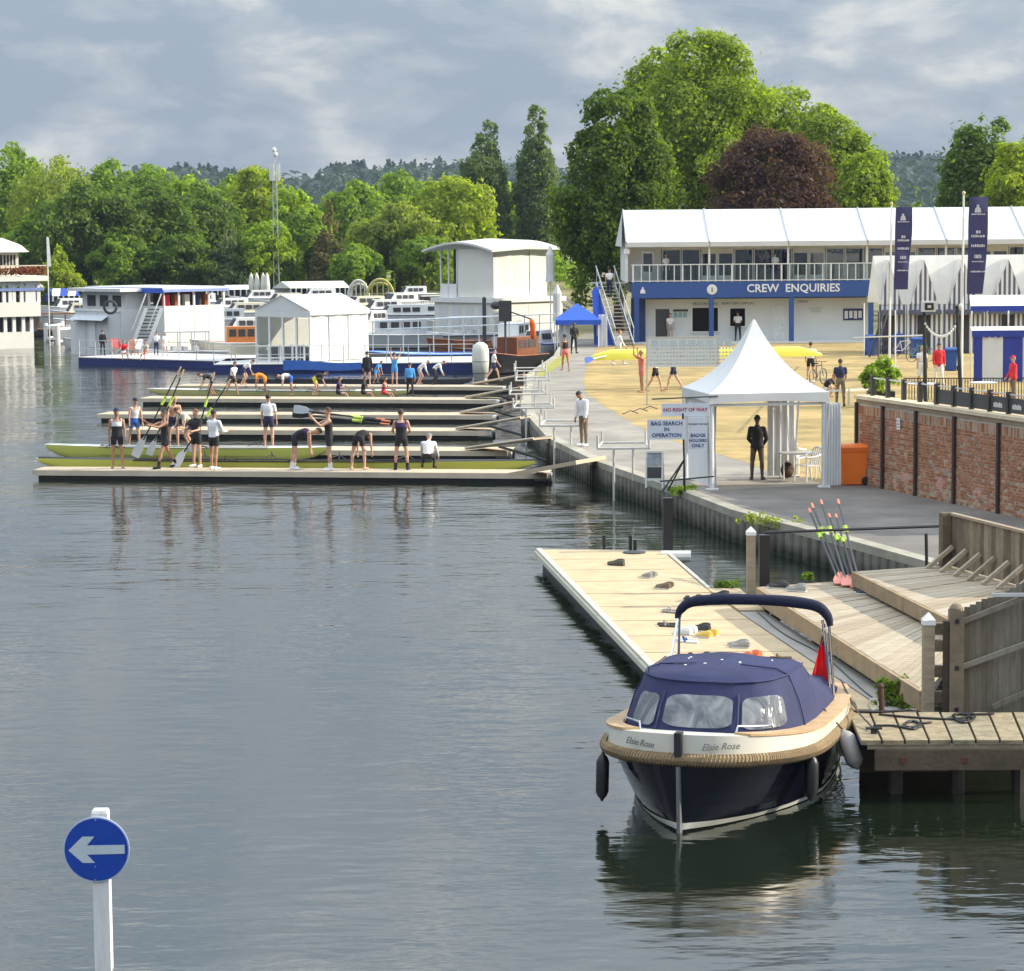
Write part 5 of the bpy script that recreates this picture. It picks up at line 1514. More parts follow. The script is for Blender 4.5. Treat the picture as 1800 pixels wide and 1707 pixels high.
post('thin dark steel post beside the near white-capped pile', 1662, 1248, 1092, .75, 10, pm('rust_dark', (.05, .035, .025), .8, .3, 8), grp='mooring piles')
q = D(1648, 1170, pB.y)
# timber ladder rungs between the two
ldr = thing('fender_blocks', 'stacked timber fender blocks between the near pile and the steel post', 'fender blocks', (q.x, q.y, .7))
for yy_ in (1105, 1135, 1180, 1225):
    z = D(1648, yy_, pB.y).z; x0_, x1_ = D(1642, yy_, pB.y).x, D(1657, yy_, pB.y).x
    MB().box(x0_, x1_, pB.y - .05, pB.y + .08, z - .08, z + .08).build('block', timberd, ldr)
# handrail from black pile to the fence post
fp = P(1675, 985, HZ)
hrl = thing('handrail', 'thin black handrail from the black pile to the end post of the fence', 'handrail', (fp.x, fp.y, LAND))
hy = P(1345, 1028, .75).y
MB().tube([(D(1345, 936, hy)), D(1676, 924, fp.y)], .03, 6).build('rail', black, hrl)
q = P(1629, 995, HZ - .3); MB().tube([q, D(1628, 938, q.y)], .035, 6).build('stanchion', black, hrl)

# --- close-boarded fence with raking struts on the high deck
fa, fb = P(1672, 996, HZ), P(1850, 1048, HZ)
fn_ = thing('boarded_fence', 'close-boarded weathered fence with raking struts at the back of the upper deck', 'fence', tuple(fa))
fh = D(1690, 903, fa.y).z - HZ
nb_ = 26
fd = (fb - fa); 
for k in range(nb_):
    a_ = fa + fd * (k / nb_ + .12 * 0); c_ = fa + fd * ((k + .93) / nb_)
    mid = (a_ + c_) / 2
    MB().obox((mid.x, mid.y + (.012 if k % 2 else 0)), math.atan2(fd.y, fd.x), (c_ - a_).length / 2, .012, HZ + .02, HZ + fh - .03).build('board', timberd, fn_)
MB().beam(fa + Vector((0, -.02, fh)), fb + Vector((0, -.02, fh)), .1, .05).build('capping_rail', timber, fn_)
MB().obox((fa.x - .12, fa.y), math.atan2(fd.y, fd.x), .09, .09, 0, HZ + fh + .02).build('end_post', timberd, fn_)
perp = Vector((fd.y, -fd.x, 0)).normalized(); perp = perp if perp.y < 0 else -perp
for k in range(7):
    q = fa + fd * ((k + .25) / 7)
    s0 = q + perp * .04 + Vector((0, 0, fh * .40)); s1 = q + perp * .42 + Vector((-.12, 0, .01))
    MB().beam(s0, s1, .09, .07).build('strut', timber, fn_)

# --- boarded gate in front (boards get shorter towards the hinge post)
gpx = P(1694, 1245, LAND)
gt = thing('boarded_gate', 'tall grey boarded gate with sloping top beside the front jetty', 'gate', tuple(gpx))
ga = gpx; gb = P(1845, 1238, LAND)
gm = pm('gate_board', (0.18, 0.15, 0.105), .85, .28, 4, .5, 25, orand=.22, hue=(.19, .175, .15), stretch=(3, 3, .5))
nbd = 15
for k in range(nbd):
    u = k / nbd; pq = ga.lerp(gb, u); pr2 = ga.lerp(gb, (k + .95) / nbd)
    zt = D(1696 + 12 * k, 1066 - 4.1 * k, pq.y).z + random.uniform(-.02, .02)
    mid = (pq + pr2) / 2
    MB().box(pq.x, pr2.x, mid.y + (.01 if k % 2 else 0), mid.y + .025 + (.01 if k % 2 else 0), LAND - .1, zt).build('board', gm, gt)
def grail(x0, y0, x1, y1, th=.07):
    a_, c_ = D(x0, y0, ga.y - .03), D(x1, y1, ga.y - .05)
    MB().beam(a_, c_, .05, th).build('rail', gm, gt)
grail(1692, 1093, 1830, 1038); grail(1692, 1172, 1830, 1122); grail(1745, 1243, 1830, 1205)
gp_ = P(1686, 1247, LAND); hw = .115
zt = D(1680, 1062, gp_.y).z
gpo = MB().box(gp_.x - hw - .04, gp_.x + hw - .07, gp_.y - .1, gp_.y + .08, LAND - .3, zt - .08)
gpo.lathe((gp_.x - .055, gp_.y - .01, zt - .08), [(.1, 0), (.1, .03), (.06, .08), (.01, .1)], 12)
gpo.build('gate_post', timberd, gt)
for yy_ in (1090, 1172, 1245):
    z = D(1685, yy_, gp_.y).z; MB().box(gp_.x - .08, gp_.x - .03, gp_.y - .125, gp_.y - .101, z - .03, z + .03).build('bolt', black, gt)
MB().box(gb.x - .9, gb.x - .3, ga.y - .09, ga.y - .06, 2.35, 2.4).build('latch_bar', galv, gt)

# --- front jetty
JZ = .82
j0, j1 = P(1490, 1252, JZ), P(1860, 1252, JZ)
jf0, jf1 = P(1512, 1302, JZ), P(1880, 1300, JZ)
jt = thing('front_jetty', 'short plank jetty with a heavy timber side, moored to by the launch', 'jetty', (j0.x, j0.y, 0))
jm = pm('jetty_plank', (0.34, 0.265, 0.16), .85, .42, 5, .6, 25, orand=.14, hue=(.22, .19, .125))
edges_t = [0, .105, .215, .33, .44, .555, .67, .785, .9, 1.0]
for a_, c_ in zip(edges_t, edges_t[1:]):
    q = [jf0.lerp(jf1, a_ + .006), jf0.lerp(jf1, c_ - .006), j0.lerp(j1, c_ - .006), j0.lerp(j1, a_ + .006)]
    MB().prism([(p.x, p.y) for p in q], JZ - .06, JZ + random.uniform(-.006, .004)).build('plank', jm, jt)
MB().beam(jf0 + Vector((.1, .05, -.09)), jf1 + Vector((0, .05, -.09)), .08, .06).build('top_waling', timberd, jt)
MB().beam(jf0 + Vector((.2, .03, -.26)), jf1 + Vector((0, .03, -.26)), .12, .27).build('side_beam', pm('jetty_side', (.105, .078, .05), .85, .3, 3, .6, 18), jt)
for t_ in (.2, .5, .8):
    q = jf0.lerp(jf1, t_); MB().tube([(q.x, q.y + .55, -1.2), (q.x, q.y + .55, JZ - .4)], .1, 8).build('support', pm('shaded_timber', (.035, .028, .02), .6, .3, 5), jt)  # support colour darkened to paint in the shade beneath the jetty
    MB().box(q.x - .04, q.x + .04, q.y - .045, q.y - .032, JZ - .3, JZ - .22).build('bolt_plate', pm('rust', (.12, .04, .02), .8), jt)
MB().box(jf0.x + .25, jf1.x, j0.y - .15, j0.y - .1, -.8, JZ - .07).build('shade_boards', timberd, jt)  # dark boards added to stand in for shade beneath the jetty
# ropes and ring on the jetty
def rope(lab, pts_px, z, mat=black, rad=.016, name='rope', seed=0):
    o = thing(name, lab, 'rope', tuple(P(pts_px[0][0], pts_px[0][1], z)), 0, 'mooring ropes')
    pts = []
    for x, y, *zz in pts_px:
        q = P(x, y, z); q.z = z + .02 + (zz[0] if zz else 0); pts.append(q)
    # smooth
    sm = []
    for i in range(len(pts) - 1):
        p0 = pts[max(0, i - 1)]; p1 = pts[i]; p2 = pts[i + 1]; p3 = pts[min(len(pts) - 1, i + 2)]
        for k in range(5):
            t_ = k / 5
            sm.append(.5 * ((2 * p1) + (p2 - p0) * t_ + (2 * p0 - 5 * p1 + 4 * p2 - p3) * t_ ** 2 + (3 * p1 - p0 - 3 * p2 + p3) * t_ ** 3))
    sm.append(pts[-1])
    MB().tube(sm, rad, 6).build('strand', mat, o, smooth=True)
    return o
rr_ = random.Random(9)
rope('black rope coiled loosely in the middle of the jetty', [(1535, 1278), (1570, 1278), (1596, 1282)] + [(1604 + 15 * math.cos(k * 1.1) + rr_.uniform(-4, 4), 1276 + 7 * math.sin(k * 1.1) + rr_.uniform(-2, 2)) for k in range(12)] + [(1637, 1272)], JZ)
rope('black rope in a tangle near the gate end of the jetty', [(1545, 1258), (1600, 1263), (1650, 1266), (1672, 1266)] + [(1695 + 17 * math.cos(k * 1.3) + rr_.uniform(-6, 6), 1264 + 7 * math.sin(k * 1.3) + rr_.uniform(-2, 2)) for k in range(14)] + [(1720, 1258), (1748, 1257)], JZ)
rope('straight black rope along the back of the jetty', [(1500, 1253), (1540, 1254), (1610, 1250)], JZ, rad=.018)
rope('dark mooring line from the launch to the jetty ring', [(1478, 1228, .25), (1505, 1262, .1), (1537, 1287, .02)], JZ, rad=.013)
p = P(1550, 1250, JZ); tp = D(1548, 1208, p.y)
o = thing('mooring_bollard', 'rusty steel mooring post at the left end of the jetty', 'bollard', tuple(p))
MB().tube([p, tp], .04, 8).build('shaft', pm('rust_post', (.07, .03, .018), .8, .3, 10), o)
MB().lathe(tuple(tp), [(.05, 0), (.055, .02), (.03, .05)], 8).build('head', pm('rust_post', (.07, .03, .018), .8, .3, 10), o)
MB().tube([(p.x - .12 + .07 * math.cos(a), p.y - .02, JZ + .1 + .08 * math.sin(a)) for a in [6.283 * k / 12 for k in range(13)]], .014, 5, cap=False).build('ring', galv, o)
p = P(1536, 1290, JZ)
o = thing('cleat', 'small black cleat on the jetty edge near the launch', 'cleat', (p.x, p.y, JZ + .005))
MB().box(-.04, .04, -.03, .03, 0, .05).build('base', black, o, world=False)
MB().tube([(-.11, 0, .07), (.11, 0, .07)], .02, 6).build('horns', black, o, world=False)

# --- weeds: clump between dock and deck, tufts on quay, water plants
def weed(lab, px, py, z, w_, h_, n, mat, seed, size=.05):
    p = P(px, py, z)
    o = thing('weed_clump', lab, 'plant', tuple(p), 0, 'green weeds growing at the water')
    r = np.random.default_rng(seed)
    lb_ = [(r.normal(0, w_ * .3), r.normal(0, w_ * .25), h_ * .4, w_ * .4, w_ * .35, h_ * .6) for _ in range(4)]
    link('foliage', quads_mesh('foliage', clumps(lb_, n, size, seed, sub=8, subr=.5, up=.5), mat), o)
    mb = MB()
    for k in range(8):
        a = r.random() * 6.28; mb.tube([(0, 0, 0), (math.cos(a) * w_ * .4, math.sin(a) * w_ * .4, h_ * .9)], .008, 4)
    mb.build('stems', mat, o, world=False)
weed('bright green weed clump between the dock and the near pile', 1578, 1238, DZ, .48, .34, 900, LF['bush'], 1, .05)
weed('weeds hanging on the quay edge beside the black pile', 1197, 866, LAND - .05, .6, .12, 350, LF['mid'], 2, .05)
weed('weeds on the quay edge left of the stacked oars', 1345, 918, LAND - .05, .7, .12, 350, LF['olive'], 3, .05)
weed('yellow-green water plants at the foot of the white-capped pile', 1278, 1032, .02, .3, .08, 220, LF['bush'], 4, .04)
weed('small water plants below the stacked oars', 1420, 1018, .3, .25, .10, 160, LF['bush'], 5, .04)
# ================================================================== THE BLUE LAUNCH
bowp = P(1195, 1463, 0)
bt = thing('motor_launch', 'dark navy motor launch with blue canvas cover and tan rope fender, moored in front', 'boat', (bowp.x, bowp.y, 0), R(-18))
BB = 1.36
def bg(y):      # half breadth at the gunwale
    if y < 2.2: v = BB * (1 - (1 - y / 2.2) ** 2.2) ** (1 / 2.15)
    elif y < 3.6: v = BB
    else: v = BB - .30 * ((y - 3.6) / 1.8) ** 2
    return v
def bwl(y):     # half breadth at the water
    if y < 2.9: return .90 * BB * (1 - (1 - y / 2.9) ** 1.75) ** (1 / 1.05)
    return .90 * BB - .25 * ((y - 2.9) / 2.5) ** 2
def zg(y): return .83 + .16 * max(0, 1 - y / 2.6) ** 1.6
ST = [0.0, .015, .04, .08, .14, .22, .34, .5, .72, 1.0, 1.35, 1.75, 2.2, 2.8, 3.4, 4.0, 4.6, 5.1, 5.4]
hullm = pm('hull_navy', (0.003, 0.004, 0.010), .16, .2, 2, spec=.28)
def ring(y, zs):
    r_ = []
    for z, stp in zs(y):
        if z >= 0:
            s_ = z / zg(y); x = bwl(y) + (bg(y) - bwl(y)) * s_ ** .85
        else: x = bwl(y) * max(0, 1 + z / .42) ** .6
        r_.append((x + stp * min(1, x * 3), z))
    return r_
def zs_hull(y):
    o_ = [(-.42, 0), (-.2, 0), (-.02, 0)]
    n = 6
    for k in range(n):
        z0, z1 = .05 + (zg(y) - .05) * k / n, .05 + (zg(y) - .05) * (k + 1) / n
        o_ += [(z0, .022), (z1 - .008, .006)]
    return o_
for sgn, nm in ((1, 'hull_side'), (-1, 'hull_side')):
    rings = []
    for y in ST:
        rings.append([(sgn * x, y - (.0 if y > .05 else .05 * z), z) for x, z in ring(y, zs_hull)])
    MB().loft(rings, cap=False, closed=False).build(nm, hullm, bt, world=False)
MB().add([(sgn * x, 5.4, z) for sgn in (1,) for x, z in ring(5.4, zs_hull)] + [(-x, 5.4, z) for x, z in reversed(ring(5.4, zs_hull))], [tuple(range(2 * len(ring(5.4, zs_hull))))]).build('transom', hullm, bt, world=False)
whiteb = pm('boat_white', (.68, .65, .56), .3, .04, 2, coat=.3)
for sgn in (1, -1):     # white boot-top line
    rings = []
    for y in ST:
        rg_ = ring(y, lambda yy: [(.012 + .02 * max(0, 1 - yy), .03), (.07 + .05 * max(0, 1 - yy), .034)])
        rings.append([(sgn * x, y - (.012 if y < .05 else 0), z) for x, z in rg_])
    MB().loft(rings, cap=False, closed=False).build('boot_top', pm('boot_top', (.68, .67, .60), .4), bt, world=False)
def gpts(sgn, off, z, y0=0, y1=5.4, n=40):
    pts = []
    for k in range(n + 1):
        y = y0 + (y1 - y0) * (k / n) ** 1.8
        pts.append((sgn * (bg(y) + off), y - off * .5 * (y < .3), z(y)))
    return pts
ropem = pm('rope_tan', (0.30, 0.215, 0.12), .9, .2, 12, .5, 60)
# tan rope fender wound round the bow: a thick lay with ridges
full_ = list(reversed(gpts(-1, .05, lambda y: zg(y) - .06))) + gpts(1, .05, lambda y: zg(y) - .06)[1:]
MB().tube(full_, .078, 10).build('rope_fender', ropem, bt, smooth=True, world=False)
# winding ridges
acc = 0; rw = MB(); last = Vector(full_[0])
dense = []
for a_, c_ in zip(full_, full_[1:]):
    a_ = Vector(a_); c_ = Vector(c_); n = max(1, int((c_ - a_).length / .035))
    dense += [a_.lerp(c_, k / n) for k in range(n)]
for i in range(2, len(dense) - 2, 1):
    d_ = (dense[i + 1] - dense[i - 1]).normalized(); u_ = d_.cross(Vector((0, 0, 1))).normalized()
    ringp = [dense[i] + (u_ * math.cos(a) + Vector((0, 0, 1)) * math.sin(a)) * .082 + d_ * .022 * math.sin(a) for a in [6.283 * k / 9 for k in range(10)]]
    rw.tube(ringp, .011, 4, cap=False)
o = rw.build('rope_winding', ropem, bt, world=False); o["kind"] = "stuff"
# white bulwark above it
hb = lambda y: .26 - .10 * min(1, y / 2.5)
for sgn in (1, -1):
    MB().loft([[(sgn * (bg(y) + .045), y - .03, zg(y) + .02), (sgn * (bg(y) + .03), y - .03, zg(y) + hb(y)), (sgn * max(0, bg(y) - .06), y + .03, zg(y) + hb(y)), (sgn * max(0, bg(y) - .06), y + .03, zg(y) + .02)] for y in ST], cap=True).build('bulwark', whiteb, bt, smooth=25, world=False)
    teak = pm('teak_rail', (.50, .33, .17), .5, .18, 5, orand=.1)
    MB().loft([[(sgn * (bg(y) + .05), y - .03, zg(y) + hb(y) + .002), (sgn * (bg(y) + .05), y - .03, zg(y) + hb(y) + .03), (sgn * max(0, bg(y) - .17), y + .02, zg(y) + hb(y) + .035), (sgn * max(0, bg(y) - .17), y + .02, zg(y) + hb(y) + .005)] for y in ST[6:]], cap=True).build('side_deck', teak, bt, smooth=25, world=False)
fd_ = MB(); dpts = [(x_, y) for x_, y in [(-(bg(y) - .04), y) for y in reversed(ST[1:10])] + [((bg(y) - .04), y) for y in ST[1:10]]]
fd_.add([(x, y, zg(y) + hb(y) - .02) for x, y in dpts], [tuple(range(len(dpts)))])
fd_.build('foredeck', pm('foredeck', (.60, .58, .52), .5, .06, 4), bt, world=False)
MB().loft([[(-.022, -.075, 0.0), (.022, -.075, 0.0), (.03, .02, 0.0), (-.03, .02, 0.0)], [(-.022, -.11, .85), (.022, -.11, .85), (.03, .02, .85), (-.03, .02, .85)]]).build('stem_band', pm('stem_grey', (.16, .165, .17), .4, .2, 8), bt, world=False)
MB().box(-.045, .045, -.115, .03, .99, 1.28).build('stem_head', black, bt, world=False)
# name on both bows
script = pm('name_grey', (.16, .16, .17), .5)
for sgn in (1, -1):
    x = .50
    ys = [k * .002 for k in range(400)]
    yv = min(ys, key=lambda y: abs(bg(y) - x)); ys2 = min(ys, key=lambda y: abs(bg(y) - .8)); ys1 = min(ys, key=lambda y: abs(bg(y) - .22))
    sl = math.atan2(ys2 - ys1, .58)
    me = text_mesh('Elsie Rose', .12, .003, 'boat_name', 'CENTER', .001, .38)
    me.materials.clear(); me.materials.append(script)
    o = bpy.data.objects.new('boat_name', me); col.objects.link(o); o.parent = bt
    o.location = (sgn * (x + .02), yv - .115, zg(yv) + .135); o.rotation_euler = (R(88), 0, sgn * sl)
    INV[o] = INV[bt]
# canvas cover
canv = pm('boat_canvas', (0.015, 0.020, 0.078), .8, .25, 1.5, .6, 4, hue=(.021, .027, .09))
lev = [
 (.98, [(-1.21, 3.0), (-1.22, 1.9), (-1.10, 1.30), (-.84, .98), (-.52, .83), (0, .77), (.52, .83), (.84, .98), (1.10, 1.30), (1.22, 1.9), (1.21, 3.0)]),
 (1.13, [(-1.16, 3.0), (-1.17, 1.9), (-1.05, 1.35), (-.80, 1.02), (-.50, .86), (0, .80), (.50, .86), (.80, 1.02), (1.05, 1.35), (1.17, 1.9), (1.16, 3.0)]),
 (1.38, [(-1.10, 3.0), (-1.10, 1.95), (-.98, 1.45), (-.75, 1.16), (-.48, 1.02), (0, .97), (.48, 1.02), (.75, 1.16), (.98, 1.45), (1.10, 1.95), (1.10, 3.0)]),
 (1.60, [(-1.0, 3.0), (-1.0, 2.0), (-.90, 1.58), (-.70, 1.32), (-.45, 1.20), (0, 1.15), (.45, 1.20), (.70, 1.32), (.90, 1.58), (1.0, 2.0), (1.0, 3.0)]),
 (1.70, [(-.94, 3.0), (-.94, 2.02), (-.84, 1.62), (-.66, 1.38), (-.43, 1.27), (0, 1.23), (.43, 1.27), (.66, 1.38), (.84, 1.62), (.94, 2.02), (.94, 3.0)]),
 (1.755, [(-.78, 3.0), (-.78, 2.06), (-.70, 1.72), (-.55, 1.5), (-.37, 1.4), (0, 1.36), (.37, 1.4), (.55, 1.5), (.70, 1.72), (.78, 2.06), (.78, 3.0)]),
 (1.79, [(-.002, 3.0), (-.002, 2.5), (-.002, 2.3), (-.002, 2.15), (-.002, 2.05), (0, 1.98), (.002, 2.05), (.002, 2.15), (.002, 2.3), (.002, 2.5), (.002, 3.0)]),
]
def cv(p, z): return (p[0] + .016 * noise.noise(Vector((p[0] * 3, p[1] * 3, z * 4))), p[1], z + .030 * noise.noise(Vector((p[0] * 2.2, p[1] * 2.2, z * 3 + 5))))
def dens(pl, m=3):
    o_ = []
    for a_, c_ in zip(pl, pl[1:]):
        for k in range(m): o_.append((a_[0] + (c_[0] - a_[0]) * k / m, a_[1] + (c_[1] - a_[1]) * k / m))
    return o_ + [pl[-1]]
rings = []
for (z0, l0), (z1, l1) in zip(lev, lev[1:]):
    d0_, d1_ = dens(l0), dens(l1)
    for k in range(4):
        t_ = k / 4
        rings.append([cv((p[0] + (q[0] - p[0]) * t_, p[1] + (q[1] - p[1]) * t_), z0 + (z1 - z0) * t_) for p, q in zip(d0_, d1_)])
rings.append([cv(p, lev[-1][0]) for p in dens(lev[-1][1])])
MB().loft(rings, cap=False, closed=False).build('canvas_cover', canv, bt, smooth=True, world=False)
# aft part of the cover, sagging to the stern
aft = []
prof0 = [(l_[0][0], z_) for z_, l_ in lev] + [(l_[-1][0], z_) for z_, l_ in reversed(lev)]
for k in range(15):
    v = k / 14; y = 3.0 + 2.25 * v
    hs_ = (1 - v) ** 1.0 * .93 + .07 - .16 * math.sin(min(1, v * 1.3) * 3.14)
    aft.append([(x_ * (1 - .10 * v * v), y, .98 + (z_ - .98) * hs_ * (1 + .05 * noise.noise(Vector((x_ * 3, v * 6, 1)))) + .06 * v * (abs(x_) < 1)) for x_, z_ in prof0])
MB().loft(aft, cap=False, closed=False).build('aft_cover', canv, bt, smooth=True, world=False)
# clear windows in the front of the cover
vin = bpy.data.materials.new('clear_vinyl'); vin.use_nodes = True
t = vin.node_tree; b_ = t.nodes['Principled BSDF']; b_.inputs['Roughness'].default_value = .12; b_.inputs['Alpha'].default_value = .82
b_.inputs['Coat Weight'].default_value = .5
gg = t.nodes.new('ShaderNodeTexCoord'); mp_ = t.nodes.new('ShaderNodeMapping'); mp_.inputs['Scale'].default_value = (2.4, 2.4, .9); mp_.inputs['Rotation'].default_value = (0, .5, 0)
nz_ = t.nodes.new('ShaderNodeTexNoise'); nz_.inputs['Scale'].default_value = 1.5; nz_.inputs['Detail'].default_value = 3; nz_.inputs['Distortion'].default_value = 1.0
cr_ = t.nodes.new('ShaderNodeValToRGB'); cr_.color_ramp.elements[0].position = .42; cr_.color_ramp.elements[0].color = (.09, .10, .115, 1); cr_.color_ramp.elements[1].position = .75; cr_.color_ramp.elements[1].color = (.34, .35, .36, 1)
bpn = t.nodes.new('ShaderNodeBump'); bpn.inputs['Strength'].default_value = .6; bpn.inputs['Distance'].default_value = .05
t.links.new(gg.outputs['Object'], mp_.inputs[0]); t.links.new(mp_.outputs[0], nz_.inputs['Vector']); t.links.new(nz_.outputs['Fac'], cr_.inputs[0]); t.links.new(cr_.outputs[0], b_.inputs['Base Color'])
t.links.new(nz_.outputs['Fac'], bpn.inputs['Height']); t.links.new(bpn.outputs[0], b_.inputs['Normal'])
L0, L1 = dens(lev[1][1], 8), dens(lev[3][1], 8)
def cover_pt(s_, h):     # s_ index along the plan curve 0..len-1, h 0..1 up to level 2
    Lm = dens(lev[2][1], 8)
    i = int(s_); fr_ = s_ - i; i2 = min(i + 1, len(L0) - 1)
    def at(Lx): return Vector((Lx[i][0] + (Lx[i2][0] - Lx[i][0]) * fr_, Lx[i][1] + (Lx[i2][1] - Lx[i][1]) * fr_, 0))
    if h < .53: q = at(L0).lerp(at(Lm), h / .53); z = 1.13 + .25 * h / .53
    else: q = at(Lm).lerp(at(L1), (h - .53) / .47); z = 1.38 + .22 * (h - .53) / .47
    q.z = z
    n_ = Vector((q.x * .55, q.y - 2.6, .0)).normalized() if q.y < 1.8 else Vector((math.copysign(1, q.x), -.2, 0))
    return q + n_ * .032
def window(s0, s1, h0, h1, nm, rr=.22):
    def fn(u, v):
        # round the corners
        e = abs(2 * u - 1) ** 6
        hh0 = h0 + (h1 - h0) * .16 * e; hh1 = h1 - (h1 - h0) * .16 * e
        return cover_pt(s0 + (s1 - s0) * u, hh0 + (hh1 - hh0) * v)
    MB().grid(fn, 22, 8).build(nm, vin, bt, smooth=True, world=False)
window(32.6, 47.4, .10, .90, 'front_window')
window(50.3, 65.5, .06, .86, 'side_window')
window(19.5, 29.7, .06, .86, 'side_window')
for s_ in (31.2, 48.9):
    MB().tube([cover_pt(s_, h) + Vector((0, -.005, 0)) for h in (0, .3, .6, .95)], .014, 5).build('cover_seam', navy, bt, world=False)
# seam round the roof edge, zip lines down the quarters and gull droppings
MB().tube([Vector(cv(p, 1.70)) + Vector((p[0] * .012, -.012, .008)) for p in dens(lev[4][1])], .011, 5).build('roof_seam', navy, bt, smooth=True, world=False)
for sx in (-1, 1): MB().tube([Vector((sx * 1.225, 1.9, 1.0)), Vector((sx * 1.115, 1.97, 1.38)), Vector((sx * .96, 2.04, 1.70)), Vector((sx * .79, 2.08, 1.77)), Vector((sx * .3, 2.1, 1.80))], .010, 5).build('side_seam', navy, bt, smooth=True, world=False)
rr_ = random.Random(12)
for k in range(9):
    x_, y_ = rr_.uniform(-.6, .6), rr_.uniform(1.7, 2.8); MB().ell((x_, y_, 1.795 - .06 * abs(x_)), rr_.uniform(.012, .03), rr_.uniform(.02, .05), .012, 7, 4).build('bird_dropping', whitep, bt, world=False)
# folded bimini on its hoop
by = 4.15
hoop = [(-1.08, by, 2.06), (-1.04, by, 2.18), (-.88, by, 2.30), (-.5, by - .02, 2.355), (0, by - .04, 2.375), (.5, by - .02, 2.365), (.9, by, 2.31), (1.06, by, 2.18), (1.10, by, 2.04)]
hs_, hr_ = [], []
hrad = [.04, .058, .074, .080, .076, .080, .078, .066, .042]
for i in range(8):
    p0, p1, p2, p3 = (Vector(hoop[max(0, i - 1)]), Vector(hoop[i]), Vector(hoop[i + 1]), Vector(hoop[min(8, i + 2)]))
    for k in range(6):
        u = k / 6
        hs_.append(.5 * ((2 * p1) + (p2 - p0) * u + (2 * p0 - 5 * p1 + 4 * p2 - p3) * u ** 2 + (3 * p1 - p0 - 3 * p2 + p3) * u ** 3))
        hr_.append((hrad[i] * (1 - u) + hrad[i + 1] * u) * (1 + .07 * noise.noise(Vector((i + u, 3, 1)) * 2.1)))
MB().tube(hs_ + [Vector(hoop[-1])], hr_ + [.05], 12).build('folded_bimini', pm('bimini_navy', (.010, .013, .04), .85, .25, 4, .6, 10), bt, smooth=True, world=False)
chrome = pm('chrome', (.75, .76, .78), .15, .05, 3, metal=1.0)
for pts in ([(-1.07, by, 2.1), (-1.1, 3.5, 1.12)], [(-1.05, by, 2.1), (-1.12, 4.3, 1.0)], [(1.08, by, 2.1), (1.12, 4.35, 1.0)], [(.98, by + .05, 2.12), (1.04, 4.5, 1.02)]):
    MB().tube(pts, .019, 7).build('bimini_pole', chrome, bt, world=False)
# hand rails on the foredeck edge
for sgn in (1, -1):
    MB().tube([(sgn * .62, .42, zg(.4) + hb(.4)), (sgn * .64, .46, zg(.4) + hb(.4) + .1), (sgn * .95, .95, zg(.9) + hb(.9) + .1), (sgn * 1.0, 1.05, zg(.9) + hb(.9))], .014, 6).build('hand_rail', chrome, bt, world=False)
# fenders are things of their own
def boat_world(x, y, z):
    return Matrix.Translation(bt.location) @ Matrix.Rotation(bt.rotation_euler.z, 4, 'Z') @ Vector((x, y, z))
def fender(lab, top, bot, rad, mat, line_to=None):
    top = Vector(top); bot = Vector(bot)
    o = thing('boat_fender', lab, 'fender', tuple(bot), 0, 'fenders of the launch')
    pts = [top.lerp(bot, u) for u in (0, .04, .1, .2, .5, .8, .9, .96, 1)]
    MB().tube(pts, [rad * q for q in (.25, .3, .7, 1, 1, 1, .7, .3, .2)], 12).build('body', mat, o, smooth=True)
    if line_to is not None: MB().tube([top, Vector(line_to)], .01, 5).build('lanyard', black, o)
fblk = pm('fender_black', (.012, .012, .014), .4, .2, 4); fgr = pm('fender_grey', (.30, .28, .27), .5, .2, 3)
q = boat_world(-1.28, .75, 0)
a_, c_ = D(1060, 1322, q.y), D(1058, 1408, q.y)
fender('long black fender hanging off the left bow', a_, c_, .085, fblk, boat_world(-1.15, .9, 1.1))
q = boat_world(1.40, 1.55, 0)
a_, c_ = D(1427, 1325, q.y), D(1425, 1408, q.y)
fender('long black fender hanging on the right-hand side of the launch', a_, c_, .095, fblk, boat_world(1.28, 1.4, 1.05))
a_, c_ = D(1482, 1283, 33.9), D(1508, 1352, 33.6)
fender('grey-white fender squeezed between the launch and the jetty', a_, c_, .12, fgr, boat_world(1.2, 3.2, 1.05))
a_, c_ = D(1496, 1304, 34.6), D(1530, 1306, 34.4)
fender('small blue fender tip beside the jetty corner', a_, c_, .075, pm('fender_blue', (.03, .08, .4), .4), None)
# ensign
fs = boat_world(.82, 4.7, 0)
fl_ = thing('ensign', 'red ensign flag drooping on its staff at the stern of the launch', 'flag', (fs.x, fs.y, 1.0))
stp = D(1450, 1096, fs.y); stb = D(1460, 1212, fs.y)
MB().tube([stb, stp], .012, 6).build('staff', chrome, fl_)
def fg(u, v):
    a = stp.lerp(stb, .04 + .88 * v)
    return (a.x - .01 - (.04 + .26 * v) * u, a.y - .05 * math.sin(u * 7 + v * 2) * (.3 + u), a.z - .10 * u * (1 - v) - .04 * u)
MB().grid(fg, 14, 10).build('cloth', pm('ensign_red', (.62, .008, .012), .7, .1, 6, trans=.25), fl_, smooth=True)
def fg2(u, v):
    x, y, z = fg(.05 + .55 * u, .02 + .25 * v); return (x, y - .006, z)
MB().grid(fg2, 6, 4).build('canton', pm('ensign_blue', (.02, .03, .2), .7, .1, 6), fl_, smooth=True)
for i_, (p0, p1) in enumerate((((0, 0), (1, 1)), ((0, 1), (1, 0)))):
    pts = [Vector(fg2(p0[0] + (p1[0] - p0[0]) * k / 6, p0[1] + (p1[1] - p0[1]) * k / 6)) + Vector((0, -.007 - .003 * i_, 0)) for k in range(7)]
    MB().tube(pts, .008, 4).build('saltire', whitep, fl_)

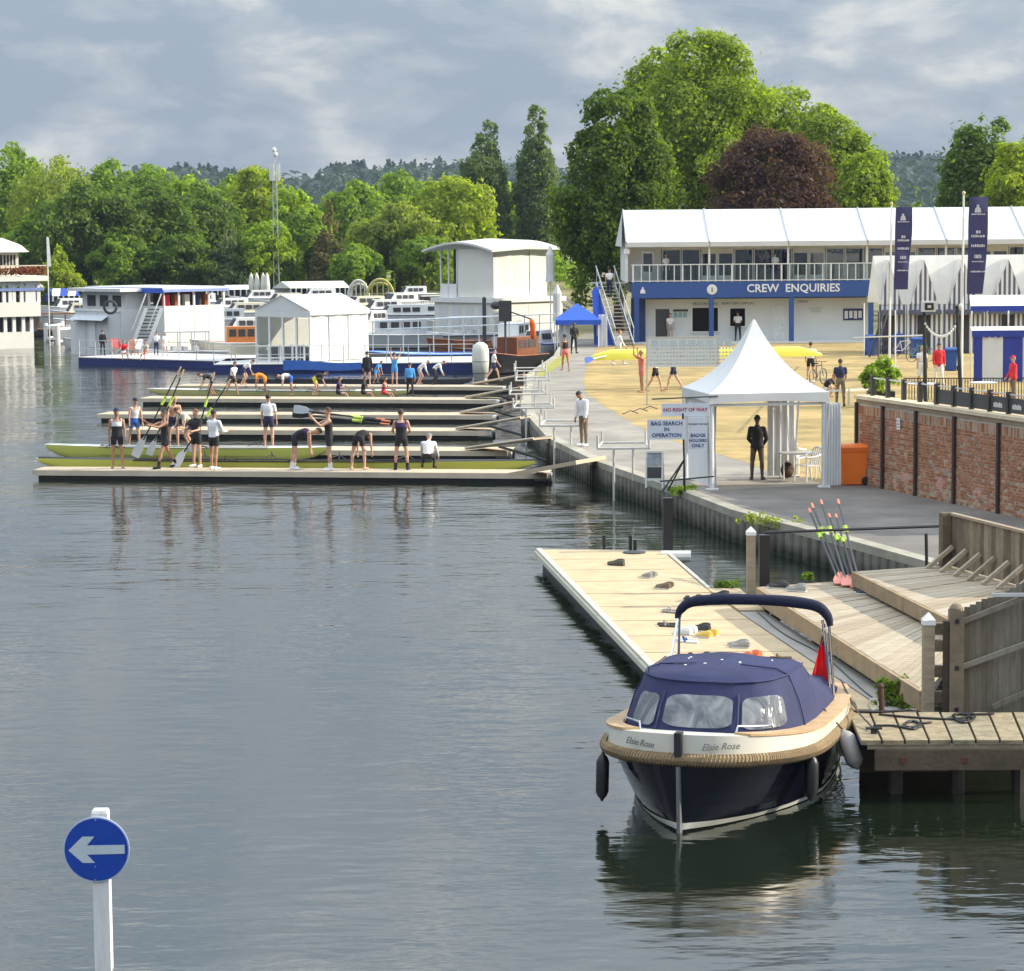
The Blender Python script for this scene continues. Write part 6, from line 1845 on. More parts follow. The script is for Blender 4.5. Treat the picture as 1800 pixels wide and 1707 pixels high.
# ================================================================== ROUND ARROW SIGN
SD = 25.6
sp_ = D(169, 1494, SD)
sg_ = thing('river_sign', 'round blue sign with a white left arrow on a white post in the water', 'sign', (sp_.x, SD, -1.5))
post_w = .165
px_ = D(175, 1500, SD).x
tz = D(175, 1427, SD).z
MB().loft([[(px_ - post_w / 2, SD + .03, -1.5), (px_ + post_w / 2, SD + .03, -1.5), (px_ + post_w / 2, SD + .03 + post_w, -1.5), (px_ - post_w / 2, SD + .03 + post_w, -1.5)],
           [(px_ - post_w / 2, SD + .03, tz - .03), (px_ + post_w / 2, SD + .03, tz - .03), (px_ + post_w / 2, SD + .03 + post_w, tz - .03), (px_ - post_w / 2, SD + .03 + post_w, tz - .03)],
           [(px_ - post_w / 2 + .01, SD + .04, tz), (px_ + post_w / 2 - .01, SD + .04, tz), (px_ + post_w / 2 - .01, SD + .02 + post_w, tz), (px_ - post_w / 2 + .01, SD + .02 + post_w, tz)]]).build('post', pm('sign_post', (.74, .73, .72), .55, .16, 4, .3, 14, stretch=(3, 3, .4)), sg_)
rad = 59.5 / (F / SD)
def disc(rr, y0, y1, mat, nm):
    MB().loft([[(sp_.x + rr * math.cos(a), y, sp_.z + rr * math.sin(a)) for a in [6.28318 * k / 56 for k in range(56)]] for y in (y1, y0)]).build(nm, mat, sg_, smooth=35)
disc(rad, SD + .012, SD + .028, pm('sign_rim', (.50, .58, .72), .35), 'rim')
disc(rad * .955, SD + .006, SD + .0119, pm('sign_blue', (.006, .055, .38), .35, .08, 4), 'face')
arrow = [(315, 515), (430, 403), (528, 403), (465, 475), (768, 473), (768, 545), (465, 550), (528, 618), (430, 618)]
k_ = 1 / 4.5 / (F / SD)
ap = [Vector((sp_.x + (x - 540) * k_, SD + .0055, sp_.z - (y - 511) * k_)) for x, y in arrow]
MB().slab(ap, .004, (0, -1, 0)).build('arrow', pm('sign_arrow', (.55, .62, .68), .4, .1, 6), sg_)
for x, y in ((540, 268), (530, 650), (527, 757)):
    q = Vector((sp_.x + (x - 540) * k_, SD, sp_.z - (y - 511) * k_))
    MB().tube([(q.x, SD + .005, q.z), (q.x, SD - .003, q.z)], .006, 6).build('rivet', galv, sg_)

# ================================================================== ROWING STAGES
stage_top = pm('stage_top', (0.52, 0.42, 0.295), .85, .12, 1.0, .3, 20, orand=.06)
stage_side = pm('stage_side', (0.58, 0.49, 0.37), .8, .18, 1.5)
SZ = .30
def stage(lab, xl, yl, xr, yr, wid=1.9, gang=None):
    a = P(xl, yl, SZ); c = P(xr, yr, SZ)
    d_ = (c - a).normalized(); n_ = Vector((-d_.y, d_.x, 0)); n_ = n_ if n_.y > 0 else -n_
    o = thing('rowing_stage', lab, 'pontoon', (a.x, a.y, 0), 0, 'rowing stages reaching out from the quay')
    n = 8
    for k in range(n):
        p, q = a.lerp(c, k / n + .0008), a.lerp(c, (k + 1) / n - .0008)
        MB().prism([(v_.x, v_.y) for v_ in (p, q, q + n_ * wid, p + n_ * wid)], SZ - .05, SZ + .002 * (k % 2)).build('deck_section', stage_top, o)
    MB().beam(a - n_ * .03 + Vector((0, 0, -.085)), c - n_ * .03 + Vector((0, 0, -.085)), .05, .165).build('front_board', stage_side, o)
    MB().beam(a - d_ * .03 + Vector((0, 0, -.07)), a - d_ * .03 + n_ * wid + Vector((0, 0, -.07)), .05, .13).build('end_board', stage_side, o)
    MB().prism([(v_.x, v_.y) for v_ in (a + n_ * .1 + d_ * .1, c + n_ * .1, c + n_ * (wid - .1), a + n_ * (wid - .1) + d_ * .1)], -.3, SZ - .14).build('float', black, o)
    MB().tube([c + n_ * .15 + Vector((0, 0, -.12)) - d_ * .4, c + n_ * .15 + d_ * .12 + Vector((0, 0, -.12))], .14, 12).build('float_end', offwhite, o)
    if gang:
        g0, g1 = P(gang[0], gang[1], SZ + .02), P(gang[2], gang[3], LAND + .03)
        gd = (g1 - g0); L_ = gd.length
        sw_ = Vector((-gd.y, gd.x, 0)).normalized() * (.95 if gang[4] else .5)
        MB().slab([g0 + sw_, g0 - sw_, g1 - sw_, g1 + sw_], .12 if gang[4] else .05).build('gangway', stage_top, o)
        if not gang[4]:
            for s_ in (1, -1):
                MB().tube([g0 + sw_ * s_ + Vector((0, 0, .06)), g1 + sw_ * s_ + Vector((0, 0, .06))], .04, 7).build('gangway_rail', stage_side, o)
            MB().tube([g0.lerp(g1, .5) - sw_ + Vector((0, 0, -.05)), Vector((g1.x + .1, g1.y - .2, .1))], .045, 6).build('brace', darkgrey, o)
    return a, c, d_, n_
S1 = stage('nearest rowing stage with most of the crew standing on it', 60, 826, 962, 832, 1.15, (920, 834, 1040, 812, True))
S2 = stage('second rowing stage, behind the green racing boat', 330, 790, 892, 793, 1.6, (835, 789, 955, 772, False))
S3 = stage('third rowing stage, empty apart from gangway', 220, 755, 858, 758, 1.6, (812, 754, 925, 735, False))
S4 = stage('fourth rowing stage, reaching furthest left behind the oarsmen', 172, 728, 866, 730, 1.6, (815, 726, 915, 707, False))
S5 = stage('fifth rowing stage with rowers sitting and bending', 246, 700, 872, 703, 1.6, (825, 699, 922, 682, False))
S6 = stage('farthest rowing stage close to the blue pontoon', 310, 678, 884, 680, 1.6, (840, 675, 928, 660, False))

# --- racing boats
def shell(lab, pA, pB, hullc, deckc, nseat, group='racing boats', wid=.30, depth=.30, rig=True, keel_up=False, canvas=.2):
    a = Vector(pA); c = Vector(pB)
    L_ = (c - a).length; ang_ = math.atan2(c.y - a.y, c.x - a.x)
    o = thing('racing_boat', lab, 'rowing boat', tuple(a), ang_, group)
    pitch_ = math.asin(max(-1, min(1, (c.z - a.z) / L_)))
    o.rotation_euler = (0, -pitch_, ang_)
    st = [0, .01, .04, .1, .2, .32, .45, .55, .68, .8, .9, .96, .99, 1]
    rings = []; dk_ = []; 
    for u in st:
        w_ = wid * (math.sin(math.pi * min(max(u, .004), .996)) ** .55)
        sheer = .04 * (abs(2 * u - 1) ** 2)
        top_ = depth + sheer
        rg_ = []
        for k in range(9):
            aa = math.pi * k / 8
            x_ = -w_ * math.cos(aa); z_ = top_ - (top_ + .10) * math.sin(aa) ** .7 * min(1, (min(u, 1 - u) + .006) / .10) ** .55
            rg_.append((u * L_, x_, -z_ if keel_up else z_))
        rings.append(rg_)
        dk_.append([(u * L_, -w_ * 1.02, (-1 if keel_up else 1) * top_), (u * L_, w_ * 1.02, (-1 if keel_up else 1) * top_)])
    MB().loft(rings, cap=False, closed=False).build('hull', hullc, o, smooth=True, world=False)
    MB().ell((-.03, 0, (-1 if keel_up else 1) * (depth + .03)), .05, .035, .035, 8, 5).build('bow_ball', whitep, o, world=False)
    if keel_up: return o
    nb = [i for i, u in enumerate(st) if u <= canvas + .001]; ne = [i for i, u in enumerate(st) if u >= 1 - canvas - .001]
    for ix in (nb, ne):
        MB().loft([[dk_[i][0], (dk_[i][0][0], 0, dk_[i][0][2] + .05), dk_[i][1]] for i in ix], cap=False, closed=False).build('deck_canvas', deckc, o, world=False)
    mid_ = [i for i, u in enumerate(st) if canvas <= u <= 1 - canvas]
    for sgn in (0, 1):
        MB().tube([dk_[i][sgn] for i in mid_], .025, 5).build('saxboard', deckc, o, world=False)
    MB().loft([[(dk_[i][0][0], dk_[i][0][1] * .9, .1), (dk_[i][1][0], dk_[i][1][1] * .9, .1)] for i in mid_], cap=False, closed=False).build('cockpit_floor', darkgrey, o, world=False)
    for k in range(nseat):
        u = canvas + .06 + (1 - 2 * canvas - .12) * k / max(1, nseat - 1)
        x_ = u * L_
        MB().box(x_ - .12, x_ + .12, -.15, .15, depth - .06, depth - .02).build('sliding_seat', darkgrey, o, world=False)
        if rig:
            s_ = 1 if k % 2 else -1
            rg_ = MB()
            for dx_ in (-.35, .1, .35): rg_.tube([(x_ + dx_, s_ * wid * .9, depth), (x_, s_ * (wid + .5), depth + .12)], .014, 5)
            rg_.tube([(x_, s_ * (wid + .5), depth + .05), (x_, s_ * (wid + .5), depth + .22)], .014, 5)
            rg_.build('rigger', black, o, world=False)
    return o
lime = pm('hull_lime', (0.80, 0.74, 0.12), .25, .05, 1, coat=.5)
green = pm('hull_green', (0.62, 0.62, 0.12), .25, .05, 1, coat=.5)
shell('long yellow-green racing boat alongside the nearest stage', P(68, 827, 0), P(940, 832, 0), lime, black, 8, depth=.36)
shell('green racing boat lying behind the nearest crew', P(82, 803, 0), P(575, 808, 0), green, offwhite, 4, depth=.38)
shell('pale yellow racing boat alongside the fifth stage', P(262, 696, 0), P(720, 699, 0), pm('hull_pale', (.60, .55, .22), .3, .05, 1), offwhite, 6)
shell('dark narrow racing boat alongside the farthest stage', P(400, 677, 0), P(830, 678, 0), darkgrey, black, 6)
shell('yellow racing boat carried upside down at shoulder height across the lawn', D(1032, 619, 109.3), D(1445, 612, 113), pm('hull_yellow', (.62, .58, .06), .25, .05, 1, coat=.5), black, 0, 'racing boats', .32, .32, False, True)

# --- oars
def oar(lab, tipp, hand, bladec, group, collarc=None, shaftc=None, gripc=None, bl=.55, bwid=.125, collar_t=.68, edge=(0, 1, 0)):
    a = Vector(tipp); c = Vector(hand)
    o = thing('oar', lab, 'oar', tuple(a), 0, group)
    d_ = (c - a); L_ = d_.length; d_.normalize()
    s0 = a + d_ * bl * .8
    MB().tube([s0, c], [.026, .020], 7).build('shaft', shaftc or darkgrey, o)
    e_ = Vector(edge); w_ = d_.cross(e_).normalized(); n_ = w_.cross(d_).normalized()
    prof_ = [(0, -.9), (0, 1.0), (.12, 1.15), (.34, 1.0), (.46, .45), (.55, .2), (.55, -.2), (.44, -.5), (.25, -.95), (.05, -1.05)]
    MB().slab([a + d_ * (u / .55 * bl) + w_ * (v * bwid) for u, v in prof_], .02, n_).build('blade', bladec, o)
    q = a + d_ * (L_ * collar_t)
    MB().tube([q - d_ * .13, q + d_ * .13], .042, 8).build('sleeve', collarc or pm('collar_lime', (.55, .75, .10), .5), o)
    MB().tube([q + d_ * .14, q + d_ * .17], .06, 8).build('button', collarc or pm('collar_lime', (.55, .75, .10), .5), o)
    MB().tube([c - d_ * .28, c + d_ * .01], .026, 8).build('grip', gripc or pm('grip_wood', (.55, .40, .22), .7), o)
    return o
coral = pm('blade_coral', (.72, .24, .17), .4, .08, 3)
pinkg = pm('grip_coral', (.75, .25, .15), .6)
bladew = pm('blade_white', (.60, .64, .68), .35, .06, 3)
hyy = 52.6
for i, (bx_, by_, hx_, hy_) in enumerate(((1477, 1030, 1422, 895), (1482, 1026, 1427, 886), (1490, 1033, 1443, 880), (1497, 1028, 1457, 904), (1506, 1036, 1469, 905), (1512, 1032, 1473, 879))):
    a_ = P(bx_, by_, LZ); a_.z = LZ + .03; c_ = D(hx_, hy_, hyy)
    oar(['coral-bladed oar, leftmost in the leaning bundle', 'coral-bladed oar second from the left in the leaning bundle', 'coral-bladed oar with the tall dark handle in the leaning bundle', 'coral-bladed oar fourth from the left in the leaning bundle', 'coral-bladed oar fifth from the left in the leaning bundle', 'coral-bladed oar, rightmost and tallest in the leaning bundle'][i],
        a_, c_, coral, 'coral oars leaning over the handrail', None, pm('shaft_dark', (.03, .03, .035), .4), pinkg, .5, .11, .62, (0, .5, 1))
y1 = P(290, 822, SZ).y + .5
def DO(x, y, dy=0): return D(x, y, y1 + dy)
oar('oar with white blade slanting up left in front of the second rower', DO(237, 803), DO(318, 645), bladew, 'oars held by the nearest crew', None, black, None, .75, .13, .62)
oar('second oar slanting up beside it, its blade hidden behind the rower', DO(262, 800, .4), DO(323, 650, .4), bladew, 'oars held by the nearest crew', None, black, None, .6, .1, .62)
oar('oar with white blade on the stage held by the rower in white', DO(306, 822, -.5), DO(405, 667, -.5), bladew, 'oars held by the nearest crew', None, black, None, .75, .13, .62)
oar('steep oar with pale blade behind the rower in black', DO(338, 795, .3), DO(377, 655, .3), bladew, 'oars held by the nearest crew', None, black, None, .7, .13, .62)
y6 = P(577, 825, SZ).y
for i, (a_, c_) in enumerate((((516, 719), (686, 741)), ((514, 727), (684, 746)), ((520, 723), (676, 737)))):
    oar(['upper oar of those carried level on the shoulder', 'lower oar of those carried level on the shoulder', 'middle oar of those carried level on the shoulder'][i], D(a_[0], a_[1], y6 - .12 + .1 * i), D(c_[0], c_[1], y6 - .12 + .1 * i), bladew if i != 1 else black, 'oars carried level on the shoulder', None, black, pinkg, .6, .12, .66)
oar('oar with a royal blue blade poking out below the carried yellow boat', D(1029, 634, 108.5), D(1085, 621, 110), royal, 'oars on the lawn', None, offwhite, None, .6, .12, .9)
# ================================================================== PEOPLE
PEOPLE = []
skinm = [pm('skin_light', (.55, .32, .22), .55, .08, 12), pm('skin_tan', (.42, .22, .13), .55, .08, 12), pm('skin_dark', (.13, .07, .045), .55, .08, 12)]
hairm = {'brown': pm('hair_brown', (.05, .028, .015), .7, .2, 30), 'black': pm('hair_black', (.012, .010, .009), .6, .2, 30), 'blond': pm('hair_blond', (.42, .27, .11), .7, .2, 30), 'red': pm('hair_red', (.25, .09, .03), .7, .2, 30), 'grey': pm('hair_grey', (.25, .24, .23), .7, .2, 30)}
eyem = pm('eye_dark', (.02, .015, .012), .3)
def cl(name, c, rough=.8): return pm('cloth_' + name, c, rough, .12, 9, .3, 20)
C_ = {'black': cl('black', (.014, .014, .017)), 'white': cl('white', (.74, .74, .75)), 'navy': cl('navy', (.018, .022, .07)), 'blue': cl('blue', (.03, .12, .48)), 'light_blue': cl('light_blue', (.08, .33, .70)),
      'purple': cl('purple', (.05, .025, .10)), 'pink': cl('pink', (.62, .18, .15)), 'red': cl('red', (.62, .02, .03)), 'orange': cl('orange', (.75, .27, .02)), 'grey': cl('grey', (.32, .33, .35)),
      'yellow': cl('yellow', (.70, .58, .05)), 'khaki': cl('khaki', (.20, .15, .10)), 'brown': cl('brown', (.10, .07, .05)), 'cream': cl('cream', (.66, .60, .48))}

def frustum(mb, a, b, ra, rb, n=10):
    a = Vector(a); b = Vector(b); d = (b - a); L_ = d.length
    if L_ < 1e-5: return
    d /= L_
    pts, rs = [], []
    for k in range(4):
        an = math.pi / 2 * (1 - k / 4); pts.append(a - d * ra * math.sin(an) * .98); rs.append(max(.002, ra * math.cos(an)))
    pts.append(a); rs.append(ra); pts.append(b); rs.append(rb)
    for k in range(1, 5):
        an = math.pi / 2 * k / 4; pts.append(b + d * rb * math.sin(an) * .98); rs.append(max(.002, rb * math.cos(an)))
    mb.tube(pts, rs, n)

def ldir(flex, abd, side):
    f, a = R(flex), R(abd)
    return Vector((side * math.sin(a), -math.sin(f) * math.cos(a), -math.cos(f) * math.cos(a)))

def skeleton(pose, s):
    """joints for a figure facing -Y; s = height / 1.8"""
    g = lambda k, d_: pose.get(k, d_)
    lean = g('lean', 2)
    hip = Vector((0, 0, 0))
    def sp(a): return Vector((0, -math.sin(R(a)), math.cos(R(a))))
    waist = hip + sp(lean * .55) * .19
    chest = waist + sp(lean * .9) * .17
    neck = chest + sp(lean * 1.05) * .17
    hd = lean * g('hf', .6) + g('head', 0)
    htop = sp(hd)
    headc = neck + sp((lean + hd) / 2) * .10 + htop * .115
    fwdh = Vector((0, -math.cos(R(hd)), -math.sin(R(hd))))
    tw = R(g('turn', 0))
    if tw:
        c, s_ = math.cos(tw), math.sin(tw); fwdh = Vector((fwdh.x * c - fwdh.y * s_, fwdh.x * s_ + fwdh.y * c, fwdh.z))
    J = {'hip': hip, 'waist': waist, 'chest': chest, 'neck': neck, 'headc': headc, 'htop': htop, 'hfwd': fwdh}
    shc = chest + (neck - chest) * .72
    for nm, side in (('L', 1), ('R', -1)):
        sh = shc + Vector((side * .185, 0, 0))
        uf, ua, ff, fa = g('a' + nm, (4, 10, 12, 4))
        el = sh + ldir(uf, ua, side) * .295
        fdv = ldir(ff, fa, side)
        wr = el + fdv * .255
        J['sh' + nm], J['el' + nm], J['wr' + nm], J['fd' + nm] = sh, el, wr, fdv
        J['ha' + nm] = wr + fdv * .085
        hp = hip + Vector((side * .092, 0, -.02))
        tf, ta, sf = g('l' + nm, (1, 4, -2))
        kn = hp + ldir(tf, ta, side) * .435
        an = kn + ldir(sf, ta * .3, side) * .425
        J['hp' + nm], J['kn' + nm], J['an' + nm] = hp, kn, an
        fp = g('f' + nm, 0)
        J['to' + nm] = an + Vector((side * .04, -.17 * math.cos(R(fp)), -.045 - .17 * math.sin(R(fp))))
    low = min(min(J['anL'].z, J['anR'].z) - .075, min(J['toL'].z, J['toR'].z) - .028)
    if g('sit', None) is not None: low = hip.z - .11 - g('sit', 0)
    for k in list(J):
        if k in ('htop', 'hfwd', 'fdL', 'fdR'): continue
        J[k] = (J[k] - Vector((0, 0, low))) * s
    return J

def person(label, px, py, z, height, rz, pose, clothes, hair='brown', skin=0, group=None, cap=None, vox=.0165, dxy=None, bulk=1.0):
    loc = P(px, py, z) if dxy is None else Vector(dxy)
    o = thing('person', label, 'person', (loc.x, loc.y, z), R(rz), group)
    s = height / 1.8
    J = skeleton(pose, s)
    mb = MB(); seg = []
    def piece(a, b, ra, rb, tag_):
        frustum(mb, a, b, ra * s, rb * s); seg.append((a, b, ra * s, rb * s, tag_))
    # torso: elliptical loft
    ax = (J['chest'] - J['waist']).normalized()
    tors = [(J['hip'] + Vector((0, 0, -.07 * s)), .12, .10), (J['hip'], .168, .115), (J['waist'], .142 * bulk, .102 * bulk), (J['chest'], .172 * bulk, .118 * bulk), (J['chest'].lerp(J['neck'], .62), .178, .10), (J['chest'].lerp(J['neck'], .92), .10, .065)]
    rings = []
    for i, (c, rx, ry) in enumerate(tors):
        d = (tors[min(i + 1, 5)][0] - tors[max(i - 1, 0)][0]).normalized()
        fy = Vector((1, 0, 0)).cross(d).normalized()
        rings.append([c + Vector((1, 0, 0)) * rx * s * math.cos(a) + fy * ry * s * math.sin(a) for a in [6.283 * k / 16 for k in range(16)]])
    mb.loft(rings)
    seg += [(J['hip'] + Vector((0, 0, -.05 * s)), J['hip'].lerp(J['waist'], .45), .13 * s, .13 * s, 'pelvis'), (J['hip'].lerp(J['waist'], .45), J['waist'].lerp(J['chest'], .4), .12 * s, .12 * s, 'waist'), (J['waist'].lerp(J['chest'], .4), J['chest'].lerp(J['neck'], .7), .13 * s, .13 * s, 'chest')]
    for nm in 'LR':
        seg.append((J['chest'].lerp(J['neck'], .45), J['sh' + nm], .10 * s, .055 * s, 'chest'))
        frustum(mb, J['chest'].lerp(J['neck'], .55), J['sh' + nm], .075 * s, .058 * s)
        piece(J['sh' + nm], J['el' + nm], .055, .041, 'uarm'); piece(J['el' + nm], J['wr' + nm], .041, .028, 'farm')
        piece(J['wr' + nm], J['ha' + nm], .030, .034, 'hand')
        piece(J['hp' + nm], J['kn' + nm], .088, .056, 'thigh'); piece(J['kn' + nm], J['an' + nm], .054, .037, 'shin')
        cal = J['kn' + nm].lerp(J['an' + nm], .28) + Vector((0, .018 * s, 0))
        frustum(mb, J['kn' + nm].lerp(J['an' + nm], .12), cal, .05 * s, .056 * s); frustum(mb, cal, J['kn' + nm].lerp(J['an' + nm], .6), .056 * s, .042 * s)
        heel = J['an' + nm] + Vector((0, .04 * s, -.04 * s))
        piece(heel, J['to' + nm], .036, .030, 'foot'); frustum(mb, J['an' + nm], heel, .038 * s, .034 * s)
    piece(J['neck'] + (J['headc'] - J['neck']) * -.1, J['headc'], .056, .056, 'neck')
    hc, hu, hf = J['headc'], J['htop'], J['hfwd']
    hr = hu.cross(hf).normalized()
    # head: egg with brow, chin, nose, ears
    n1, n2 = 14, 9
    rg = []
    for i in range(n2):
        ph = -math.pi / 2 + math.pi * (i + .03) / (n2 - 1 + .06)
        row = []
        for k in range(n1):
            th = 6.283 * k / n1
            cx_, cy_ = math.cos(ph) * math.cos(th), math.cos(ph) * math.sin(th)
            zz = math.sin(ph)
            w_ = .083 * (1 - .16 * max(0, -zz)); dp = .102 if cy_ > 0 else .103
            row.append(hc + (hr * cx_ * w_ + hf * (cy_ * dp * (1 - .10 * max(0, -zz)) + .012 * max(0, -zz)) + hu * zz * .128) * s)
        rg.append(row)
    mb.loft(rg)
    frustum(mb, hc + (hf * .092 + hu * .012) * s, hc + (hf * .108 - hu * .022) * s, .010 * s, .015 * s, 6)
    for q in (-1, 1): frustum(mb, hc + (hr * q * .076 - hu * .015 - hf * .01) * s, hc + (hr * q * .082 + hu * .02 - hf * .012) * s, .014 * s, .017 * s, 6)
    seg.append((hc - hu * .06 * s, hc + hu * .06 * s, .09 * s, .09 * s, 'head'))
    tmp = bpy.data.objects.new('tmp_body', mb.mesh('tmp_body', skinm[skin], True)); col.objects.link(tmp)
    md = tmp.modifiers.new('r', 'REMESH'); md.mode = 'VOXEL'; md.voxel_size = vox * s; md.use_smooth_shade = True
    PEOPLE.append(dict(o=o, tmp=tmp, seg=seg, J=J, s=s, clothes=clothes, hair=hair, skin=skin, cap=cap))
    return o

def seg_dist(V, a, b):
    a = np.array(a); b = np.array(b); d = b - a; L2 = (d * d).sum() + 1e-12
    t_ = np.clip(((V - a) @ d) / L2, 0, 1)
    return np.linalg.norm(V - (a + t_[:, None] * d), axis=1), t_

def finish_people():
    dg = bpy.context.evaluated_depsgraph_get()
    for pr in PEOPLE:
        ev = pr['tmp'].evaluated_get(dg)
        me0 = ev.to_mesh()
        nv = len(me0.vertices); V = np.empty(nv * 3, np.float32); me0.vertices.foreach_get('co', V); V = V.reshape(-1, 3).astype(float)
        faces = [tuple(p_.vertices) for p_ in me0.polygons]
        ne = len(me0.edges); E = np.empty(ne * 2, np.int32); me0.edges.foreach_get('vertices', E); E = E.reshape(-1, 2)
        ev.to_mesh_clear()
        deg = np.bincount(E.ravel(), minlength=nv)[:, None].clip(1)
        for _ in range(2):
            acc = np.zeros_like(V); np.add.at(acc, E[:, 0], V[E[:, 1]]); np.add.at(acc, E[:, 1], V[E[:, 0]])
            V = V * .55 + (acc / deg) * .45
        # zones
        best = np.full(nv, 1e9); zone = np.empty(nv, object); tt = np.zeros(nv)
        for a, b, ra, rb, tg in pr['seg']:
            d, t_ = seg_dist(V, a, b); d = d - (ra + (rb - ra) * t_)
            m_ = d < best
            best[m_] = d[m_]; zone[m_] = tg; tt[m_] = t_[m_]
        # normals
        Fq = np.array([f + (f[-1],) if len(f) == 3 else f for f in faces])
        fn = np.cross(V[Fq[:, 2]] - V[Fq[:, 0]], V[Fq[:, 3]] - V[Fq[:, 1]])
        vn = np.zeros_like(V)
        for k in range(4): np.add.at(vn, Fq[:, k], fn)
        vn /= (np.linalg.norm(vn, axis=1, keepdims=True) + 1e-12)
        s, J, o = pr['s'], pr['J'], pr['o']
        # body with fingers and eyes
        ex = MB()
        hc, hu, hf = J['headc'], J['htop'], J['hfwd']; hr = hu.cross(hf).normalized()
        for nm, side in (('L', 1), ('R', -1)):
            fd_ = J['fd' + nm]; w_ = J['wr' + nm]; tip = J['ha' + nm]
            sx = Vector((side, 0, 0)); sx = (sx - fd_ * sx.dot(fd_))
            sx = sx.normalized() if sx.length > .1 else Vector((0, 0, 1))
            fo = fd_.cross(sx).normalized()            # across the knuckles
            for k, ln in enumerate((.066, .076, .072, .056)):
                b0 = tip + fo * (k - 1.5) * .019 * s; crl = -sx
                ex.tube([b0, b0 + (fd_ * .55 + crl * .12) * ln * s, b0 + (fd_ * .85 + crl * .45) * ln * s], [.0095 * s, .009 * s, .007 * s], 5)
            tb_ = w_ + fd_ * .02 * s - fo * .02 * s
            ex.tube([tb_, tb_ + (fd_ * .03 - fo * .025) * s, tb_ + (fd_ * .062 - fo * .03 - sx * .015) * s], [.012 * s, .010 * s, .008 * s], 5)
        nf0 = len(ex.f)
        ex.cur = 1
        for q in (-1, 1): ex.ell(tuple(hc + (hf * .088 + hr * q * .030 + hu * .012) * s), .009 * s, .009 * s, .006 * s, 6, 4)
        ex.ell(tuple(hc + (hf * .092 - hu * .058) * s), .018 * s, .006 * s, .005 * s, 6, 4)
        me = bpy.data.meshes.new('body')
        allv = np.vstack([V, np.array(ex.v)]); off = nv
        me.from_pydata([tuple(x) for x in allv], [], faces + [tuple(i + off for i in f) for f in ex.f])
        me.materials.append(skinm[pr['skin']]); me.materials.append(eyem)
        me.polygons.foreach_set('material_index', [0] * len(faces) + ex.m)
        me.polygons.foreach_set('use_smooth', [True] * len(me.polygons))
        link('body', me, o)
        def shell_part(name, sel, off_, mat):
            keep = np.array([all(sel[i] for i in f) for f in faces])
            if not keep.any(): return None
            fs = [faces[i] for i in np.nonzero(keep)[0]]
            used = sorted({i for f in fs for i in f}); mp_ = {i: k for k, i in enumerate(used)}
            vs = V[used] + vn[used] * off_ * s
            m2 = bpy.data.meshes.new(name)
            m2.from_pydata([tuple(x) for x in vs], [], [tuple(mp_[i] for i in f) for f in fs])
            m2.materials.append(mat); m2.polygons.foreach_set('use_smooth', [True] * len(fs))
            return link(name, m2, o)
        for k, (nm, mat, zs_, *offv) in enumerate(pr['clothes']):
            sel = np.zeros(nv, bool)
            for z_, rng_ in zs_.items():
                sel |= (zone == z_) & (tt >= rng_[0]) & (tt <= rng_[1])
            of_ = offv[0] if offv else .010 + .004 * k
            if nm in ('shoes', 'socks'):
                dl_, _t = seg_dist(V, J['knL'], J['toL']); dr_, _t = seg_dist(V, J['knR'], J['toR'])
                shell_part(nm[:-1], sel & (dl_ < dr_), of_, mat); shell_part(nm[:-1], sel & (dl_ >= dr_), of_, mat)
            else: shell_part(nm, sel, of_, mat)
        rel = V - np.array(hc)
        uu, ff = rel @ np.array(hu), rel @ np.array(hf)
        hsel = (zone == 'head') & (uu > .022 * s + ff * .55) & ~((ff > .05 * s) & (uu < .055 * s))
        if pr['hair']: shell_part('hair', hsel, .013, hairm[pr['hair']])
        if pr['cap']:
            csel = (zone == 'head') & (uu > .045 * s)
            c_ = shell_part('cap', csel, .020, pr['cap'])
            br = MB(); cc = hc + (hu * .052 + hf * .085) * s
            br.add([tuple(cc + (hr * x + hf * y + hu * z) * s) for x, y, z in ((-.075, -.01, 0), (.075, -.01, 0), (.06, .07, -.012), (.02, .09, -.016), (-.02, .09, -.016), (-.06, .07, -.012), (-.075, -.01, .008), (.075, -.01, .008), (.06, .07, -.004), (.02, .09, -.008), (-.02, .09, -.008), (-.06, .07, -.004))],
                   [(0, 1, 2, 3, 4, 5), (11, 10, 9, 8, 7, 6), (2, 8, 9, 3), (3, 9, 10, 4), (4, 10, 11, 5)])
            br.build('cap_peak', pr['cap'], c_, world=False)
        bpy.data.objects.remove(pr['tmp'])

FULL = (0, 1)
UNI = {'chest': (0, .93), 'waist': FULL, 'pelvis': FULL, 'thigh': (0, .52)}
TEE = {'chest': FULL, 'waist': FULL, 'uarm': (0, .68)}
VEST = {'chest': (0, .93), 'waist': FULL}
LS = {'chest': FULL, 'waist': FULL, 'pelvis': (.6, 1), 'uarm': FULL, 'farm': (0, .92)}
JKT = {'chest': FULL, 'waist': FULL, 'pelvis': FULL, 'uarm': FULL, 'farm': (0, .95), 'thigh': (0, .12)}
SHO = {'pelvis': FULL, 'thigh': (0, .52)}
TRO = {'pelvis': FULL, 'thigh': FULL, 'shin': (0, .95)}
SHOE = {'foot': FULL, 'shin': (.93, 1)}
SOCK = {'shin': (.62, .97)}
c = C_
def uni(col_, top=None):
    a = [('unisuit', c[col_], UNI)]
    if top: a.append(('vest_panel', c[top], {'chest': (.3, .93)}, .016))
    return a
def kit(top, bot, ls=False, shoes_=None, trou=False):
    a = [('trousers' if trou else 'shorts', c[bot], TRO if trou else SHO), ('shirt', c[top], LS if ls else TEE, .018)]
    if shoes_: a.append(('shoes', c[shoes_], SHOE, .012))
    return a
STAND = dict(lL=(2, 5, -2), lR=(-3, 5, -4))
BEND = dict(lean=88, hf=.9, head=0, lL=(-6, 6, -8), lR=(4, 6, -10), aL=(2, 4, 8, 2), aR=(-2, 4, 12, 2))
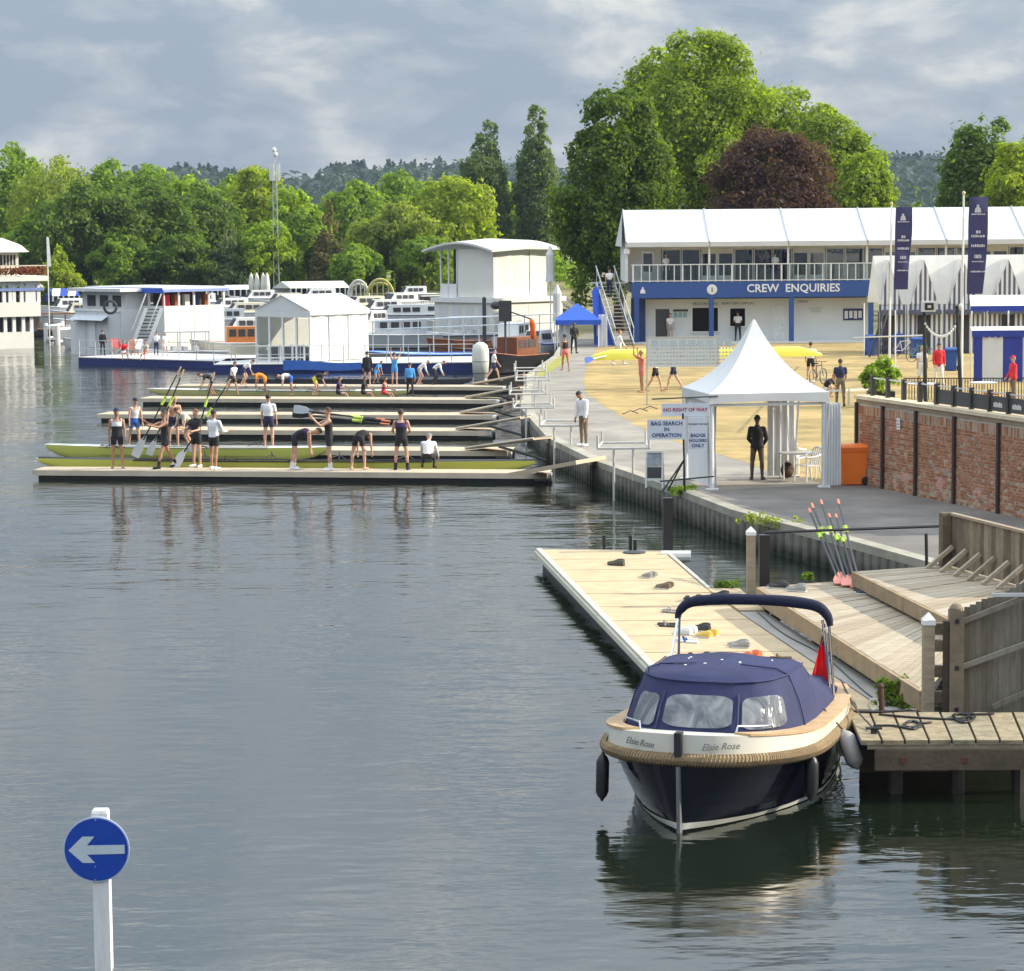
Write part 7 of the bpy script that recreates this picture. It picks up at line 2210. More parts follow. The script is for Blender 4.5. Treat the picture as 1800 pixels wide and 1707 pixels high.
BENDK = dict(lean=78, hf=.8, lL=(28, 8, -28), lR=(14, 8, -30), aL=(5, 6, 20, 4), aR=(15, 4, 30, 2))
WALK = dict(lean=5, lL=(24, 2, 12), lR=(-20, 2, -34), aL=(-20, 8, -5, 4), aR=(22, 8, 35, 4), fR=20)
SITB = dict(lean=12, sit=0, lL=(82, 8, 28), lR=(78, 8, 24), aL=(35, 12, 70, 4), aR=(40, 12, 75, 4), fL=-50, fR=-50)
CROUCH = dict(lean=48, hf=.8, lL=(96, 10, -38), lR=(88, 10, -48), aL=(30, 10, 45, 4), aR=(28, 12, 40, 4), fR=10)
CR = 'crew on the nearest stage'
Z1 = SZ + .004
# --- nearest stage
person('rower in black unisuit and dark cap standing at the left end of the nearest stage', 207, 823, Z1, 1.86, 8, dict(STAND, aL=(2, 9, 10, 2), aR=(-4, 9, 6, 2)), uni('black', 'white'), 'black', 1, CR, c['navy'])
person('rower in black unisuit stepping left and steadying a slanting oar', 291, 823, Z1, 1.84, -62, dict(WALK, lean=2, aL=(65, 6, 105, 0), aR=(72, 6, 118, 0)), uni('black') + [('socks', c['black'], SOCK), ('shoes', c['black'], SHOE, .012)], 'black', 1, CR)
person('rower in black T-shirt and shorts behind the crossed oars', 346, 821, Z1, 1.80, -30, dict(STAND, aL=(30, 8, 85, -8), aR=(40, 6, 100, 0)), kit('black', 'black', False, 'white'), 'red', 0, CR)
person('rower in long white shirt and black shorts beside the white oar blade', 377, 825, Z1, 1.84, 150, dict(STAND, lL=(8, 6, 0), lR=(-8, 4, -8), aL=(20, 8, 70, -6), aR=(25, 8, 85, -4)), kit('white', 'black', True, 'white'), 'black', 1, CR)
person('rower in purple-black unisuit bending down to the right, left of the oar carrier', 519, 825, Z1, 1.86, 92, BEND, uni('black', 'purple') + [('socks', c['white'], SOCK), ('shoes', c['white'], SHOE, .012)], 'brown', 0, CR)
person('rower in black unisuit carrying oars level on the shoulder', 579, 827, Z1, 1.92, -78, dict(STAND, aL=(62, 8, 135, -2), aR=(68, 8, 140, -2)), uni('black') + [('shoes', c['white'], SHOE, .012), ('socks', c['white'], SOCK)], 'brown', 0, CR)
person('rower in black unisuit bending away over the boat, seen from behind', 631, 825, Z1, 1.84, 158, dict(BEND, lean=100, lL=(-4, 12, -6), lR=(2, 12, -8), aL=(-6, 8, 4, 4)), uni('black'), 'black', 0, CR)
person('broad rower in purple-backed unisuit standing with his back turned', 706, 826, Z1, 1.85, 178, dict(STAND, lL=(0, 9, 0), lR=(0, 9, 0), aL=(14, 16, 62, -28), aR=(14, 16, 62, -28)), uni('black', 'purple') + [('socks', c['black'], SOCK), ('shoes', c['black'], SHOE, .012)], 'brown', 0, CR, bulk=1.06)
person('person crouching in a white jacket at the right end of the crew', 752, 824, Z1, 1.72, 175, CROUCH, [('trousers', c['black'], TRO), ('jacket', c['white'], LS, .02), ('shoes', c['black'], SHOE, .012)], 'grey', 0, CR)
# --- second stage and green boat
G = 'crew around the green boat'
person('rower in white and blue kit with dark cap leaning over the green boat', 237, 786, Z1, 1.70, 30, dict(STAND, lean=14, lL=(12, 5, 2), lR=(-14, 5, -16)), [('shorts', c['blue'], SHO), ('vest', c['white'], VEST, .016)], 'black', 0, G, c['black'])
person('shirtless fair-haired rower in blue shorts with bowed head', 306, 786, Z1, 1.78, 20, dict(STAND, lean=16, head=22, aL=(10, 12, 18, 4)), [('shorts', c['navy'], SHO)], 'blond', 0, G)
person('rower in white shirt and navy shorts seen from behind on the green boat stage', 473, 788, Z1, 1.82, 172, STAND, kit('white', 'navy'), 'black', 0, G)
person('rower in pale pink top bending behind the crossed oars', 334, 788, Z1, 1.70, -50, dict(BENDK, lean=55), kit('cream', 'navy'), 'brown', 0, G)
# --- fifth stage
G = 'crew on the fifth stage'
h5 = 1.5
person('person in dark top bending low at the left of the fifth stage', 374, 695, Z1, h5, -85, dict(BENDK, lean=85), kit('black', 'navy'), 'black', 1, G, vox=.026)
person('person in long white top leaning right on the fifth stage', 409, 696, Z1, 1.6, 60, dict(WALK, lean=18), kit('white', 'black'), 'brown', 1, G, vox=.026)
person('person in orange shirt bending down on the fifth stage', 466, 695, Z1, h5, -95, BEND, kit('orange', 'orange'), 'black', 1, G, vox=.026)
person('person in white shirt and blue shorts bending left on the fifth stage', 512, 695, Z1, h5, -90, dict(BEND, lean=95), kit('white', 'blue'), 'brown', 0, G, vox=.026)
person('person in black shirt and yellow shorts bending right on the fifth stage', 553, 695, Z1, h5, 90, BENDK, kit('black', 'yellow'), 'black', 0, G, vox=.026)
person('seated rower in purple top in the pale boat', 594, 693, .22, h5, 80, SITB, kit('purple', 'black'), 'brown', 0, G, vox=.026)
person('seated rower in black top in the pale boat, left of the red vest', 638, 693, .22, h5, 80, SITB, kit('black', 'black'), 'black', 1, G, vox=.026)
person('seated rower in red and white vest in the pale boat', 674, 693, .22, h5, 75, SITB, [('shorts', c['red'], SHO), ('vest', c['red'], VEST, .016), ('bib', c['white'], {'chest': (.2, .8)}, .02)], 'brown', 1, G, vox=.026)
person('person in bright blue jacket and black leggings seen from behind', 721, 696, Z1, 1.48, 178, STAND, [('leggings', c['black'], TRO), ('jacket', c['light_blue'], LS, .022), ('shoes', c['black'], SHOE, .012)], 'brown', 0, G, vox=.026)
# --- farthest stage
G = 'crew on the farthest stage'
h6 = 1.46
person('person in white shirt bending right on the farthest stage, left side', 428, 676, Z1, 1.5, 88, dict(BENDK, lean=62), kit('white', 'navy'), 'brown', 0, G, vox=.028)
person('person in black jacket and cap standing with back turned on the farthest stage', 646, 677, Z1, 1.6, 175, STAND, kit('black', 'black', True), 'black', 0, G, c['black'], vox=.028)
person('child-sized person in pale blue bending beside the black jacket', 661, 674, Z1, 1.25, 60, dict(BENDK, lean=45), kit('light_blue', 'light_blue'), 'brown', 0, G, vox=.03)
person('rower in light blue unisuit reaching both arms up to a boat', 694, 677, Z1, 1.56, 160, dict(STAND, lean=-4, aL=(165, 10, 178, 0), aR=(150, 18, 172, 8)), uni('light_blue'), 'brown', 0, G, vox=.026)
person('person in white top and cap bending right behind the bright blue jacket', 737, 676, Z1, h6, 85, dict(BENDK, lean=60), kit('white', 'grey', True), 'grey', 0, G, c['white'], vox=.028)
person('person in white shirt, black trousers and pink cap bending right', 763, 676, Z1, h6, 85, dict(BENDK, lean=65), kit('white', 'black', True, 'black', True), 'brown', 0, G, c['pink'], vox=.028)
# --- path and lawn
ZL = LAND + .012
G = 'people on the bank'
person('person in white T-shirt and dark shorts striding up the farthest gangway', 868, 670, .45, 1.6, 95, dict(WALK, lL=(32, 4, 10), lR=(-28, 4, -36)), kit('white', 'navy', False, 'white'), 'black', 0, G, vox=.026)
person('young person in black vest and pale shorts standing on the towpath', 994, 653, ZL, 1.76, -150, dict(WALK, lL=(10, 3, 4), lR=(-9, 3, -14), aL=(0, 6, 10, 2), aR=(4, 6, 30, -10)), [('shorts', c['pink'], SHO), ('vest', c['black'], VEST, .016)], 'black', 1, G)
person('guard in black uniform under the blue gazebo', 1009, 621, ZL, 1.72, 20, dict(STAND, aL=(10, 10, 60, -20), aR=(10, 10, 60, -20)), kit('black', 'black', True, 'black', True), 'black', 2, G, vox=.026)
person('man in white shirt walking behind the carried yellow boat', 1088, 641, ZL, 1.80, 100, WALK, kit('white', 'cream', True, 'white'), 'red', 0, G, vox=.026)
person('man in salmon pink shirt holding up the carried yellow boat', 1128, 690, ZL, 1.78, -70, dict(STAND, aL=(115, 20, 175, -5), aR=(125, 12, 178, 0)), [('shorts', c['pink'], SHO), ('shirt', c['pink'], TEE, .018)], 'blond', 1, G)
person('rower in white and blue top carrying the boat, nearer the man in pink', 1152, 688, ZL, 1.72, 70, dict(WALK, aL=(120, 15, 170, 0), aR=(120, 15, 170, 0)), [('shorts', c['black'], SHO), ('vest', c['white'], VEST, .016)], 'blond', 0, G)
person('rower in white and blue top carrying the boat under the results board middle', 1184, 685, ZL, 1.72, -105, dict(WALK, aL=(120, 15, 170, 0), aR=(120, 15, 170, 0)), [('shorts', c['navy'], SHO), ('vest', c['light_blue'], VEST, .016)], 'brown', 0, G)
person('man in white jumper looking down at the quay edge', 1026, 784, ZL, 1.78, -50, dict(lean=8, head=38, lL=(3, 4, -2), lR=(-2, 4, -3), aL=(6, 7, 14, 0), aR=(6, 7, 14, 0)), [('trousers', c['khaki'], TRO), ('jumper', c['white'], LS, .028), ('shoes', c['white'], SHOE, .014)], 'black', 1, G)
person('man in black jacket and brown trousers inside the pagoda tent, back turned', 1331, 843, ZL, 1.74, 172, dict(STAND, lL=(0, 6, 0), lR=(0, 5, 0), aL=(8, 12, 45, -25), aR=(6, 14, 40, -22)), [('trousers', c['brown'], TRO), ('jacket', c['black'], JKT, .02), ('shoes', c['brown'], SHOE, .014)], 'black', 2, G, bulk=1.05)
person('man in white T-shirt and black shorts beside the black bicycle', 1425, 672, ZL, 1.78, 165, dict(STAND, aL=(18, 12, 45, 4), aR=(2, 10, 10, 2)), kit('white', 'black', False, 'white'), 'brown', 0, G)
person('man in navy polo shirt standing behind the tent, back turned', 1477, 714, ZL, 1.80, 175, dict(STAND, aL=(10, 10, 60, -10), aR=(10, 8, 55, -10)), kit('navy', 'khaki', False, 'black', True), 'brown', 0, G)
person('person in dark top crouching beside the bicycle wheel', 1449, 700, ZL, 1.62, 60, CROUCH, kit('black', 'cream'), 'brown', 0, G)
person('man in scarlet blazer and white trousers walking towards the wall', 1650, 676, ZL, 1.80, 5, dict(lean=1, lL=(14, 4, 6), lR=(-10, 4, -16), aL=(-6, 10, 4, 2), aR=(8, 10, 16, 2)), [('trousers', c['white'], TRO), ('shirt', c['white'], VEST, .012), ('blazer', c['red'], JKT, .03), ('shoes', c['white'], SHOE, .014)], 'brown', 1, G, c['navy'])
person('person in scarlet blazer and red cap in front of the canvas kiosk, side on', 1781, 706, ZL, 1.78, -80, dict(STAND, aL=(6, 6, 40, 0), aR=(6, 6, 40, 0)), [('trousers', c['khaki'], TRO), ('blazer', c['red'], JKT, .032), ('shoes', c['brown'], SHOE, .014)], 'grey', 0, G, c['red'])
person('person in white skirt and red bag half hidden by the loudspeaker pole', 1620, 676, ZL, 1.66, 10, STAND, [('skirt', c['white'], {'pelvis': FULL, 'thigh': FULL, 'shin': (0, .25)}, .05), ('top', c['white'], TEE, .018)], 'blond', 0, G)
def DX(px, py, y, z):
    q = D(px, py, y); return (q.x, y, z)
person('man in white shirt and black trousers at the serving hatch', 0, 0, LAND + .125, 1.78, 178, dict(STAND, aL=(25, 8, 80, -5), aR=(25, 8, 80, -5)), kit('white', 'black', False, 'black', True), 'black', 1, G, vox=.026, dxy=DX(1297, 600, BY + 1.1, 0))
person('person in white shirt at the registration hatch above the results board', 0, 0, LAND + .125, 1.70, 20, STAND, kit('white', 'grey'), 'black', 0, G, vox=.026, dxy=DX(1178, 600, BY + .9, 0))
person('person in white shirt and dark skirt climbing the pavilion stairs', 0, 0, 3.6, 1.68, 170, dict(WALK, lL=(30, 3, -8), lR=(-6, 3, -10)), kit('white', 'navy', False, 'black', True), 'black', 0, G, vox=.028, dxy=(5.98, BY + .15, 0))
for i, (x, tp_) in enumerate(((1170, 'white'), (1385, 'navy'), (1362, 'white'))):
    person(['guest in white seen through the balcony rail, left', 'guest in navy on the balcony by the glass doors', 'guest in white on the balcony right of the first doors'][i], 0, 0, fas1 + .005, 1.7, 30 + 60 * i, STAND, kit(tp_, 'navy', False, None, True), 'brown', 0, G, vox=.03, dxy=DX(x, 480, BY + .9, 0))
# ================================================================== BOATS, PONTOONS AND TENTS BEHIND
def cbox(mb, c, th, a0, a1, b0, b1, z0, z1):
    """box in a frame: corner c, axis A at angle th (towards right/back), axis B = A + 90 deg (towards left/back)"""
    ca, sa = math.cos(th), math.sin(th)
    q = [(c.x + ca * a - sa * b, c.y + sa * a + ca * b) for a, b in ((a0, b0), (a1, b0), (a1, b1), (a0, b1))]
    return mb.add([(x, y, z0) for x, y in q] + [(x, y, z1) for x, y in q], [(0, 3, 2, 1), (4, 5, 6, 7), (0, 1, 5, 4), (1, 2, 6, 5), (2, 3, 7, 6), (3, 0, 4, 7)])
def cp(c, th, a, b, z): return Vector((c.x + math.cos(th) * a - math.sin(th) * b, c.y + math.sin(th) * a + math.cos(th) * b, z))

# --- blue pontoons
PZ = .46
def blue_pontoon(lab, x0, y0, x1, y1, wid, posts):
    a, c_ = P(x0, y0, 0), P(x1, y1, 0)
    d_ = (c_ - a).normalized(); n_ = Vector((-d_.y, d_.x, 0)); n_ = n_ if n_.y > 0 else -n_
    o = thing('blue_pontoon', lab, 'pontoon', tuple(a), 0, 'blue pontoons')
    MB().prism([(p.x, p.y) for p in (a, c_, c_ + n_ * wid, a + n_ * wid)], -.3, PZ - .05).build('float', bluepont, o)
    MB().prism([(p.x, p.y) for p in (a - n_ * .05, c_ - n_ * .05, c_ + n_ * (wid + .05), a + n_ * (wid + .05))], PZ - .049, PZ).build('deck', offwhite, o)
    for k in range(posts + 1):
        q = a.lerp(c_, k / posts) + n_ * .1
        MB().tube([(q.x, q.y, PZ), (q.x, q.y, PZ + 1.0)], .03, 6).build('rail_post', galv, o)
    for zz in (PZ + .98, PZ + .5):
        MB().tube([a + n_ * .1 + Vector((0, 0, zz)), c_ + n_ * .1 + Vector((0, 0, zz))], .02, 5).build('rail', offwhite, o)
    return a, c_, d_, n_
pa = blue_pontoon('long blue pontoon with guests in front of the canopied houseboat', 138, 641, 405, 649, 6, 9)
pb = blue_pontoon('long blue pontoon carrying the white marquee', 376, 655, 832, 651, 6.5, 12)
# blue tarpaulin hanging at pontoon edge
o = thing('blue_tarpaulin', 'light blue tarpaulin folded over the pontoon edge below the marquee', 'tarpaulin', tuple(P(510, 652, .3)))
q0 = P(498, 655, .0); 
MB().grid(lambda u, v: (q0.x + 4.3 * u, q0.y - .12 - .05 * math.sin(u * 9), .12 + .55 * v * (1 - .3 * u) + .04 * math.sin(u * 7)), 14, 3).build('sheet', pm('tarp_blue', (.05, .16, .55), .5, .15, 2), o, smooth=True)
# --- marquee on the pontoon
TH = R(46)
mc = P(546, 637, PZ)
mq = thing('pontoon_marquee', 'white marquee with clear gable windows standing on the blue pontoon', 'marquee', tuple(mc))
La, Lb = 95 / (scale_at(mc) * math.cos(TH)), 104 / (scale_at(mc) * math.sin(TH))
ez_, rz_ = 3.28, 4.15
side = pm('marquee_side', (.74, .73, .68), .6, .05, .8, .35, 2.5)
for k in range(3):
    MB().grid(lambda u, v, k=k: cp(mc, TH, La * (k + .02 + .96 * u) / 3, .04 * math.sin(u * 8 + k), PZ + .05 + (ez_ - PZ - .1) * v), 10, 3).build('side_panel', side, mq, smooth=True)
MB().slab([cp(mc, TH, -.1, -.12, ez_), cp(mc, TH, La + .1, -.12, ez_), cp(mc, TH, La + .1, Lb / 2, rz_), cp(mc, TH, -.1, Lb / 2, rz_)], .03).build('roof_panel', white, mq)
MB().slab([cp(mc, TH, -.1, Lb / 2 + .005, rz_), cp(mc, TH, La + .1, Lb / 2 + .005, rz_), cp(mc, TH, La + .1, Lb + .12, ez_), cp(mc, TH, -.1, Lb + .12, ez_)], .03).build('roof_panel', white, mq)
MB().add([cp(mc, TH, -.02, -.05, ez_ - .02), cp(mc, TH, -.02, Lb + .05, ez_ - .02), cp(mc, TH, -.02, Lb / 2, rz_ - .02)], [(0, 1, 2)]).build('gable', white, mq)
cbox(MB(), mc, TH, -.06, -.0, -.05, Lb + .05, ez_ - .35, ez_ - .03).build('gable_valance', white, mq)
cbox(MB(), mc, TH, -.1, La + .1, -.14, -.1, ez_ - .22, ez_ + .0).build('side_valance', white, mq)
for k in range(5):
    b_ = Lb * k / 4
    cbox(MB(), mc, TH, -.05, .05, b_ - .06, b_ + .06, PZ, ez_ - .36).build('gable_post', whitep, mq)
    if k < 4: cbox(MB(), mc, TH, -.01, .01, b_ + .07, b_ + Lb / 4 - .07, PZ + .25, ez_ - .4).build('window_pane', glassmat('clear_wall', (.85, .86, .84), .12), mq)
for k in range(4): cbox(MB(), mc, TH, -.005 + La * k / 3, .05 + La * k / 3, -.03, .06, PZ, ez_).build('side_post', whitep, mq)
cbox(MB(), mc, TH, .1, La, Lb - .05, Lb, PZ, ez_).build('far_side', side, mq)
for k in range(3): cbox(MB(), mc, TH, .6, 1.4, .5 + k * 1.4, 1.4 + k * 1.4, PZ, PZ + .8).build('inside_furniture', darkgrey, mq)
cbox(MB(), mc, TH, .05, La - .1, .1, Lb - .1, PZ + .002, PZ + .03).build('floor', offwhite, mq)
# white balustrade in front of the gable
wb_ = thing('white_balustrade', 'white balustrade panels in front of the marquee gable', 'balustrade', tuple(P(455, 639, PZ)))
a_, c_ = P(452, 639, PZ), P(535, 638, PZ)
for k in range(5):
    q = a_.lerp(c_, k / 4); MB().box(q.x - .05, q.x + .05, q.y - .05, q.y + .05, PZ, PZ + 1.05).build('post', whitep, wb_)
for zz in (.3, .95): MB().beam(a_ + Vector((0, 0, zz)), c_ + Vector((0, 0, zz)), .05, .08).build('rail', whitep, wb_)

# --- canopied houseboat (two decks, outside stair)
hcn = D(290, 600, 160.0); hcn.z = 0
hb2 = thing('canopied_houseboat', 'white two-deck houseboat with blue-edged canopy and outside stair', 'houseboat', (hcn.x, hcn.y, 0))
TH2 = R(41); s2 = F / 160.0
A2, B2 = 96 / (s2 * math.cos(TH2)), 8.6
z1_ = 3.15; z2_ = 4.05; z3_ = 4.32
cbox(MB(), hcn, TH2, 0, A2, 0, B2, -.3, z1_).build('lower_deck', pm('hb_white', (.74, .73, .68), .55, .05, .8), hb2)
cbox(MB(), hcn, TH2, -.25, A2 + .25, -.25, B2 + .25, z2_ + .1, z3_).build('canopy', white, hb2)
for a_ in (0, A2 * .25, A2 * .5, A2 * .75, A2):
    cbox(MB(), hcn, TH2, a_ - .06 if a_ else 0, a_ + .06, 0.001, .12, z1_, z2_ + .1).build('post', whitep, hb2)
for b_ in (B2 * .2, B2 * .4, B2 * .6, B2 * .8, B2 - .1):
    cbox(MB(), hcn, TH2, 0.001, .12, b_, b_ + .14, z1_, z2_ + .1).build('post', whitep, hb2)
cbox(MB(), hcn, TH2, -.27, -.251, -.25, B2 + .2, z2_ - .08, z3_ - .05).build('blue_valance', royal, hb2)
cbox(MB(), hcn, TH2, -.2, A2 + .2, -.27, -.251, z2_ - .02, z3_ - .12).build('blue_valance', pm('valance_pale', (.25, .32, .62), .6), hb2)
cbox(MB(), hcn, TH2, .3, A2 - .3, 1.6, 1.7, z1_, z2_).build('upper_back', darkin, hb2)
for k in range(5): cbox(MB(), hcn, TH2, .4 + k * .75, .75 + k * .75, .5, .9, z1_, z1_ + .7).build('deck_chair', [red, wood, offwhite, navy, wood][k], hb2)
# lower-left wing with awning
wg = D(214, 600, 160.5); wg.z = 0
cbox(MB(), wg, TH2, -.0, 2.4, 0, 5.5, -.3, 2.95).build('cabin_block', pm('hb_grey', (.66, .67, .67), .6, .04, 1), hb2)
cbox(MB(), wg, TH2, .6, 2.3, .4, 5.5, 2.951, 4.0).build('upper_cabin', pm('hb_panel', (.58, .58, .56), .6, .1, 2), hb2)
cbox(MB(), wg, TH2, -.1, 2.6, -.1, 6.2, 4.05, 4.25).build('awning_roof', white, hb2)
for k in range(3): cbox(MB(), wg, TH2, .585, .6, .9 + k * 1.5, 1.9 + k * 1.5, 3.1, 3.8).build('upper_window', darkin, hb2)
for k in range(4): cbox(MB(), wg, TH2, -.03, -.001, .1 + k * 1.36, .16 + k * 1.36, -.1, 2.95).build('canvas_seam', offwhite, hb2)
cbox(MB(), wg, TH2, -.04, -.031, 3.0, 3.8, .5, 2.4).build('cabin_door', whitep, hb2)
cbox(MB(), wg, TH2, -.06, -.045, -.05, 5.55, 2.8, 2.95).build('fascia_rail', whitep, hb2)
for k in range(4): cbox(MB(), hcn, TH2, A2 * (k + .98) / 4.0 - .02, A2 * (k + .98) / 4.0 + .02, -.012, -.001, .2, z1_ - .05).build('panel_seam', offwhite, hb2)
lw = D(186, 602, 162); lw.z = 0
cbox(MB(), lw, TH2, 0, 1.4, 0, 4.2, -.3, 2.05).build('side_cabin', pm('hb_white', (.74, .73, .68), .55), hb2)
MB().slab([cp(lw, TH2, -.6, -.5, 2.25), cp(lw, TH2, -.6, 3.4, 2.25), cp(lw, TH2, .9, 3.4, 3.1), cp(lw, TH2, .9, -.5, 3.1)], .03).build('canvas_awning', pm('awning_pale', (.62, .66, .70), .6), hb2)
for k in range(3): cbox(MB(), lw, TH2, -.012, .0, .5 + k * 1.2, 1.2 + k * 1.2, 1.0, 1.8).build('cabin_window', darkin, hb2)
# stair
for k in range(11):
    t_ = k / 10
    q = D(246 + 24 * t_, 606 - 62 * t_, 158.0)
    MB().box(q.x - .45, q.x + .45, q.y - .15, q.y + .15, q.z - .03, q.z + .03).build('stair_tread', darkgrey, hb2)
for dx_ in (-13, 14):
    a_, c_ = D(246 + dx_, 606, 157.7), D(270 + dx_, 542, 157.7)
    MB().beam(a_, c_, .06, .22).build('stair_string', whitep, hb2)
    MB().tube([a_ + Vector((0, 0, .9)), c_ + Vector((0, 0, .9))], .04, 5).build('stair_rail', whitep, hb2)
# lifebuoy
q = D(194, 540, 158.5); MB().tube([(q.x + .38 * math.cos(a), q.y, q.z + .38 * math.sin(a)) for a in [6.283 * k / 16 for k in range(17)]], .09, 6, cap=False).build('lifebuoy', darkgrey, hb2)

# --- houseboat at the left edge
HY = 175.0
def lx(px): return D(px, 500, HY).x
def lz(py, px=30): return D(px, py, HY).z
hb1 = thing('balconied_houseboat', 'tall white houseboat with arches, flowered balcony and domed canopy at the left edge', 'houseboat', (lx(82), HY, 0))
XL = lx(-60); hw1 = pm('hb1_white', (.78, .76, .69), .55, .05, 1)
MB().box(XL, lx(56), HY, HY + 5, -.3, lz(583)).build('lower_hull', hw1, hb1)
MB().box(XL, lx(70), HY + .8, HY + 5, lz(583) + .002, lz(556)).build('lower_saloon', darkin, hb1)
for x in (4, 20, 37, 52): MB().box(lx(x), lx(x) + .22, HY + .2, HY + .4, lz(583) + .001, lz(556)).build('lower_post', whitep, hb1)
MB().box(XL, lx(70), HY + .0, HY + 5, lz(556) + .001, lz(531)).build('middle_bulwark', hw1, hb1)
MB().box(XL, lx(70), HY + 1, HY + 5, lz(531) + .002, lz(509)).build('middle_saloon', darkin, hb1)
for x in (2, 13, 20, 34, 44, 50, 56, 65): MB().box(lx(x), lx(x) + .24, HY + .1, HY + .3, lz(531) + .001, lz(495)).build('middle_post', whitep, hb1)
MB().box(XL, lx(77), HY + .02, HY + .08, lz(511), lz(506)).build('blue_awning', pm('awn_blue', (.2, .27, .55), .6), hb1)
for x0 in (-14, 7, 40):
    pts = [(lx(x0 + 11) + 1.0 * math.cos(a), HY + .2, lz(508) + .45 * math.sin(a)) for a in [math.pi * k / 10 for k in range(11)]]
    MB().tube(pts, .1, 5).build('arch', whitep, hb1)
MB().box(XL, lx(82), HY - .4, HY + 5.2, lz(494), lz(485)).build('balcony_floor', hw1, hb1)
MB().box(XL, lx(80), HY - .3, HY - .25, lz(468), lz(466)).build('balcony_rail', pm('rail_cream', (.66, .56, .42), .6), hb1)
for k in range(14): MB().box(lx(-40 + 9 * k), lx(-40 + 9 * k) + .06, HY - .3, HY - .25, lz(484), lz(468)).build('baluster', wood, hb1)
r = np.random.default_rng(8)
n_ = 700
Cc = np.stack([r.uniform(lx(-20), lx(79), n_), r.normal(HY - .38, .06, n_), lz(482) + r.random(n_) * .45], 1)
me = quads_mesh('flower_boxes', leaves_np(Cc, r.normal(size=(n_, 3)), .09, r), leafmat('flowers', (.05, .10, .02), (.45, .10, .12)))
link('flower_boxes', me, hb1).location = -Vector(hb1.location)
hb1_turn = True
MB().box(XL, lx(37), HY + .6, HY + 4.5, lz(485) + .01, lz(443)).build('upper_cabin', hw1, hb1)
for x in (-12, -6, 0, 4, 10, 16, 22, 28): MB().box(lx(x), lx(x) + .14, HY + .585, HY + .599, lz(466), lz(448)).build('upper_window', darkin, hb1)
dm = MB()
rgs = []
for k in range(13):
    a = math.pi * k / 12
    yy = HY + 2.3 - 2.9 * math.cos(a)
    rgs.append([(XL, yy, lz(443) + .95 * math.sin(a)), (lx(20), yy, lz(443) + .95 * math.sin(a)), (lx(40), yy, lz(443) + .62 * math.sin(a)), (lx(55), yy * .7 + (HY + 2.3) * .3, lz(443) + .02)])
dm.loft(rgs, cap=False, closed=False).build('domed_canopy', cream, hb1, smooth=True)
hb1.rotation_euler = (0, 0, R(30))       # moored at an angle, its side turned to the light
fp_ = thing('feather_flag', 'thin white feather flag behind the houseboat balcony', 'flag', (lx(74), HY + 3, 0))
MB().slab([(lx(71), HY + 3, lz(470)), (lx(77), HY + 3, lz(470)), (lx(74), HY + 3, lz(417)), (lx(71), HY + 3, lz(420))], .03, (0, -1, 0)).build('sail', whitep, fp_)
MB().tube([(lx(71), HY + 3, 0), (lx(71), HY + 3, lz(417))], .04, 6).build('pole', whitep, fp_)

# --- barrel-roofed houseboat near the bank
h3 = D(868, 590, 185.0); h3.z = 0
TH3 = R(45); s3 = F / 185.0
A3, B3 = 96 / (s3 * math.cos(TH3)), 96 / (s3 * math.sin(TH3))
hb3 = thing('barrel_roof_houseboat', 'large white houseboat with curved roof and plain canvas walls left of the chestnut', 'houseboat', (h3.x, h3.y, 0))
zl, zu = 2.85, 6.35
wl3 = pm('hb3_white', (.76, .74, .68), .55, .04, .8, .3, 2)
cbox(MB(), h3, TH3, -.3, A3 + 1.3, -.3, B3 + .3, -.3, zl - .35).build('lower_storey', wl3, hb3)
cbox(MB(), h3, TH3, -.5, A3 + 1.5, -.5, B3 + .5, zl - .34, zl).build('middle_roof', whitep, hb3)
for k in range(3):
    MB().grid(lambda u, v, k=k: cp(h3, TH3, A3 * (k + .01 + .98 * u) / 3, .03 * math.sin(u * 5 + k * 2), zl + .02 + (zu - zl) * v), 8, 3).build('wall_panel', wl3, hb3, smooth=True)
for k in range(2):
    b0, b1_ = B3 * .66 * (k + .01) / 2, B3 * .66 * (k + .99) / 2
    MB().grid(lambda u, v: cp(h3, TH3, .03 * math.sin(u * 5 + k), b0 + (b1_ - b0) * u, zl + .02 + (zu - zl) * v), 8, 3).build('wall_panel', wl3, hb3, smooth=True)
cbox(MB(), h3, TH3, .0, .03, B3 * .67, B3, zl, zl + 1.0).build('balcony_panel', whitep, hb3)
for b_ in (B3 * .68, B3 * .84, B3 * .99):
    cbox(MB(), h3, TH3, .0, .1, b_ - .05, b_ + .05, zl, zu).build('balcony_post', whitep, hb3)
cbox(MB(), h3, TH3, 1.2, A3, B3 * .6, B3 - .2, zl, zu).build('inner_room', darkin, hb3)
rgs = []
for k in range(13):
    v = k / 12; bb_ = -.6 + (B3 + 1.8) * v
    zz = zu + .10 + .85 * math.sin(math.pi * (.1 + .8 * v)) - .25
    rgs.append([cp(h3, TH3, -.7, bb_, zz - .15), cp(h3, TH3, A3 / 2, bb_, zz + .08), cp(h3, TH3, A3 + .8, bb_, zz - .05), cp(h3, TH3, A3 + .8, bb_, zz - .2), cp(h3, TH3, A3 / 2, bb_, zz - .12), cp(h3, TH3, -.7, bb_, zz - .3)])
MB().loft(rgs).build('curved_roof', white, hb3, smooth=35)
for k in range(4): 
    cbox(MB(), h3, TH3, -.315, -.301, .3 + k * B3 / 4, B3 / 4 - .2 + k * B3 / 4, .6, 2.2).build('lower_panel', pm('hb_grey', (.66, .67, .67), .6), hb3)
for k in range(2): cbox(MB(), h3, TH3, .3 + k * 3, 2.6 + k * 3, -.315, -.301, .3, 2.3).build('lower_panel', wl3, hb3)
q0, q1 = cp(h3, TH3, A3 + 1.5, .5, zl), cp(h3, TH3, A3 + 3.6, -1.5, .8)
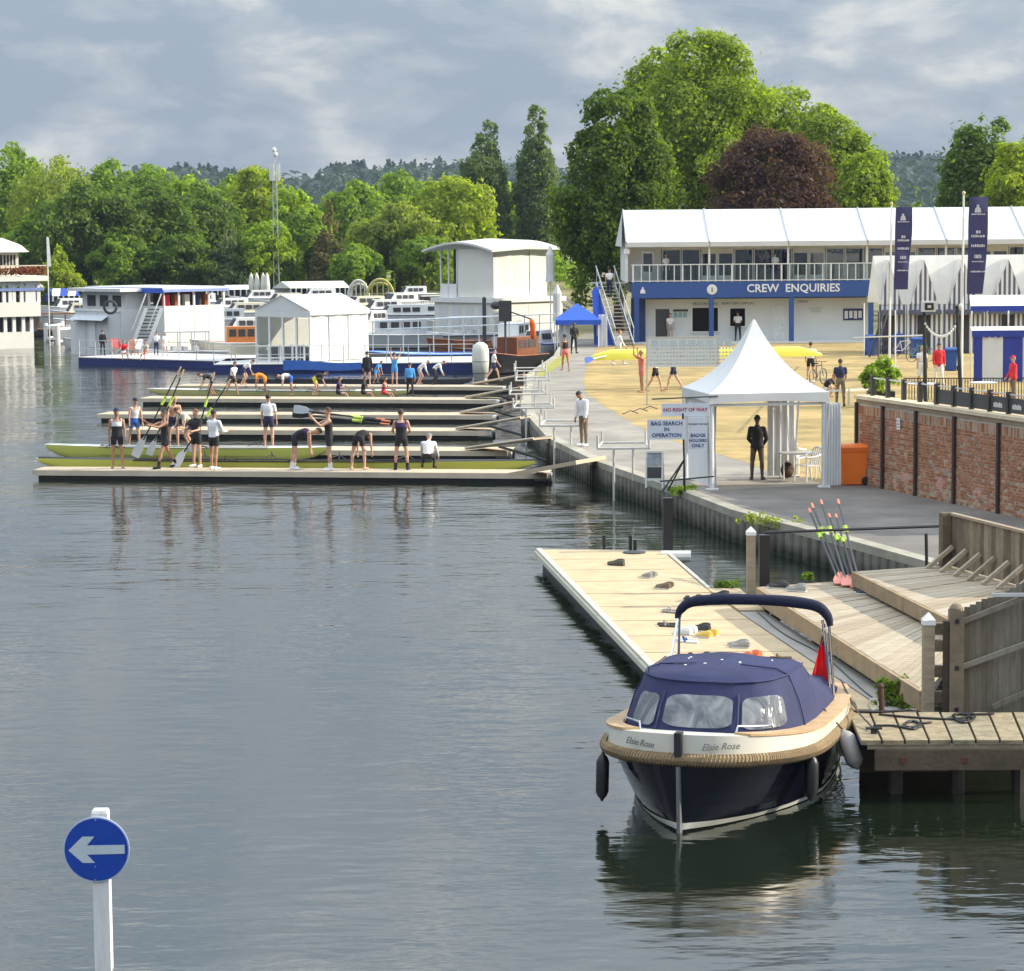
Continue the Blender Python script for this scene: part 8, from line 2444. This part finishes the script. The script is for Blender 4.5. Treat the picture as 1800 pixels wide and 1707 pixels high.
for sgn in (-.4, .4): MB().beam(q0 + Vector((sgn, 0, 0)), q1 + Vector((sgn, 0, 0)), .06, .2).build('stair_string', galv, hb3)
for k in range(9):
    q = q0.lerp(q1, k / 8); MB().box(q.x - .4, q.x + .4, q.y - .12, q.y + .12, q.z - .02, q.z + .02).build('stair_tread', galv, hb3)
# furled white parasols and pole beside it
for i, (x, y0_, y1_) in enumerate(((968, 590, 432), (980, 600, 500))):
    q = D(x, y0_, 172 - 4 * i); tq = D(x, y1_, 172 - 4 * i)
    o = thing('furled_parasol', ['furled white parasol beside the curved-roof houseboat', 'furled white parasol above the blue gazebo'][i], 'parasol', (q.x, q.y, LAND), 0, 'furled parasols')
    MB().tube([(q.x, q.y, LAND), (q.x, q.y, tq.z)], .05, 6).build('pole', whitep, o)
    MB().tube([(q.x, q.y, tq.z - 2.4), (q.x, q.y, tq.z - 1.8), (q.x, q.y, tq.z - .6), (q.x, q.y, tq.z)], [.35, .28, .3, .05], 10).build('furled_cloth', white, o)

# --- generic moored boats
def moored(lab, px, py, L_, rz, kind='cruiser', hull=None, top=None, extra=None, wid=None, name='moored_boat'):
    p = P(px, py, 0)
    o = thing(name, lab, 'boat', tuple(p), R(rz), 'moored boats')
    W = wid or L_ * .17
    st = [0, .03, .1, .2, .35, .6, .85, 1.0]
    fb = {'cruiser': .85, 'launch': .5, 'open': .5, 'barge': .9}[kind]
    rings = []; gun = []
    for u in st:
        w_ = W * (1 - (1 - min(1, u / .45)) ** 2.2) ** .6 * (1 - .08 * max(0, u - .6))
        zt = fb + .25 * max(0, 1 - u * 2.5)
        x_ = (u - .5) * L_
        rings.append([(x_, -w_, zt), (x_ + .06 * L_ * (1 - u) * .6, -w_ * .82, .05), (x_ + .1 * L_ * (1 - u) * .6, 0, -.3), (x_ + .06 * L_ * (1 - u) * .6, w_ * .82, .05), (x_, w_, zt)])
        gun.append((x_, w_, zt))
    MB().loft(rings, cap=True, closed=False).build('hull', hull or whitep, o, smooth=30, world=False)
    dk_ = MB(); dk_.add([(x, -w_ * .97, z - .03) for x, w_, z in gun] + [(x, w_ * .97, z - .03) for x, w_, z in reversed(gun)], [tuple(range(2 * len(gun)))]); dk_.build('deck', top or offwhite, o, world=False)
    for sg in (1, -1): MB().tube([(x, sg * w_, z) for x, w_, z in gun], .035, 5).build('gunwale', extra or whitep, o, world=False)
    if kind == 'cruiser':
        x0_, x1_ = -.22 * L_, .25 * L_
        MB().loft([[(x0_, -W * .75, fb - .05), (x1_, -W * .75, fb - .05), (x1_, W * .75, fb - .05), (x0_, W * .75, fb - .05)], [(x0_ + .1 * L_, -W * .62, fb + .85), (x1_, -W * .62, fb + .85), (x1_, W * .62, fb + .85), (x0_ + .1 * L_, W * .62, fb + .85)]]).build('cabin', top or whitep, o, world=False)
        for sg in (1, -1):
            for k in range(3):
                xa = x0_ + (.12 + .1 * k) * L_
                MB().slab([(xa, sg * W * .74, fb + .3), (xa + .08 * L_, sg * W * .74, fb + .3), (xa + .08 * L_, sg * W * .66, fb + .65), (xa, sg * W * .66, fb + .65)], .02, (0, sg, 0)).build('window', darkin, o, world=False)
        MB().slab([(x0_ + .01, -W * .6, fb + .1), (x0_ + .01, W * .6, fb + .1), (x0_ + .085 * L_, W * .55, fb + .8), (x0_ + .085 * L_, -W * .55, fb + .8)], .02, (-1, 0, .5)).build('windscreen', darkin, o, world=False)
    elif kind == 'launch':       # cabin on posts
        rf = [(-.18 * L_, fb + 1.15), (.3 * L_, fb + 1.15)]
        MB().box(rf[0][0], rf[1][0], -W * .8, W * .8, fb + 1.15, fb + 1.23).build('canopy', top or red, o, world=False)
        for xx in np.linspace(rf[0][0] + .05, rf[1][0] - .05, 4):
            for sg in (1, -1): MB().tube([(xx, sg * W * .72, fb - .05), (xx, sg * W * .72, fb + 1.15)], .025, 5).build('canopy_post', extra or galv, o, world=False)
        for k in range(3): MB().box((-.1 + .12 * k) * L_, (-.05 + .12 * k) * L_, -W * .6, W * .6, fb - .1, fb + .3).build('seat', offwhite, o, world=False)
    elif kind == 'barge':
        MB().box(-.1 * L_, .36 * L_, -W * .7, W * .7, fb - .05, fb + 1.0).build('wheelhouse', top or whitep, o, world=False)
        for sg in (1, -1):
            for k in range(4):
                xa = (-.07 + .1 * k) * L_
                MB().box(xa, xa + .075 * L_, sg * W * .7 - .01, sg * W * .7 + .01, fb + .4, fb + .85).build('window', darkin, o, world=False)
    else:
        for k in range(3): MB().box((-.15 + .2 * k) * L_, (-.1 + .2 * k) * L_, -W * .8, W * .8, fb - .15, fb - .1).build('thwart', wood, o, world=False)
    return o
creamh = pm('hull_cream', (.70, .66, .52), .35, .05, 1); redc = pm('canopy_red', (.42, .06, .06), .6); bluec = pm('stripe_navy', (.03, .03, .12), .4); slv = pm('hull_silver', (.50, .52, .54), .35, .1, 1)
MV = [
 ('white cabin cruiser behind the marquee roof, left', 430, 566, 8.5, 15, 'cruiser', whitep, creamh, None),
 ('white cruiser between the canopied houseboat and the marquee', 404, 556, 8, 25, 'cruiser', creamh, whitep, None),
 ('white cruiser with dark screen above the red canopy boat', 398, 580, 7, 10, 'cruiser', whitep, whitep, None),
 ('red canopied passenger launch beside the wooden cabin launch', 365, 622, 7.5, 12, 'launch', creamh, redc, galv),
 ('white open day boat with canvas in front of the cream wall', 318, 632, 7, 15, 'launch', whitep, pm('canvas_grey', (.45, .45, .46), .7), galv),
 ('varnished wooden cabin launch left of the marquee', 414, 628, 7, 10, 'barge', creamh, pm('cabin_orange', (.55, .20, .05), .4, .15, 4), None),
 ('white cruiser moored near the blue and white awning', 160, 583, 7.5, 20, 'cruiser', whitep, whitep, None),
 ('dark hulled wooden launch behind the left houseboat', 95, 590, 8, 8, 'launch', darkgrey, wood, wood),
 ('small white speedboat under the awning', 140, 566, 6.5, 20, 'cruiser', whitep, creamh, None),
 ('white motor cruiser with navy stripe right of the marquee', 705, 572, 10, 12, 'cruiser', whitep, whitep, bluec),
 ('white rounded cruiser in front of the far trees', 702, 545, 8.5, 30, 'cruiser', whitep, whitep, None),
 ('cream cruiser with yellow panel behind the marquee', 640, 552, 9, 25, 'cruiser', creamh, creamh, pm('stripe_yellow', (.7, .65, .1), .4)),
 ('white cruiser with large side windows left of the curved-roof houseboat', 750, 570, 8.5, 10, 'cruiser', creamh, whitep, None),
 ('small brown wooden boat far behind near the trees', 745, 540, 6.5, 15, 'open', wood, wood, None),
 ('grey covered white boat alongside the marquee pontoon', 680, 612, 9, 8, 'barge', slv, pm('cover_grey', (.52, .54, .57), .6), None),
 ('silver work boat with black stripe', 770, 602, 10, 6, 'open', slv, slv, black),
 ('open white boat with a pale blue cover behind the pontoon', 757, 637, 11, 4, 'open', slv, pm('cover_pale_blue', (.35, .58, .72), .6), royal),
 ('dark wooden rowing skiff among the moored boats', 825, 612, 8, 30, 'open', wood, darkgrey, wood),
 ('brown varnished skiff in front of the dark one', 838, 628, 8, 25, 'open', wood, wood, black),
 ('white cabin boat with a long dark window by the bank', 898, 622, 7, 75, 'barge', whitep, whitep, None),
 ('varnished cabin launch moored at the end of the quay', 900, 654, 6.5, 60, 'barge', black, pm('cabin_brown', (.20, .07, .03), .35, .2, 4), wood),
 ('white tender with a blue cover beside the grass verge', 945, 630, 5.5, 65, 'cruiser', whitep, whitep, royal),
 ('white cruiser far behind under the mast', 500, 545, 8, 20, 'cruiser', whitep, creamh, None),
 ('white cruiser far behind left of the long cream marquee', 455, 538, 8, 15, 'cruiser', whitep, whitep, None),
 ('white cruiser far behind right of the yellow arches', 725, 530, 7.5, 15, 'cruiser', whitep, whitep, None),
 ('white motorboat just right of the white piling', 150, 600, 6, 12, 'cruiser', whitep, whitep, None),
 ('white launch with grey canopy between piling and canopied houseboat', 172, 612, 6, 20, 'launch', whitep, offwhite, galv),
 ('cream cruiser tight behind the orange cabin launch', 432, 600, 7, 15, 'cruiser', creamh, whitep, None),
 ('white cruiser nose-on left of the grey covered boat', 652, 585, 7, 60, 'cruiser', whitep, whitep, None),
 ('white cruiser with navy band below the yellow arches', 672, 560, 8, 18, 'cruiser', whitep, whitep, bluec),
 ('small white cruiser under the curved-roof houseboat balcony', 790, 585, 6.5, 20, 'cruiser', whitep, creamh, None),
 ('varnished launch with white canopy far right of the arches', 760, 552, 7, 10, 'launch', wood, whitep, wood),
 ('white cruiser far behind the canopied houseboat stern', 350, 545, 8, 15, 'cruiser', whitep, whitep, None),
 ('white launch under cover in front of the curved-roof houseboat', 815, 600, 7, 15, 'launch', slv, whitep, galv),
 ('white cruiser far left behind the awning stripes', 118, 556, 7, 25, 'cruiser', whitep, whitep, None),
 ('white cruiser far behind in front of the cream marquee', 560, 535, 9, 12, 'cruiser', creamh, whitep, None),
]
for m_ in MV: moored(m_[0], m_[1], m_[2], m_[3] * .8, m_[4], m_[5], m_[6], m_[7], m_[8])

# white padded pile and other river furniture
p = P(845, 668, 0)
o = thing('padded_pile', 'tall white padded mooring pile with a rounded top beside the farthest stage', 'mooring pile', (p.x, p.y, -.8))
MB().loft([[(p.x + w_ * math.cos(a) , p.y + w_ * .7 * math.sin(a), z) for a in [6.283 * k / 16 for k in range(16)]] for w_, z in ((.34, -.8), (.34, .35), (.40, .38), (.44, 1.0), (.43, 1.5), (.36, 1.78), (.18, 1.93), (.03, 1.96))]).build('cover', cream, o, smooth=True)
for zz in (.36, .95): MB().tube([(p.x + .43 * math.cos(a), p.y + .31 * math.sin(a), zz) for a in [6.283 * k / 16 for k in range(17)]], .015, 4, cap=False).build('strap', darkgrey, o)
q = D(936, 583, 137)
o = thing('orange_windsock', 'orange cloth hanging from a boom among the moored boats', 'windsock', (q.x, q.y, 0))
MB().loft([[(q.x + w_ * math.cos(a) + dx_, q.y + w_ * .4 * math.sin(a), D(936, yy, 137).z) for a in [6.283 * k / 10 for k in range(10)]] for yy, w_, dx_ in ((561, .1, -.05), (570, .16, 0), (580, .14, .02), (588, .17, .03), (596, .05, .0))]).build('cloth', pm('sock_orange', (.70, .12, .01), .7, .2, 4), o, smooth=True)
a_ = D(888, 545, 138); MB().tube([a_, D(934, 561, 137)], .04, 5).build('boom', darkgrey, o)
MB().box(a_.x - .35, a_.x + .35, a_.y - .2, a_.y + .2, a_.z - .6, a_.z + .5).build('winch_head', darkgrey, o)
MB().tube([(a_.x, a_.y, -.5), (a_.x, a_.y, a_.z)], .07, 6).build('mast', darkgrey, o)
MB().ell((a_.x - .5, a_.y, a_.z + .25), .3, .25, .22).build('lamp_head', darkgrey, o)
# long grey handrail behind the boats
hr_ = thing('gangway_handrail', 'long pale handrail running behind the moored boats to the gazebo', 'handrail', tuple(D(650, 600, 150).xy) + (0,))
a_, c_ = D(655, 564, 150), D(975, 552, 150)
MB().tube([a_, c_], .04, 5).build('rail', galv, hr_); MB().tube([a_ + Vector((0, 0, -.5)), c_ + Vector((0, 0, -.5))], .03, 5).build('rail', galv, hr_)
for k in range(13):
    q = a_.lerp(c_, k / 12); MB().tube([(q.x, q.y, -.6), (q.x, q.y, q.z)], .035, 5).build('post', galv, hr_)
o = thing('dark_pile', 'dark slim pile in front of the curved-roof houseboat', 'pile', tuple(D(851, 600, 160).xy) + (-1,))
q = D(851, 527, 160); MB().tube([(q.x, q.y, -1), (q.x, q.y, q.z)], .12, 8).build('shaft', darkgrey, o); MB().lathe((q.x, q.y, q.z), [(.13, 0), (.13, .1), (.02, .2)], 8).build('cap', darkgrey, o)
# white timber dolphins left
wp_ = thing('white_piling', 'group of white piles joined by rails right of the left houseboat', 'piling', tuple(P(105, 604, 0)))
for i, (x, y) in enumerate(((81, 601), (102, 606), (110, 596), (129, 604))):
    q = P(x, y, 0); MB().tube([(q.x, q.y, -1), (q.x, q.y, 1.35)], .16, 8).build('pile', whitep, wp_)
for (x0, y0, x1, y1) in ((81, 601, 129, 604), (102, 606, 129, 604), (81, 601, 110, 596)):
    for zz in (1.1, .25):
        a_, c_ = P(x0, y0, 0), P(x1, y1, 0); MB().beam(a_ + Vector((0, 0, zz)), c_ + Vector((0, 0, zz)), .1, .16).build('rail', whitep, wp_)

# --- far bank tents
def far_tent(lab, x0, x1, ybase, eave, ridge, dep, mat, split=.25, openside=True, name='far_marquee'):
    y = P((x0 + x1) / 2, ybase, LAND).y
    xl, xm, xr = D(x0, ybase, y).x, D(x0 + (x1 - x0) * split, ybase, y).x, D(x1, ybase, y).x
    ze = D(x1, eave, y).z; zr = D(x1, ridge, y).z
    o = thing(name, lab, 'marquee', (xl, y, LAND), 0, 'marquees on the far bank')
    g = (xm - xl)
    A_, B_, Cc_ = Vector((xl, y + g * .8, ze)), Vector((xm, y, ze)), Vector((xr, y + .6, ze))
    rg1, rg2 = Vector(((xl + xm) / 2, y + g * .4, zr)), Vector((xr - g * .4, y + 1.6, zr))
    MB().add([B_, Cc_, rg2, rg1], [(0, 1, 2, 3)]).build('roof_front', mat, o)
    MB().add([A_, B_, rg1], [(0, 1, 2)]).build('roof_gable', mat, o)
    MB().add([A_, rg1, rg2, Cc_ + Vector((0, 4, 0))], [(0, 1, 2, 3)]).build('roof_back', mat, o)
    n = max(3, int((x1 - x0) / 12))
    for k in range(n + 1):
        q = B_.lerp(Cc_, k / n); MB().box(q.x - .07, q.x + .07, q.y - .07, q.y + .07, LAND, ze).build('post', whitep, o)
    MB().box(xl, xm, y + g * .8, y + g * .8 + .1, LAND, LAND + .9).build('low_wall', mat, o)
    MB().box(xm, xr, y + 2.4, y + 2.5, LAND, ze).build('back_wall', darkin, o)
    return o
far_tent('long cream marquee on the far bank with open sides', 476, 616, 521, 506, 494, 4, cream)
far_tent('white marquee with a row of posts right of the canopied houseboat', 388, 443, 520, 509, 501, 4, white)
far_tent('white marquee behind the canopied houseboat roof', 300, 392, 519, 510, 502, 4, cream)
far_tent('small striped blue and white awning tent left of the canopied houseboat', 78, 138, 530, 520, 507, 3, stripemat('awning_stripes', (.03, .08, .42), (.72, .73, .74), 1.6))
far_tent('white awning over moored boats behind the canopied houseboat', 140, 215, 528, 513, 506, 3, white)
for i, (x, y) in enumerate(((442, 520), (452, 520), (463, 520), (470, 520))):
    q = P(x, y, LAND)
    o = thing('furled_parasol', ['furled cream parasol left of the long cream marquee, first', 'furled cream parasol left of the long cream marquee, second', 'furled cream parasol left of the long cream marquee, third', 'furled cream parasol touching the long cream marquee'][i], 'parasol', tuple(q), 0, 'furled parasols')
    MB().tube([(q.x, q.y, LAND), (q.x, q.y, LAND + 2.4)], .06, 5).build('pole', wood, o)
    MB().tube([(q.x, q.y, LAND + .7), (q.x, q.y, LAND + 1.2), (q.x, q.y, LAND + 2.2), (q.x, q.y, LAND + 2.6)], [.3, .32, .2, .03], 8).build('furled_cloth', cream, o)
# arched bridges
for i, (x0, x1, yt, mat) in enumerate(((612, 648, 493, cream), (645, 692, 491, pm('arch_yellow', (.62, .55, .16), .6)))):
    y = P((x0 + x1) / 2, 523, LAND).y
    o = thing('garden_arch', ['pale arched footbridge right of the long cream marquee', 'yellow barred arched footbridge on the far bank'][i], 'arch', (D(x0, 520, y).x, y, LAND), 0, 'arched footbridges')
    xa, xb = D(x0, 520, y).x, D(x1, 520, y).x; zt = D(x0, yt, y).z - LAND
    for k, rr in enumerate((1.0, .78)):
        pts = [((xa + xb) / 2 - (xb - xa) / 2 * math.cos(a), y + .3 * k, LAND + zt * rr * math.sin(a)) for a in [math.pi * q / 14 for q in range(15)]]
        MB().tube(pts, .14, 5).build('arch_rib', mat, o)
    for q in range(2, 13, 2):
        a = math.pi * q / 14; x = (xa + xb) / 2 - (xb - xa) / 2 * math.cos(a)
        MB().tube([(x, y, LAND), (x, y, LAND + zt * math.sin(a))], .07, 4).build('arch_bar', mat, o)
# phone mast
mx_ = D(484, 500, 340); mt = thing('phone_mast', 'slim grey phone mast with panel antennas above the trees', 'mast', (mx_.x, 340, LAND))
zt = D(485, 258, 340).z
MY = 297.0
mx_ = D(486, 500, MY); zt = D(485, 256, MY).z; zp = D(485, 318, MY).z
mt.location = (mx_.x, MY, LAND); INV[mt] = Matrix.Translation(-Vector((mx_.x, MY, LAND)))
for q in (-.32, .32):
    MB().tube([(mx_.x + q, MY, LAND), (mx_.x + q * .6, MY, zt - 2.2)], .055, 5).build('tower_leg', galv, mt)
for k in range(16):
    z0, z1 = LAND + (zt - 2.2 - LAND) * k / 16, LAND + (zt - 2.2 - LAND) * (k + 1) / 16; sg = 1 if k % 2 else -1
    MB().tube([(mx_.x - .3 * sg * (1 - .4 * k / 16), MY, z0), (mx_.x + .3 * sg * (1 - .4 * k / 16), MY, z1)], .035, 4).build('lattice_brace', galv, mt)
for a in (0.3, 1.9, 2.8, 4.4):
    q = (mx_.x + .5 * math.cos(a), MY + .5 * math.sin(a))
    MB().box(q[0] - .14, q[0] + .14, q[1] - .1, q[1] + .1, zp, zp + 2.0).build('antenna_panel', whitep, mt)
MB().tube([(mx_.x, MY, zt - 2.3), (mx_.x, MY, zt)], .06, 5).build('spike', galv, mt)
for dz in (.5, 1.0): MB().ell((mx_.x + .15 * (dz > .6), MY - .1, zt - dz), .28, .2, .28).build('dish', whitep, mt)
# --- people on the blue pontoon
G = 'guests on the blue pontoon'
person('guest in black standing at the left end of the blue pontoon', 181, 625, PZ + .004, 1.5, 170, STAND, kit('black', 'black', True, 'black', True), 'black', 0, G, vox=.03)
person('guest in white shirt leaning on the blue pontoon rail', 275, 626, PZ + .004, 1.45, 160, dict(STAND, lean=15), kit('white', 'navy', False, None, True), 'brown', 0, G, vox=.03)
person('guest in white dress right of the houseboat stair', 291, 626, PZ + .004, 1.4, 30, STAND, kit('white', 'white'), 'blond', 0, G, vox=.03)
def deckchair(px, py, lab, mat, rz):
    p = P(px, py, PZ)
    o = thing('deckchair', lab, 'deckchair', (p.x, p.y, PZ + .003), R(rz), 'deckchairs on the blue pontoon')
    for sg in (-.28, .28):
        MB().beam((sg, -.5, .02), (sg, .45, .95), .04, .05).build('frame_rail', wood, o, world=False)
        MB().beam((sg * .9, .5, .02), (sg * .9, -.35, .42), .04, .05).build('frame_rail', wood, o, world=False)
    MB().grid(lambda u, v: (-.25 + .5 * u, -.35 + .78 * v, .40 - .16 * math.sin(math.pi * min(1, v * 1.15)) + .52 * v ** 1.4), 2, 8).build('canvas', mat, o, smooth=True, world=False)
deckchair(206, 623, 'red deckchair left of the seated red guest', redc, 30); deckchair(245, 624, 'white deckchair below the houseboat stair', whitep, 10); deckchair(230, 624, 'orange deckchair in the middle of the blue pontoon', pm('dc_orange', (.6, .25, .15), .7), -20)
person('seated guest in red top on the blue pontoon', 217, 622, PZ + .35, 1.5, 20, SITB, kit('red', 'white'), 'brown', 0, G, vox=.03)
person('seated guest in pale pink on the blue pontoon', 257, 622, PZ + .35, 1.45, -20, SITB, kit('cream', 'pink'), 'brown', 0, G, vox=.03)
finish_people()
